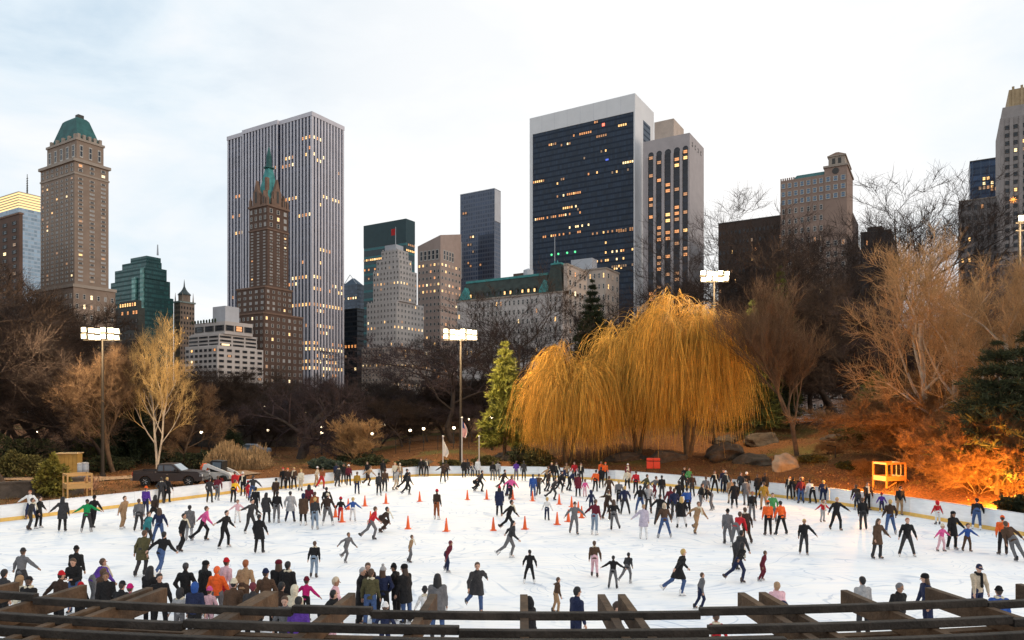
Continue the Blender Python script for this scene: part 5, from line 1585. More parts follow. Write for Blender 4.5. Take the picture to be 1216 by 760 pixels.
def floodlight(label, px, py, Y, n, power, spread=.75, face=(0, 45, 0)):
    x, _, z = W(px, py, Y)
    g = gz(x, Y)
    root = empty('floodlight_mast', (x, Y, g - .1), 0, label, 'floodlight', 'floodlight masts round the ice')
    h = z - g + .1
    m = MB(); m.tube((0, 0, 0), (0, 0, h + .2), .17, .10, 10); m.tube((0, 0, 0), (0, 0, .5), .28, .26, 10); m.build('mast', pole_m, root)
    m = MB(); m.box(-n * spread / 2, n * spread / 2, -.06, .06, h - .06, h + .06); m.build('crossbar', pole_m, root)
    m = MB(); m.box(-n * spread / 2, n * spread / 2, -.05, .05, h - .68, h - .58); m.build('crossbar', pole_m, root)
    for i in range(2 * n if n > 1 else 1):  # second row of heads added to widen the glare
        lx = ((i % n) - (n - 1) / 2) * spread
        dz_ = -.62 * (i // n)
        a_, b_ = spread * .43, .235
        m = MB(); m.frus((-.14, .14, -.12, .12), (-a_, a_, -b_, b_), 0, .32); m.box(-a_ - .01, a_ + .01, -b_ - .01, b_ + .01, .322, .40)
        hd = m.build('lamp_head', black_m, root, (lx, 0, h + .35 + dz_), rot=(R(104 + 9 * ((i * 7) % 3 - 1)), R(0), R(((i * 5) % 3 - 1) * 7)))
        m = MB(); m.box(-a_ + .012, a_ - .012, -b_ + .012, b_ - .012, .402, .42); m.build('lens', lamp_hot, hd)
        m = MB(); m.box(-.03, .03, -.05, .05, -.32, .05); m.build('bracket', pole_m, root, (lx, 0, h + .3 + dz_))
    if power:
        point((x, Y - 3.5, z - .5), power, WARM, .6, 'flood_light')
    return root
floodlight('left floodlight mast with a row of five glaring lamps in front of bare trees', 122, 396, 68, 6, 7500, .61)
floodlight('middle floodlight mast with glaring lamps above the flagpoles', 547, 397, 79, 6, 12000, .62)
floodlight('right floodlight mast with glaring lamps over the willow', 848, 328, 82, 5, 13000, .66)
floodlight('far right floodlight with a single round lamp against grey block', 1211, 265, 60, 1, 9000)
# sodium ground flood that paints the right bank orange
x, _, _ = W(1190, 0, 42.3); Y = 42.3
gx = gz(x, Y)
root = empty('ground_floodlight', (x, Y, gx - .05), R(20), 'low orange floodlight on the bank behind the right boards shining into bushes', 'floodlight')
m = MB(); m.box(-.22, .22, -.04, .04, 0, .12); m.tube((-.2, 0, .1), (-.2, 0, .42), .02, .02, 6); m.tube((.2, 0, .1), (.2, 0, .42), .02, .02, 6); m.build('bracket', black_m, root)
m = MB(); m.hexa([(-.18, -.12, .28), (.18, -.12, .28), (.18, .02, .2), (-.18, .02, .2)], [(-.2, .08, .52), (.2, .08, .52), (.2, .16, .46), (-.2, .16, .46)]); hd = m.build('lamp_head', black_m, root)
m = MB(); m.add([(-.17, .165, .462), (.17, .165, .462), (.17, .085, .525), (-.17, .085, .525)], [(0, 1, 2, 3)]); m.build('lens', glow('sodium_lens', (1, .5, .08), 60), hd)
point((x - .1, Y + .25, gx + .75), 7000, (1, .36, .04), .2, 'ground_flood_light')
point((x - 4.6, Y + 7.5, gz(x - 4.6, Y + 7.5) + 1.6), 4200, (1, .38, .05), .2, 'ground_flood_light')  # added fill lamp, spreads the orange glow further over the bushes
root = empty('ground_floodlight', (x - 4.6, Y + 7.7, gz(x - 4.6, Y + 7.7)), 0, 'added orange fill lamp half hidden in the russet bushes', 'floodlight')
m = MB(); m.box(-.2, .2, -.1, .1, 0, .1); m.box(-.18, .18, -.05, .12, .101, .36); hd = m.build('lamp_head', black_m, root)
m = MB(); m.add([(-.15, .125, .14), (.15, .125, .14), (.15, .125, .33), (-.15, .125, .33)], [(0, 3, 2, 1)]); m.build('lens', glow('sodium_lens', (1, .5, .08), 60), hd)

# park lamps
globe_m = glow('park_lamp_globe', (1, .80, .52), 9)
def park_lamp(label, px, py, Y, lit=True, pw=0):
    x, _, z = W(px, py, Y); g = gz(x, Y); h = max(2.2, z - g)
    root = empty('park_lamp', (x, Y, z - h), 0, label, 'street lamp', 'park lamps glimmering behind the ice')
    m = MB(); m.lathe([(.16, 0), (.13, .3), (.06, .5), (.045, h - .35), (.09, h - .3)], 8); m.build('post', black_m, root)
    m = MB(); m.ball((0, 0, h), .21, 10, 6); m.build('globe', globe_m, root)
    m = MB(); m.lathe([(.14, h + .16), (.05, h + .26), (.02, h + .34)], 8); m.build('cap', black_m, root)
for lab, px, py, Y in [('park lamp by the narrow dark conifer at left', 239, 513, 100), ('park lamp above the stone bridge wall', 318, 511, 112), ('high lamp above the lit shop fronts', 314, 483, 140), ('park lamp right of the spreading trunk, upper of a close pair', 382, 507, 118), ('park lamp right of the spreading trunk, lower of a close pair', 382, 514, 98), ('bright white lamp above the tan bush', 410, 497, 130), ('park lamp left of the tan bush', 407, 516, 105), ('park lamp just right of the tan bush', 442, 515, 102), ('small lamp below the white stepped tower', 453, 504, 125), ('small lamp next to its twin below the stepped tower', 457, 504, 127), ('park lamp left of the white flag', 487, 511, 108), ('park lamp over the white flag', 503, 509, 108), ('reddish far lamp among trees left of the mast', 470, 491, 140), ('park lamp beside the mast and the striped flag', 539, 508, 104), ('park lamp in front of the bright pine', 584, 495, 92), ('little lamp in the dark trees right of the flag', 556, 498, 125), ('far lamp by the road behind the big willow', 889, 462, 96), ('far lamp low in the trees at left', 262, 498, 150), ('far lamp beside the lit shop front', 296, 493, 150), ('far lamp right of the spreading tree', 372, 497, 150), ('two lamps close, near the left bushes', 38, 513, 110), ('lamp next to the one by the left bushes', 43, 513, 112)]:
    park_lamp(lab.replace('two lamps close, near', 'dim lamp near'), px, py, Y)

# wooden lamp post on right bank, flagpoles
def pole(name, label, px, base_py, top_py, Y, r, m, flagf=None):
    x = (px - CX) / F * Y; g = gz(x, Y); h = W(px, top_py, Y)[2] - g
    root = empty(name, (x, Y, g - .1), 0, label, 'flagpole' if 'flag' in name else 'pole')
    b = MB(); b.tube((0, 0, 0), (0, 0, h), r, r * .7, 10); b.build('pole', m, root)
    b = MB(); b.ball((0, 0, h + .08), r * 1.5, 8, 5); b.build('finial', m, root)
    if flagf: flagf(root, h)
    return root
white_pole = mat('white_painted_pole', (.62, .6, .56), .5, .1)
def hanging(root, h, stripes):
    """limp flag: folds hang down from the pole's top corner"""
    rg = np.random.default_rng(3)
    m = MB(); nu, nv = 10, 14
    hz = 1.75 if not stripes else 1.65
    V = []
    for j in range(nv + 1):
        v = j / nv
        for i in range(nu + 1):
            u = i / nu
            wd = (.10 + .50 * math.sin(min(1, v * 1.25) * math.pi * .5) * (1 - .45 * max(0, v - .7) / .3)) if not stripes else (.28 + .24 * math.sin(v * 3))
            V.append((.05 + u * wd, .09 * math.sin(u * 9 + v * 2) * u, h - .25 - hz * v - .35 * u * (1 - v * .5)))
    for j in range(nv):
        for i in range(nu):
            a = j * (nu + 1) + i
            if stripes: mi = 2 if (j < 6 and i < 5) else (0 if i % 2 == 0 else 1)
            else: mi = 0
            m.add([V[a], V[a + 1], V[a + nu + 2], V[a + nu + 1]], [(0, 1, 2, 3)], mi)
    o = m.build('flag', [mat('flag_red_cloth', (.55, .05, .04), .85, .1), mat('flag_white_cloth', (.72, .68, .62), .85, .1), mat('flag_blue_cloth', (.03, .04, .14), .85, .1)] if stripes else [mat('flag_white_cloth', (.72, .68, .62), .85, .1)], root)
    s = o.modifiers.new('cloth', 'SOLIDIFY'); s.thickness = .02
pole('flagpole', 'white flagpole with limp white flag, left of the mast', 526, 552, 518, 76.5, .075, white_pole, lambda r, h: hanging(r, h, False))
pole('flagpole', 'tall white flagpole with limp striped flag in front of the mast', 548.6, 552, 496, 76, .08, white_pole, lambda r, h: hanging(r, h, True))
pole('flagpole', 'bare white flagpole without a flag, right of the striped flag', 569, 552, 518, 76, .075, white_pole)
x = (992 - CX) / F * 64; root = empty('wooden_lamp_post', (x, 64, gz(x, 64) - .1), 0, 'thin pale post with a short arm on the right bank', 'post')
hh = W(992, 528, 64)[2] - gz(x, 64)
m = MB(); m.tube((0, 0, 0), (0, 0, hh), .07, .05, 8); m.build('post', pole_m, root); m = MB(); m.tube((0, 0, hh - .1), (-.6, 0, hh + .05), .04, .03, 6); m.box(-.75, -.5, -.08, .08, hh - .02, hh + .1); m.build('arm', pole_m, root)

# wire fence on the slope and by the road
fen_m = mat('dark_fence_wire', (.03, .028, .026), .7, .2)
def wire_fence(label, pts, h, step):
    root = empty('wire_fence', (pts[0][0], pts[0][1], 0), 0, label, 'fence')
    wr = MB()
    prev = None
    for i in range(len(pts) - 1):
        a, b_ = np.array(pts[i]), np.array(pts[i + 1]); L_ = np.linalg.norm(b_ - a); k = max(1, int(L_ / step))
        for j in range(k + (i == len(pts) - 2)):
            q = a + (b_ - a) * j / k; z = gz(*q)
            l = (q[0] - pts[0][0], q[1] - pts[0][1], z)
            m = MB(); m.tube((l[0], l[1], l[2] - .1), (l[0], l[1], l[2] + h), .045, .045, 6); m.build('fence_post', fen_m, root)
            if prev is not None:
                for f in (.12, .33, .55, .77, .97): wr.tube((prev[0], prev[1], prev[2] + h * f), (l[0], l[1], l[2] + h * f), .014, .014, 3)
            prev = l
    wr.build('wire', fen_m, root)
wire_fence('thin dark wire fence along the grassy slope left of the flagpoles', [W(470, 0, 96)[:2], W(520, 0, 95)[:2], W(575, 0, 96)[:2]], 2.0, 1.7)
wire_fence('dark fence along the park road on the right hill', [W(838, 0, 101)[:2], W(905, 0, 98)[:2], W(968, 0, 97)[:2], W(1020, 0, 97)[:2]], 1.3, 2.4)

# pale pine stands (left and right), crate, bins
pine_w = mat('fresh_pine_boards', (.58, .34, .13), .7, .18, 2, 0, stretch=(1, 1, 8))
pine_o = mat('orange_stained_boards', (.56, .22, .05), .7, .18, 2, 0, stretch=(1, 1, 8))
pine_p = mat('pale_sapwood_boards', (.62, .46, .26), .7, .15, 2, 0, stretch=(1, 1, 8))
def frame_stand(label, px, Y, w, d, h, seat, mats, rz, extra, dz=0):
    x = (px - CX) / F * Y
    root = empty('wooden_stand', (x, Y, gz(x, Y) + dz), rz, label, 'wooden stand')
    t = .05
    for sx in (-1, 1):
        for sy in (-1, 1):
            m = MB(); m.box(sx * w / 2 - t, sx * w / 2 + t, sy * d / 2 - t, sy * d / 2 + t, -.15, h); m.build('post', mats[0], root)
    for sy in (-1, 1):
        m = MB(); m.box(-w / 2 + t + .003, w / 2 - t - .003, sy * d / 2 - .03, sy * d / 2 + .03, h - .16, h - .01); m.build('top_rail', mats[0], root)
        m = MB(); m.box(-w / 2 + t + .003, w / 2 - t - .003, sy * d / 2 - .035, sy * d / 2 + .035, seat - .20, seat + .16); m.build('side_board', mats[0], root)
    for sx in (-1, 1):
        m = MB(); m.box(sx * w / 2 - .03, sx * w / 2 + .03, -d / 2 + t + .003, d / 2 - t - .003, h - .16, h - .01); m.build('top_rail', mats[1], root)
        m = MB(); m.box(sx * w / 2 - .035, sx * w / 2 + .035, -d / 2 + t + .003, d / 2 - t - .003, seat - .20, seat + .16); m.build('side_board', mats[1], root)
    m = MB(); m.box(-w / 2 + .06, w / 2 - .06, -d / 2 + .06, d / 2 - .06, seat - .04, seat); m.build('floor_board', mats[1], root)
    if extra:
        # rounded U-shaped opening board hanging in the front frame
        m = MB(); m.box(-.36 + .3, -.29 + .3, -d / 2 - .06, -d / 2 - .034, seat + .35, h - .18); m.box(.05 + .3, .12 + .3, -d / 2 - .06, -d / 2 - .034, seat + .35, h - .18)
        ring = [( .005 + .125 * math.cos(a) + .125 * 0, .0 + math.sin(a)) for a in np.linspace(math.pi, 2 * math.pi, 9)]
        for i in range(8):
            a0, a1 = math.pi + math.pi * i / 8, math.pi + math.pi * (i + 1) / 8
            c0 = (.18, seat + .35)
            P0, P1 = [(c0[0] + r * math.cos(a), c0[1] + r * math.sin(a)) for a in (a0, a1) for r in (.17, .24)][0:2], [(c0[0] + r * math.cos(a1), c0[1] + r * math.sin(a1)) for r in (.17, .24)]
            m.prism([P0[0], P0[1], P1[1], P1[0]], -d / 2 - .06, -d / 2 - .034)
        m.build('bent_board', mats[1], root)
        m = MB(); m.tube((w / 2, d / 2, seat), (w / 2 + 1.0, d / 2, -.1), .04, .04, 6); m.tube((w / 2, -d / 2, seat), (w / 2 + 1.0, -d / 2, -.1), .04, .04, 6); m.build('brace', mats[0], root)
        m = MB(); m.tube((-w / 2, -d / 2 - .08, .1), (-w / 2 + .8, -d / 2 - .08, seat - .3), .04, .04, 6); m.build('brace', mats[0], root)
    return root
frame_stand('pale wooden stand of posts and rails behind the left boards', 92, 51.5, 1.5, 1.5, 1.78, .92, (pine_w, pine_w), R(42), False)
frame_stand('orange and pale wooden stand on the leafy bank behind the right boards', 1056, 53.5, 1.72, 1.3, 1.95, .78, (pine_o, pine_p), R(16), True, -.1)
x = (83 - CX) / F * 68
root = empty('wooden_crate', (x, 68, gz(x, 68)), R(8), 'tall yellow plank crate with a roof behind the left stand', 'crate')
m = MB(); m.box(-.85, .85, -.6, .6, 0, 2.35)
for k in range(5): m.box(-.85 + k * .35, -.85 + k * .35 + .28, -.635, -.604, .03, 2.3)
m.build('crate_body', mat('yellow_planks', (.36, .22, .06), .8, .2, 2), root); m = MB(); m.box(-1.0, .95, -.75, .7, 2.353, 2.45); m.build('lid', pine_p, root)
def bin_(label, px, Y):
    x = (px - CX) / F * Y; root = empty('storage_drum', (x, Y, gz(x, Y)), 0, label, 'drum')
    m = MB(); m.lathe([(.30, 0), (.34, .05), (.36, .7), (.37, .72), (.36, .76), (.36, 1.25), (.33, 1.3)], 14); m.build('drum_body', mat('grey_blue_drum', (.27, .31, .37), .5, .2, 3), root, smooth=True)
    m = MB(); m.lathe([(.36, 1.302), (.37, 1.36), (.2, 1.42), (.02, 1.43)], 14); m.build('lid', mat('pale_drum_lid', (.5, .52, .55), .5, .15), root)
bin_('grey blue drum next to the yellow crate', 93.5, 68); bin_('grey blue drum, the further one from the yellow crate', 100.5, 68.3)

# ---- vehicles
glass_car = mat('car_glass', (.10, .14, .18), .08, .2, 1, spec=.8)
tyre_m = mat('tyre_rubber', (.018, .017, .016), .85, .2, 5)
rim_m = mat('alloy_rim', (.42, .40, .38), .3, .15, 4, metal=.7)
chrome = mat('dull_chrome', (.5, .5, .5), .25, .1, 2, metal=.9)
def wheel(parent, x, y, r, w, rim=None):
    t = MB(); prof = [(r * .62, -w / 2), (r * .93, -w / 2), (r, -w * .36), (r, w * .36), (r * .93, w / 2), (r * .62, w / 2)]
    t.lathe(prof, 22); o = t.build('wheel', tyre_m, parent, (x, y, r), smooth=False, rot=(R(90), 0, 0))
    m = MB(); m.lathe([(r * .615, -w * .44), (r * .55, -w * .50), (r * .16, -w * .42), (r * .15, w * .42), (r * .55, w * .50), (r * .615, w * .44)], 22)
    for k in range(6):
        a = k * math.pi / 3; m.tube((r * .15 * math.cos(a), r * .15 * math.sin(a), w * .47), (r * .57 * math.cos(a), r * .57 * math.sin(a), w * .49), .035, .03, 5)
        m.tube((r * .15 * math.cos(a), r * .15 * math.sin(a), -w * .47), (r * .57 * math.cos(a), r * .57 * math.sin(a), -w * .49), .035, .03, 5)
    m.build('rim', rim or rim_m, o)
    return o
def arch(cx, r, z0, n=9):
    """points over a wheel arch, right to left"""
    return [(cx + r * math.cos(a), z0 + r * math.sin(a)) for a in np.linspace(math.pi, 0, n)]
def car_body(parent, prof, w, m, y_in=0.0):
    b = MB(); b.prism(prof, -w / 2, w / 2); return b
# pickup: nose towards +x
paint = mat('dark_brown_truck_paint', (.040, .030, .028), .28, .15, 1, spec=.6)
Yt = 60.5; xt = (204 - CX) / F * Yt
pk_ = empty('pickup_truck', (xt, Yt, gz(xt, Yt) + .03), R(4), 'dark brown pickup truck parked behind the left boards', 'pickup truck')
W2 = .96
lower = [(-2.78, .48), (-2.8, .62), (-2.78, 1.12)] + [(2.55, 1.10), (2.78, .98), (2.84, .62), (2.76, .42)] + [(2.20, .42)] + arch(1.72, .47, .42)[::-1] + [(-1.30, .42)] + arch(-1.78, .47, .42)[::-1] + [(-2.30, .46)]
m = MB(); m.prism(lower, -W2, W2); m.build('body', paint, pk_, bevel=.03)
m = MB(); hood = [(.98, 1.105), (2.50, 1.105), (2.42, 1.20), (1.02, 1.30)]; m.prism(hood, -W2 + .06, W2 - .06); m.build('bonnet', paint, pk_, bevel=.03)
m = MB(); cab = [(-.95, 1.125), (1.10, 1.125), (1.06, 1.26), (.42, 1.80), (.25, 1.86), (-.68, 1.86), (-.84, 1.80)]
m.prism(cab, -W2 + .10, W2 - .10); m.build('cab', paint, pk_, bevel=.04)
for sy in (-1, 1):
    y0 = sy * (W2 - .10); y1 = y0 + sy * .012
    for nm, pf in (('side_window', [(-.26, 1.28), (.74, 1.28), (.34, 1.72), (-.26, 1.74)]), ('side_window', [(-.80, 1.28), (-.36, 1.28), (-.36, 1.74), (-.72, 1.72)])):
        m = MB(); m.prism(pf, min(y0, y1) + (.002 if sy > 0 else 0), max(y0, y1) - (0 if sy > 0 else .002)); m.build(nm, glass_car, pk_)
    m = MB(); m.box(-2.72, -1.02, sy * W2 - .07 * (sy > 0), sy * W2 + .07 * (sy < 0), 1.123, 1.30); m.build('bed_side', paint, pk_)
    m = MB(); m.box(.62, .78, sy * (W2 + .02), sy * (W2 + .22), 1.22, 1.42); m.build('wing_mirror', black_m, pk_)
    m = MB(); m.box(-.10, .08, sy * (W2 + .001), sy * (W2 + .03), .98, 1.02); m.build('door_handle', chrome, pk_)
    m = MB(); m.box(2.60, 2.84, sy * .86 - .1, sy * .86 + .1, .80, .98); m.build('headlight', mat('headlight_glass', (.6, .62, .64), .1, .1), pk_)
    m = MB(); m.box(-2.83, -2.77, sy * .88 - .07, sy * .88 + .07, .85, 1.18); m.build('tail_light', mat('tail_light_red', (.42, .02, .015), .3, .1), pk_)
m = MB(); m.add([(1.085, -W2 + .2, 1.27), (1.085, W2 - .2, 1.27), (.46, W2 - .26, 1.79), (.46, -W2 + .26, 1.79)], [(0, 1, 2, 3)]); ws = m.build('windscreen', mat('windscreen_glass', (.26, .33, .40), .06, .1, 1, spec=.8), pk_)
s_ = ws.modifiers.new('t', 'SOLIDIFY'); s_.thickness = .02; s_.offset = 1
m = MB(); m.box(-2.96, -2.8, -W2 + .02, W2 - .02, .50, .68); m.build('rear_bumper', chrome, pk_); m = MB(); m.box(2.80, 2.94, -W2 + .02, W2 - .02, .46, .66); m.build('front_bumper', chrome, pk_)
m = MB(); m.box(2.79, 2.86, -.55, .55, .72, 1.0); m.build('grille', chrome, pk_)
m = MB(); m.box(-2.78, -2.72, -W2 + .075, W2 - .075, 1.124, 1.29); m.build('tailgate', paint, pk_)
for x_ in (1.72, -1.78):
    for sy in (-1, 1): wheel(pk_, x_, sy * (W2 - .10), .40, .26)
# skid-steer loader, bucket towards +x
Yl = 62.5; xl = (262 - CX) / F * Yl
wl_ = mat('white_machine_paint', (.62, .60, .57), .45, .12, 2); rl_ = mat('red_machine_paint', (.50, .05, .03), .5, .12, 2); ol_ = mat('orange_machine_panel', (.75, .12, .03), .5, .1, 2)
ld = empty('skid_steer_loader', (xl, Yl, gz(xl, Yl) + .03), R(-8), 'white compact loader with black cab beside the tan reeds', 'loader')
m = MB(); m.prism([(-1.35, .42), (1.05, .42), (1.1, .85), (.55, 1.0), (-.55, 1.05), (-1.30, 1.15), (-1.42, .8)], -.52, .52); m.build('chassis', wl_, ld, bevel=.03)
m = MB(); m.prism([(-.75, 1.06), (.35, 1.02), (.42, 2.0), (-.55, 2.06), (-.75, 1.95)], -.44, .44); m.build('cab', black_m, ld, bevel=.03)
for sy in (-1, 1):
    m = MB(); m.prism([(-.52, 1.25), (.25, 1.2), (.30, 1.88), (-.48, 1.9)], sy * .45 - .008, sy * .45 + .008); m.build('cab_window', glass_car, ld)
    m = MB(); m.prism([(-1.35, 1.18), (-1.15, 1.75), (-.80, 1.78), (1.15, 1.02), (1.65, .55), (1.75, .30), (1.55, .30), (1.45, .52), (1.0, .86), (-.85, 1.45), (-1.02, 1.12)], sy * .66 - .07, sy * .66 + .07); m.build('lift_arm', wl_, ld, bevel=.02)
    for x_ in (.62, -.72): wheel(ld, x_, sy * .74, .40, .28, rl_)
m = MB(); m.prism([(1.56, .08), (2.35, .06), (2.38, .12), (1.72, .22), (1.70, .72), (1.56, .75)], -.88, .88); m.build('bucket', rl_, ld)
m = MB(); m.box(-1.62, -1.44, -.50, .50, .50, 1.55); m.box(-1.60, -1.46, -.3, .3, 1.552, 1.75); m.build('rear_door', ol_, ld, bevel=.03)
# far cars
def saloon(label, px, Y, rz, col, scale=1.0):
    x = (px - CX) / F * Y
    r_ = empty('parked_car', (x, Y, gz(x, Y) + .25), rz, label, 'car')
    pm = mat('car_paint_' + col[0], col[1], .3, .1, 1, spec=.6)
    lo_ = [(-2.2, .32), (-2.25, .75), (-2.1, .92), (2.0, .86), (2.22, .68), (2.25, .34), (1.85, .32)] + arch(1.38, .37, .32)[::-1] + [(-.98, .32)] + arch(-1.38, .37, .32)[::-1] + [(-1.8, .32)]
    m = MB(); m.prism(lo_, -.88, .88); m.build('body', pm, r_, bevel=.03)
    m = MB(); m.prism([(-1.75, .915), (1.05, .90), (.40, 1.40), (-1.05, 1.44)], -.72, .72); m.build('roof', pm, r_, bevel=.04)
    for sy in (-1, 1):
        m = MB(); m.prism([(-1.42, .98), (.78, .97), (.34, 1.33), (-.98, 1.36)], sy * .722, sy * .735) if sy > 0 else m.prism([(-1.42, .98), (.78, .97), (.34, 1.33), (-.98, 1.36)], -.735, -.722); m.build('side_window', glass_car, r_)
        m = MB(); m.box(-2.27, -2.2, sy * .7 - .14, sy * .7 + .14, .62, .78); m.build('tail_light', mat('tail_light_red', (.42, .02, .015)), r_)
    for x_ in (1.38, -1.38):
        for sy in (-1, 1): wheel(r_, x_, sy * .80, .33, .22)
saloon('white car half hidden by trunks on the road up the right hill', 956, 104, R(175), ('white', (.66, .66, .66)))
saloon('pale blue grey car below the stone bridge wall', 301, 98, R(6), ('blue_grey', (.26, .30, .38)))
# orange-red padded barrier by the far boards
xb, yb2 = G(780, 572)
root = empty('padded_barrier', (xb, yb2 + 1.6, gz(xb, yb2 + 1.6)), R(-6), 'orange red padded barrier just behind the far right boards', 'barrier')
rp = mat('red_vinyl_pad', (.60, .06, .03), .45, .12, 2)
for k in range(2):
    m = MB(); m.box(-.62 + k * .63, -.02 + k * .63, -.12, .12, .62, 1.28); m.build('upper_pad', rp, root, bevel=.04); m = MB(); m.box(-.62 + k * .63, -.02 + k * .63, -.13, .13, 1.34, 1.6); m.build('top_pad', rp, root, bevel=.04)
for sx in (-.6, .6):
    m = MB(); m.tube((sx, 0, 0), (sx, 0, 1.6), .035, .035, 6); m.build('post', black_m, root)

# ---- traffic cones
cone_m = mat('orange_cone_plastic', (.80, .12, .025), .5, .08, 4)
CONES = [(398.4, 614), (413.5, 605), (433.3, 601), (406, 620), (458.3, 598), (498.3, 595.5), (555, 593.5), (578, 593), (608.8, 593), (632.4, 595), (664, 599), (678.8, 602), (686.7, 609), (690.7, 615), (674.9, 619.5), (661.6, 623), (623.3, 628.5), (585.8, 630), (530, 631), (484.5, 628), (440, 622)]
m = MB(); m.lathe([(.125, .035), (.11, .05), (.030, .70), (.018, .72)], 16); cone_me = m.mesh('cone_body', [cone_m], True)
m = MB(); m.box(-.17, .17, -.17, .17, .002, .034); base_me = m.mesh('base', [cone_m])
CONE_LAB = ['orange cone at the left end of the ring, behind the child in black', 'orange cone behind the blue jacketed child', 'orange cone on the far left of the ring, behind the blue child', 'orange cone at the feet of the child in black and red', 'orange cone in the far row left of the lone far skater', 'orange cone alone in the far row, above the small red hatted skater', 'orange cone in the far row below the bare flagpole', 'orange cone just right of another in the far row', 'orange cone beside the pink jacketed far child', 'orange cone in front of the far skater in blue', 'orange cone above the white jacketed child', 'orange cone farthest back in the cluster behind the grey skater', 'orange cone second back in the cluster behind the grey skater', 'orange cone right of the grey skater with wide arms', 'orange cone left of the grey skater with wide arms', 'orange cone between white child and grey skater, nearest the white child', 'orange cone in the near row below the white child', 'orange cone in the near row under the navy coated woman', 'orange cone in the near row right of the small red hatted skater', 'orange cone in the near row left of the small red hatted skater', 'orange cone beside the striding skater in red']
for (px, py), lb in zip(CONES, CONE_LAB):
    x, y = G(px, py)
    r_ = empty('traffic_cone', (x, y, 0), random.Random(px).uniform(0, 1.5), lb, 'traffic cone', 'orange cones ringing the middle of the ice')
    inst('cone_body', cone_me, r_); inst('base', base_me, r_)

# ---- pergola in front of the camera
beam_m = mat('weathered_dark_beam', (.042, .034, .028), .8, .5, 5, .35, 30, dark=(.024, .020, .017))
raft_m = mat('weathered_rafter', (.11, .066, .037), .85, .45, 4, .35, 26, dark=(.075, .05, .033))
PC = np.array([.5, 38.0])
pg_ = empty('pergola', (0, 8.4, .01), 0, 'curved weathered timber pergola of rafters and long beams in front of the ice', 'pergola')
def pw(x, y, z): return (x, y - 8.4, z - .01)
def arc_beam(Rr, breaks, z0, z1, w, jog):
    for i in range(len(breaks) - 1):
        a0, a1 = breaks[i], breaks[i + 1]
        jz = jog * (i % 2)
        n = 6
        V = []
        for k in range(n + 1):
            a = a0 + (a1 - a0) * k / n
            for r in (Rr - w / 2 + jz * .4, Rr + w / 2 + jz * .4):
                for z in (z0 - jz, z1 - jz):
                    V.append(pw(PC[0] + r * math.sin(a), PC[1] - r * math.cos(a), z))
        fs = []
        for k in range(n):
            b0, b1 = k * 4, k * 4 + 4
            fs += [(b0, b1, b1 + 1, b0 + 1), (b0 + 2, b0 + 3, b1 + 3, b1 + 2), (b0 + 1, b1 + 1, b1 + 3, b0 + 3), (b0, b0 + 2, b1 + 2, b1)]
        fs += [(0, 1, 3, 2), (n * 4, n * 4 + 2, n * 4 + 3, n * 4 + 1)]
        m = MB(); m.add(V, fs); m.build('long_beam', beam_m, pg_, bevel=.008)
ang_of = lambda px, d: math.atan2((px - CX) / F * d - PC[0], PC[1] - d)
br = [-.36, -.21, -.10, ang_of(440, 8.0), ang_of(832, 8.0), .17, .36]
zt_, zb_2 = 4.19, 4.105
arc_beam(30.0, br, zb_2, zt_, .085, .035)
arc_beam(30.66, [-.36, -.25, -.13, ang_of(545, 7.34), ang_of(842, 7.34), .16, .36], zb_2, zt_, .085, .03)
arc_beam(31.08, [-.36, -.2, -.06, .07, .2, .36], zb_2, zt_, .085, .03)
arc_beam(31.55, [-.36, -.15, .02, .18, .36], zb_2, zt_, .085, .03)
ENDS = [-60, 20, 100, 178, 195, 318, 326.5, 418, 515, 622, 714, 738, 880, 905, 1002, 1102, 1209, 1290]
for i, px in enumerate(ENDS):
    d = 8.98 + .62 * ((px - 640) / 600) ** 2
    a = ang_of(px, d); r0 = math.hypot((px - CX) / F * d - PC[0], PC[1] - d)
    h = .22; w = .095
    m = MB(); V = []
    for r in (r0, 33.2):
        for s in (-w / 2, w / 2):
            for z in (zb_2 - h - .004, zb_2 - .004):
                V.append(pw(PC[0] + r * math.sin(a) + s * math.cos(a), PC[1] - r * math.cos(a) + s * math.sin(a), z))
    m.add(V, [(0, 2, 3, 1), (4, 5, 7, 6), (0, 4, 6, 2), (1, 3, 7, 5), (0, 1, 5, 4), (2, 6, 7, 3)])
    m.build('rafter', raft_m, pg_, bevel=.006)
    if i % 3 == 1:
        m = MB(); x, y = PC[0] + 30.1 * math.sin(a), PC[1] - 30.1 * math.cos(a)
        m.box(x - .1, x + .1, y - 8.4 - .1, y - 8.4 + .1, 0, zb_2 - h - .20); m.build('post', raft_m, pg_, bevel=.01)
m = MB()
n = 24; V = []
for k in range(n + 1):
    a = -.36 + .72 * k / n
    for r in (30.04, 30.16):
        for z in (zb_2 - h - .19, zb_2 - h - .008): V.append(pw(PC[0] + r * math.sin(a), PC[1] - r * math.cos(a), z))
fs = []
for k in range(n):
    b0, b1 = k * 4, k * 4 + 4; fs += [(b0, b1, b1 + 1, b0 + 1), (b0 + 2, b0 + 3, b1 + 3, b1 + 2), (b0 + 1, b1 + 1, b1 + 3, b0 + 3), (b0, b0 + 2, b1 + 2, b1)]
m.add(V, fs); m.build('girder', raft_m, pg_)
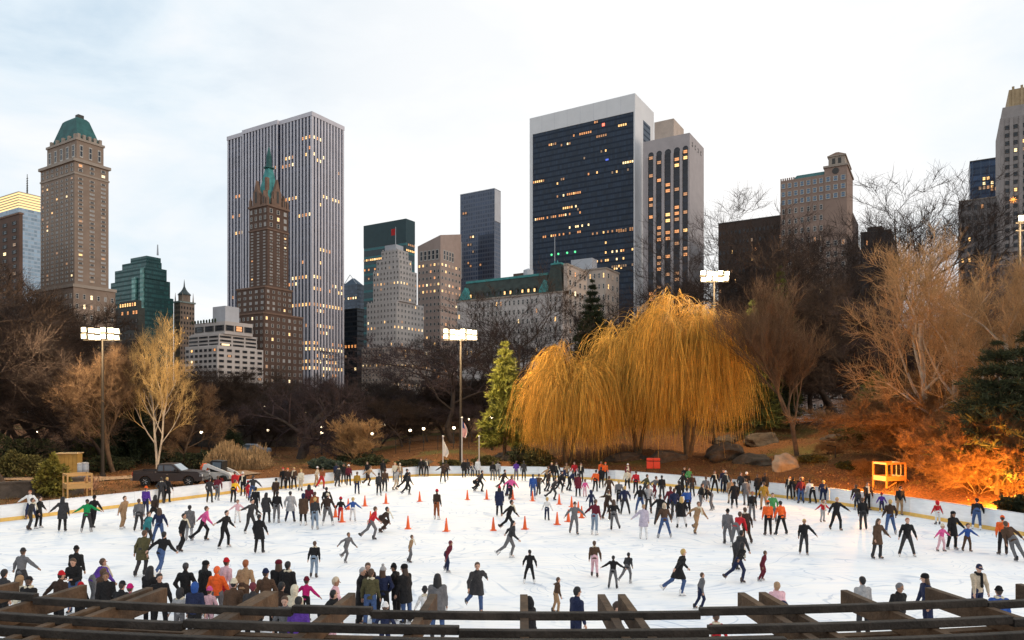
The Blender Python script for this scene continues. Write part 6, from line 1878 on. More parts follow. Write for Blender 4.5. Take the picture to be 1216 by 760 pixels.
# low rink-side wall under the pergola
# ================================================================== people
def surface_nets(field, org, h):
    """naive surface nets of field<0 on a regular grid -> verts, quads"""
    s = field < 0
    nx, ny, nz = field.shape
    c = [s[i:nx - 1 + i, j:ny - 1 + j, k:nz - 1 + k] for i in (0, 1) for j in (0, 1) for k in (0, 1)]
    tot = sum(q.astype(np.int8) for q in c)
    act = (tot > 0) & (tot < 8)
    ids = np.full(act.shape, -1, np.int64)
    I = np.argwhere(act)
    ids[act] = np.arange(len(I))
    acc = np.zeros((len(I), 3)); cnt = np.zeros(len(I))
    corners = [(0, 0, 0), (0, 0, 1), (0, 1, 0), (0, 1, 1), (1, 0, 0), (1, 0, 1), (1, 1, 0), (1, 1, 1)]
    for a in range(8):
        for b in range(a + 1, 8):
            ca, cb = np.array(corners[a]), np.array(corners[b])
            if np.abs(ca - cb).sum() != 1: continue
            fa = field[tuple((I + ca).T)]; fb = field[tuple((I + cb).T)]
            x = (fa < 0) != (fb < 0)
            t = np.where(x, fa / (fa - fb + 1e-12), 0)[:, None]
            p = ca + (cb - ca) * t
            acc[x] += p[x]; cnt[x] += 1
    V = (I + acc / cnt[:, None]) * h + org
    Q = []
    for ax in range(3):
        sl0 = [slice(1, -1)] * 3; sl1 = [slice(1, -1)] * 3
        sl0[ax] = slice(0, -1); sl1[ax] = slice(1, None)
        A, B = s[tuple(sl0)], s[tuple(sl1)]
        E = np.argwhere(A != B)
        if len(E) == 0: continue
        off = np.ones(3, int); off[ax] = 0
        E = E + off
        o1, o2 = [(1, 2), (2, 0), (0, 1)][ax]
        d1 = np.zeros(3, int); d1[o1] = 1
        d2 = np.zeros(3, int); d2[o2] = 1
        q = np.stack([ids[tuple((E - d1 - d2).T)], ids[tuple((E - d2).T)], ids[tuple(E.T)], ids[tuple((E - d1).T)]], -1)
        fl = s[tuple((E).T)]
        q[fl] = q[fl][:, ::-1]
        Q.append(q)
    return V, np.vstack(Q)

def sdf_mesh(name, caps, mats, h=.026, k=.03, cuts=(), ncut=None):
    """caps: (a, b, ra, rb, flatten) rounded cones blended together; flatten = (axis vector, factor) or None; cuts: (point, normal) keep side opposite to normal"""
    P = np.array([c[0] for c in caps] + [c[1] for c in caps]); rm = max(max(c[2], c[3]) for c in caps)
    lo = P.min(0) - rm - 3 * h; hi = P.max(0) + rm + 3 * h
    n = np.ceil((hi - lo) / h).astype(int) + 1
    g = [lo[i] + h * np.arange(n[i]) for i in range(3)]
    X = np.stack(np.meshgrid(*g, indexing='ij'), -1).astype(np.float32)
    F_ = np.full(X.shape[:3], 1e3, np.float32)
    for ci, (a, b, ra, rb, fl) in enumerate(caps):
        if ncut is not None and ci == ncut:
            for pt, nr in cuts: F_ = np.maximum(F_, (X - np.array(pt, np.float32)) @ np.array(nr, np.float32))
        a = np.array(a, np.float32); b = np.array(b, np.float32)
        r = max(ra, rb) * 1.5 + 3 * k + 2 * h
        l0 = np.clip(((np.minimum(a, b) - r - lo) / h).astype(int), 0, n - 1); l1 = np.clip(((np.maximum(a, b) + r - lo) / h).astype(int) + 2, 0, n)
        sl = tuple(slice(l0[i], l1[i]) for i in range(3))
        q = X[sl] - a
        ab = b - a
        if fl is not None:
            ax = np.array(fl[0], np.float32); f = fl[1] - 1
            q = q + (q @ ax)[..., None] * ax * f
            ab = ab + (ab @ ax) * ax * f
        t = np.clip((q @ ab) / max(1e-9, float(ab @ ab)), 0, 1)
        d = np.linalg.norm(q - t[..., None] * ab, axis=-1) - (ra + (rb - ra) * t)
        cur = F_[sl]
        hh = np.clip(.5 + .5 * (cur - d) / k, 0, 1)
        F_[sl] = np.where(np.abs(cur - d) < k, d * hh + cur * (1 - hh) - k * hh * (1 - hh), np.minimum(cur, d))
    for pt, nr in (cuts if ncut is None else ()):
        F_ = np.maximum(F_, (X - np.array(pt, np.float32)) @ np.array(nr, np.float32))
    V, Q = surface_nets(F_, lo, h)
    return V, Q

cloth = mat('outerwear_cloth', (1, 1, 1), .85, .22, 7, 1.6, 11, spec=.2, obj=True)
skin = mat('skin', (1, 1, 1), .6, .06, 12, spec=.3, obj=True)
hairm = mat('hair', (1, 1, 1), .6, .25, 30, .4, 60, spec=.35, obj=True, stretch=(1, 1, .2))
knit = mat('knitted_wool', (1, 1, 1), .95, .18, 22, .5, 60, spec=.1, obj=True)
eye_m = mat('eye', (.02, .018, .016), .3, .1)
lip_m = mat('lips', (.32, .10, .08), .6, .1)
boot_m = mat('skate_leather', (1, 1, 1), .55, .12, 8, spec=.4, obj=True)
blade_m = mat('skate_blade', (.45, .46, .48), .25, .1, 4, metal=.9)

def v3(*a): return np.array(a, float)
def rotx(a): c, s = math.cos(a), math.sin(a); return np.array([[1, 0, 0], [0, c, -s], [0, s, c]])
def roty(a): c, s = math.cos(a), math.sin(a); return np.array([[c, 0, s], [0, 1, 0], [-s, 0, c]])
def rotz(a): c, s = math.cos(a), math.sin(a); return np.array([[c, -s, 0], [s, c, 0], [0, 0, 1]])

class Pose:
    """joints of a figure that faces -y; angles in degrees. leg/arm = (pitch forward, abduct outward, lower-part pitch, lower-part abduct)"""
    def __init__(s, lean=3, side=0, turn=0, nod=0, head=0, la=(5, 10, 18, 6), ra=(5, 10, 18, 6), ll=(0, 5, 0, 3), rl=(0, 5, 0, 3), kid=False):
        hd = 1.28 if kid else 1.0
        TH, SH, TO = (.41, .41, .47) if kid else (.43, .43, .50)
        M = rotx(R(lean)) @ roty(R(side)) @ rotz(R(turn))
        hip = v3(0, 0, 0)
        s.hips = [hip + v3(-.085, 0, 0), hip + v3(.085, 0, 0)]
        s.neck = hip + M @ v3(0, 0, TO)
        s.waist = hip + M @ v3(0, 0, .16)
        s.chest = hip + M @ v3(0, 0, .36)
        s.M = M
        s.sh = [hip + M @ v3(-.175, .0, TO - .06), hip + M @ v3(.175, .0, TO - .06)]
        H = rotx(R(lean * .35 + nod)) @ rotz(R(head)) @ roty(R(side * .3))
        s.H = H
        s.headb = s.neck + H @ v3(0, -.01, .055)
        s.headc = s.neck + H @ v3(0, -.02, .055 + .125 * hd)
        s.hd = hd
        def dr(p, b, sg): p, b = R(p), R(b); return v3(sg * math.sin(b), -math.sin(p) * math.cos(b), -math.cos(p) * math.cos(b))
        s.el, s.wr, s.hand = [], [], []
        for i, (sg, A) in enumerate(((-1, ra), (1, la))):
            e = s.sh[i] + M @ dr(A[0], A[1], sg) * .285
            d2 = M @ dr(A[2], A[3], sg)
            s.el.append(e); s.wr.append(e + d2 * .245); s.hand.append((e + d2 * .245, d2))
        s.kn, s.an = [], []
        for i, (sg, L_) in enumerate(((-1, rl), (1, ll))):
            k = s.hips[i] + dr(L_[0], L_[1], sg) * TH
            a = k + dr(L_[2], L_[3], sg) * SH
            s.kn.append(k); s.an.append(a)
        zmin = min(a[2] for a in s.an)
        off = v3(0, 0, .135 - zmin)                      # ankle over sole and blade
        for nme in ('hips', 'sh', 'el', 'wr', 'kn', 'an'):
            setattr(s, nme, [p + off for p in getattr(s, nme)])
        for nme in ('neck', 'waist', 'chest', 'headb', 'headc'):
            setattr(s, nme, getattr(s, nme) + off)
        s.hand = [(p + off, d) for p, d in s.hand]
        s.hip = off
        s.fwd = M @ v3(0, -1, 0)
        s.kid = kid
        s.height = s.headc[2] + .125 * hd

def head_caps(p):
    H, c, k = p.H, p.headc, p.hd
    f = lambda x, y, z: c + H @ (v3(x, y, z) * k)
    return [(f(0, .012, .02), f(0, -.002, .045), .082 * k, .082 * k, None), (f(0, -.01, -.02), f(0, -.03, -.075), .068 * k, .045 * k, None),
            (f(0, -.085, .012), f(0, -.112, -.022), .012 * k, .017 * k, None), (f(-.078, .01, .0), f(-.08, .014, -.03), .018 * k, .012 * k, None), (f(.078, .01, .0), f(.08, .014, -.03), .018 * k, .012 * k, None),
            (p.neck - p.M @ v3(0, 0, .04), p.headb + H @ v3(0, 0, .05), .055, .052, None)]

def add_balls(V, Q, mi, balls):
    """append ellipsoids (centre, radii, rotation, material) and tubes"""
    Vs, Qs, Ms = [V], [Q], [np.zeros(len(Q), int)]
    n = len(V)
    for c, r, M, m in balls:
        b = MB(); b.ball((0, 0, 0), r, 8, 5)
        v = np.vstack(b.v) @ np.array(M).T + c
        q = np.array([f for f in b.f if len(f) == 4])
        Vs.append(v); Qs.append(q + n); Ms.append(np.full(len(q), m)); n += len(v)
    return np.vstack(Vs), np.vstack(Qs), np.concatenate(Ms)

def body_mesh(p):
    caps = head_caps(p)
    fl = (p.M @ v3(0, 1, 0), 1.45)
    caps += [(p.hip + v3(0, 0, .02), p.waist, .125, .115, fl), (p.waist, p.chest, .115, .14, fl), (p.chest, p.neck - p.M @ v3(0, 0, .05), .14, .08, fl)]
    for i in (0, 1):
        caps += [(p.chest + (p.sh[i] - p.chest) * .4, p.sh[i], .07, .052, None), (p.sh[i], p.el[i], .048, .038, None), (p.el[i], p.wr[i], .038, .026, None)]
        caps += [(p.hips[i], p.kn[i], .082, .052, None), (p.kn[i], p.an[i], .052, .036, None), (p.an[i], p.an[i] + v3(0, -.10, -.04), .038, .03, None)]
        w, d = p.hand[i]
        caps += [(w, w + d * .075, .024, .030, None)]
    V, Q = sdf_mesh('b', caps, None, .021, .022)
    balls = []
    H, c, k = p.H, p.headc, p.hd
    for sx in (-1, 1):
        balls.append((c + H @ (v3(sx * .032, -.079, .014) * k), (.013 * k, .008 * k, .0085 * k), H, 1))
    balls.append((c + H @ (v3(0, -.072, -.058) * k), (.024 * k, .012 * k, .007 * k), H, 2))
    V, Q, Mi = add_balls(V, Q, 0, balls)
    # fingers: four unequal bent ones and a thumb on the side of the palm
    for i in (0, 1):
        w, d = p.hand[i]
        sg = -1 if i == 0 else 1
        side = np.cross(d, p.fwd if abs(d @ p.fwd) < .9 else v3(0, 0, 1)); side /= np.linalg.norm(side)
        pal = np.cross(side, d)
        ps = []
        if side @ (p.M @ v3(sg, 0, 0)) > 0: inn = -1
        else: inn = 1
        for fi, (o, L_) in enumerate(((-.027, .060), (-.009, .072), (.009, .068), (.027, .052))):
            b = w + d * .085 + pal * o
            m1 = b + d * L_ * .55; m2 = m1 + (d * .8 + side * inn * .5) * L_ * .5
            ps += [(b, m1, .0095, .0088), (m1, m2, .0088, .007)]
        b = w + d * .035 + pal * -.026; m1 = b + (d * .7 - pal * .75) * .04; ps += [(b, m1, .011, .010), (m1, m1 + (d * .95 - pal * .2) * .03, .010, .008)]
        a = np.array([(*q[0], *q[1], q[2], q[3]) for q in ps])
        tv, tq = tubes_np(a[:, :3], a[:, 3:6], a[:, 6], a[:, 7], 6)
        n = len(V); V = np.vstack([V, tv]); Q = np.vstack([Q, tq + n]); Mi = np.r_[Mi, np.zeros(len(tq), int)]
    me = np_mesh('body', V, Q, [skin, eye_m, lip_m], True)
    me.polygons.foreach_set('material_index', Mi.astype(np.int32))
    return me

def jacket_mesh(p, kind='jacket'):
    fl = (p.M @ v3(0, 1, 0), 1.32)
    up = p.M @ v3(0, 0, 1)
    fat = 1.0 if not p.kid else .95
    caps = [(p.hip + up * .0, p.waist, .165 * fat, .152 * fat, fl), (p.waist, p.chest, .152 * fat, .178 * fat, fl), (p.chest, p.neck - up * .045, .170 * fat, .085, fl), (p.neck - up * .03, p.neck + up * .035, .082, .072, None)]
    for i in (0, 1):
        caps += [(p.chest + (p.sh[i] - p.chest) * .45 + up * .02, p.sh[i], .085, .075, None), (p.sh[i], p.el[i], .074, .060, None), (p.el[i], p.wr[i] - (p.wr[i] - p.el[i]) * .05, .060, .045, None)]
    cuts = []
    if kind == 'coat':
        kz = (p.kn[0] + p.kn[1]) / 2
        w = .5 * np.linalg.norm((p.kn[0] - p.kn[1])[:2])
        tgt = p.hip * .25 + kz * .75
        for i in (0, 1):
            t2 = p.hips[i] * .18 + p.kn[i] * .82
            caps += [(p.hips[i] + up * .05, t2, .125, .128, fl)]
        caps += [(p.hip, tgt, .165, .165 + w * .2, fl)]
        k_ = .06
        V, Q = sdf_mesh('j', caps, None, .027, .05, [(tgt + v3(0, 0, -.02), v3(0, 0, -1))])
    else:
        # hem only trims the trunk, so keep arms by cutting a region around the trunk axis
        hem = p.hip - up * .075
        caps[0] = (p.hip - up * .06, p.waist, .160 * fat, .152 * fat, fl)
        V, Q = sdf_mesh('j', caps, None, .026, .035, [(hem, -up)], 4)
    return np_mesh('jacket', V, Q, [cloth], True)

def trouser_mesh(p):
    fl = (v3(0, 1, 0), 1.15)
    caps = [(p.hip + v3(0, 0, .06), p.hip - v3(0, 0, .02), .135, .13, fl)]
    for i in (0, 1):
        d = p.an[i] - p.kn[i]
        caps += [(p.hips[i], p.kn[i], .102, .072, None), (p.kn[i], p.an[i] - d * .02, .070, .062, None)]
    V, Q = sdf_mesh('t', caps, None, .025, .03)
    return np_mesh('trousers', V, Q, [cloth], True)

# pieces in head space (origin: head centre, face towards -y)
def head_piece(name, caps, m, cuts=(), h=.017, k=.02):
    V, Q = sdf_mesh(name, caps, None, h, k, cuts)
    return np_mesh(name, V, Q, [m], True)
Z3 = v3(0, 0, 0)
HP = {}
HP['short'] = ('hair', head_piece('hair', [(v3(0, .022, .03), v3(0, .012, .058), .091, .089, None), (v3(0, .05, -.03), v3(0, .045, .02), .062, .08, None)], hairm, [(v3(0, -.062, .04), v3(0, -.85, -.5))]))
HP['long'] = ('hair', head_piece('hair', [(v3(0, .022, .03), v3(0, .012, .058), .095, .092, None), (v3(-.05, .05, .0), v3(-.07, .06, -.19), .060, .055, None), (v3(.05, .05, .0), v3(.07, .06, -.19), .060, .055, None), (v3(0, .07, 0), v3(0, .085, -.22), .07, .07, None)], hairm, [(v3(0, -.058, .035), v3(0, -.9, -.35))]))
HP['beanie'] = ('hat', head_piece('hat', [(v3(0, .012, .045), v3(0, .02, .085), .098, .080, None), (v3(0, .014, .042), v3(0, .010, .038), .104, .104, (v3(0, 0, 1), 3.2))], knit, [(v3(0, 0, .020), v3(0, -.15, -1))]))
HP['bobble'] = ('hat', head_piece('hat', [(v3(0, .012, .045), v3(0, .02, .065), .100, .088, None), (v3(0, .014, .042), v3(0, .010, .038), .104, .104, (v3(0, 0, 1), 3.2)), (v3(0, .02, .188), v3(0, .02, .190), .046, .046, None)], knit, [(v3(0, 0, .020), v3(0, -.15, -1))]))
HP['cap'] = ('cap', head_piece('cap', [(v3(0, .012, .045), v3(0, .015, .07), .095, .086, None), (v3(0, -.08, .040), v3(0, -.15, .026), .07, .06, (v3(0, 0, 1), 7))], cloth, [(v3(0, 0, .015), v3(0, .0, -1))]))
HP['beret'] = ('beret', head_piece('beret', [(v3(0, .03, .055), v3(0, .04, .09), .118, .105, (v3(0, .1, 1) / 1.005, 1.5))], knit, [(v3(0, 0, .025), v3(0, -.1, -1))]))
HP['hood'] = ('hood', head_piece('hood', [(v3(0, .03, .02), v3(0, .025, .055), .108, .102, None), (v3(0, .04, -.09), v3(0, .05, -.03), .095, .1, None)], cloth, [(v3(0, -.055, 0), v3(0, -1, .05))]))
HP['helmet'] = ('helmet', head_piece('helmet', [(v3(0, .02, .045), v3(0, .02, .07), .110, .104, None)], cloth, [(v3(0, 0, .012), v3(0, -.25, -1))]))
SCARF = head_piece('scarf', [(v3(-.05, -.05, -.165), v3(.05, -.05, -.165), .046, .046, None), (v3(.05, -.05, -.165), v3(.06, .05, -.155), .046, .046, None), (v3(.06, .05, -.155), v3(-.06, .05, -.155), .046, .046, None), (v3(-.06, .05, -.155), v3(-.05, -.05, -.165), .046, .046, None), (v3(-.04, -.105, -.18), v3(-.06, -.165, -.52), .042, .05, (v3(0, 1, 0), 1.9))], knit)
mb = MB(); 
V, Q = sdf_mesh('skate', [(v3(0, .035, .115), v3(0, .03, .20), .052, .056, None), (v3(0, .03, .095), v3(0, -.12, .070), .050, .040, None)], None, .019, .02, [(v3(0, 0, .045), v3(0, 0, -1))])
b = MB(); b.box(-.006, .006, -.17, .10, .004, .028); b.box(-.02, .02, -.12, -.07, .028, .048); b.box(-.02, .02, .02, .06, .028, .048)
bq = np.array(b.f); SKM = np.r_[np.zeros(len(Q), int), np.ones(len(bq), int)]
Vb = np.vstack(b.v)
SKATE = np_mesh('skate', np.vstack([V, Vb]), np.vstack([Q, bq + len(V)]), [boot_m, blade_m], True)
SKATE.polygons.foreach_set('material_index', SKM.astype(np.int32))

PO = {
 'stand': Pose(), 'stand2': Pose(lean=2, la=(12, 14, 55, -25), ra=(2, 9, 12, 4), head=25, ll=(3, 6, -2, 4), rl=(-3, 4, -4, 2)),
 'phone': Pose(lean=4, nod=12, la=(25, 12, 95, -32), ra=(25, 12, 100, -32)),
 'pockets': Pose(lean=3, la=(-12, 26, 28, -18), ra=(-12, 26, 28, -18), ll=(2, 8, 0, 6), rl=(-2, 7, -3, 4)),
 'stride': Pose(lean=20, turn=8, la=(-30, 28, -18, 26), ra=(38, 24, 60, 14), ll=(30, 5, -12, 3), rl=(-26, 14, -52, 12), nod=-12),
 'stride2': Pose(lean=16, turn=-8, la=(30, 30, 48, 20), ra=(-28, 30, -10, 26), rl=(26, 6, -10, 4), ll=(-22, 16, -44, 14), nod=-10),
 'arms': Pose(lean=8, la=(4, 58, 10, 64), ra=(0, 54, 8, 60), ll=(8, 10, -6, 6), rl=(-6, 10, -14, 6), nod=-4),
 'arms2': Pose(lean=12, side=6, la=(10, 40, 28, 52), ra=(4, 66, 4, 72), ll=(14, 14, -8, 10), rl=(4, 12, -16, 10), nod=-6),
 'glide': Pose(lean=14, la=(-8, 14, 4, 8), ra=(-8, 14, 4, 8), ll=(12, 5, -14, 4), rl=(2, 5, -20, 3), nod=-10),
 'wide': Pose(lean=5, la=(8, 24, 18, 16), ra=(8, 24, 18, 16), ll=(2, 17, -2, 15), rl=(-2, 17, -4, 15)),
 'hold': Pose(lean=5, la=(10, 40, 20, 44), ra=(5, 12, 22, 4), ll=(5, 7, -5, 4), rl=(-4, 7, -10, 4)),
 'lean': Pose(lean=26, side=22, la=(0, 18, 10, 12), ra=(0, 26, 16, 18), ll=(14, -14, -4, -18), rl=(8, 26, -12, 24), nod=-14),
 'bend': Pose(lean=48, la=(60, 14, 62, 6), ra=(64, 14, 70, 6), ll=(14, 7, -10, 4), rl=(-4, 7, -14, 5), nod=-30),
 'crouch': Pose(lean=52, la=(50, 20, 70, 8), ra=(20, 40, 30, 44), ll=(62, 10, -38, 6), rl=(48, 12, -44, 8), nod=-34),
 'kid': Pose(kid=True, lean=6, la=(6, 26, 16, 24), ra=(6, 26, 16, 24)), 'kid_arms': Pose(kid=True, lean=8, la=(6, 52, 14, 56), ra=(4, 48, 10, 52), ll=(10, 9, -6, 6), rl=(-6, 9, -14, 6)),
 'kid_stride': Pose(kid=True, lean=22, la=(-26, 26, -10, 24), ra=(34, 24, 56, 12), ll=(28, 6, -12, 4), rl=(-22, 12, -44, 10), nod=-12),
}
# two further versions of every pose, joints turned a little differently
import copy
BASE = {'stand': dict(lean=3), 'stand2': dict(lean=2, la=(12, 14, 55, -25), ra=(2, 9, 12, 4), head=25, ll=(3, 6, -2, 4), rl=(-3, 4, -4, 2)), 'pockets': dict(lean=3, la=(-12, 26, 28, -18), ra=(-12, 26, 28, -18), ll=(2, 8, 0, 6), rl=(-2, 7, -3, 4)),
        'stride': dict(lean=20, turn=8, la=(-30, 28, -18, 26), ra=(38, 24, 60, 14), ll=(30, 5, -12, 3), rl=(-26, 14, -52, 12), nod=-12), 'arms': dict(lean=8, la=(4, 50, 14, 46), ra=(0, 40, 16, 34), ll=(10, 9, -8, 6), rl=(-8, 10, -18, 6), nod=-4),
        'glide': dict(lean=14, la=(-8, 14, 4, 8), ra=(-8, 14, 4, 8), ll=(14, 5, -14, 4), rl=(0, 5, -24, 3), nod=-10), 'wide': dict(lean=5, la=(8, 22, 22, 10), ra=(8, 22, 22, 10), ll=(3, 14, -3, 12), rl=(-3, 13, -6, 11)), 'hold': dict(lean=5, la=(10, 40, 20, 44), ra=(5, 12, 22, 4), ll=(5, 7, -5, 4), rl=(-4, 7, -10, 4)), 'bend': dict(lean=44, la=(56, 14, 58, 6), ra=(60, 14, 66, 6), ll=(14, 7, -10, 4), rl=(-4, 7, -14, 5), nod=-30)}
jr = random.Random(5)
VAR = {}
for k0, kw in BASE.items():
    VAR[k0] = [k0]
    for vi in range(2):
        q = {}
        for kk in ('lean', 'side', 'turn', 'nod', 'head', 'la', 'ra', 'll', 'rl'):
            dv = {'la': (5, 10, 18, 6), 'ra': (5, 10, 18, 6), 'll': (0, 5, 0, 3), 'rl': (0, 5, 0, 3)}.get(kk, 0)
            v = kw.get(kk, dv)
            if isinstance(v, tuple):
                am = 16 if kk in ('la', 'ra') else 7
                v = list(v); v[0] += jr.uniform(-am, am); v[1] = v[1] + jr.uniform(-am * .4, am * .5); v[2] += jr.uniform(-am * .5, am * 1.2) if kk in ('la', 'ra') else jr.uniform(-am, 1); v[3] += jr.uniform(-am * .5, am * .4); v = tuple(v)
            else:
                v = v + jr.uniform(-1, 1) * {'lean': 4, 'side': 3, 'turn': 10, 'nod': 8, 'head': 32}[kk]
            q[kk] = v
        nm_ = k0 + '~' + str(vi); PO[nm_] = Pose(**q); VAR[k0].append(nm_)
PTXT = {'stand': 'standing', 'stand2': 'standing with head turned', 'phone': 'with both hands raised', 'pockets': 'with hands at hips', 'stride': 'striding', 'stride2': 'pushing off', 'arms': 'with both arms out', 'arms2': 'wobbling with arms out', 'glide': 'gliding', 'wide': 'standing legs apart', 'hold': 'with one arm out', 'lean': 'leaning steeply sideways', 'bend': 'bending forward', 'crouch': 'crouching low', 'kid': 'standing', 'kid_arms': 'with both arms out', 'kid_stride': 'striding'}
MESH = {}
def pm(pose, part):
    key = (pose, part)
    if key not in MESH:
        p = PO[pose]
        MESH[key] = body_mesh(p) if part == 'body' else trouser_mesh(p) if part == 'trousers' else jacket_mesh(p, part)
    return MESH[key]

CO = {'bk': ('black', (.016, .015, .016)), 'dg': ('charcoal', (.040, .038, .040)), 'g': ('grey', (.14, .135, .14)), 'lg': ('light grey', (.36, .35, .35)), 'nv': ('navy', (.018, .024, .060)), 'bl': ('blue', (.03, .085, .30)), 'lb': ('pale blue', (.22, .34, .52)),
      'rd': ('red', (.48, .020, .028)), 'mr': ('maroon', (.13, .016, .028)), 'pk': ('pink', (.66, .10, .28)), 'lp': ('pale pink', (.70, .42, .46)), 'or': ('orange', (.80, .125, .025)), 'yl': ('yellow', (.80, .45, .03)), 'mu': ('mustard', (.36, .20, .03)), 'gn': ('green', (.07, .27, .09)), 'eg': ('emerald', (.01, .23, .07)), 'ol': ('olive', (.085, .075, .035)),
      'br': ('brown', (.085, .048, .030)), 'db': ('dark brown', (.045, .027, .020)), 'tn': ('tan', (.34, .21, .115)), 'be': ('beige', (.50, .40, .29)), 'wh': ('white', (.74, .72, .70)), 'cr': ('cream', (.64, .56, .42)), 'pu': ('purple', (.09, .035, .25)), 'tl': ('teal', (.03, .17, .19)), 'jn': ('blue denim', (.055, .095, .21)), 'lj': ('faded denim', (.22, .28, .36)), 'li': ('lilac', (.48, .42, .50)), 'ro': ('rust', (.28, .085, .030)), 'bd': ('blond', (.50, .33, .12)), 'ma': ('magenta', (.55, .018, .16))}
SKINS = [(.52, .30, .21), (.46, .26, .18), (.56, .34, .25), (.30, .16, .10), (.40, .22, .15)]
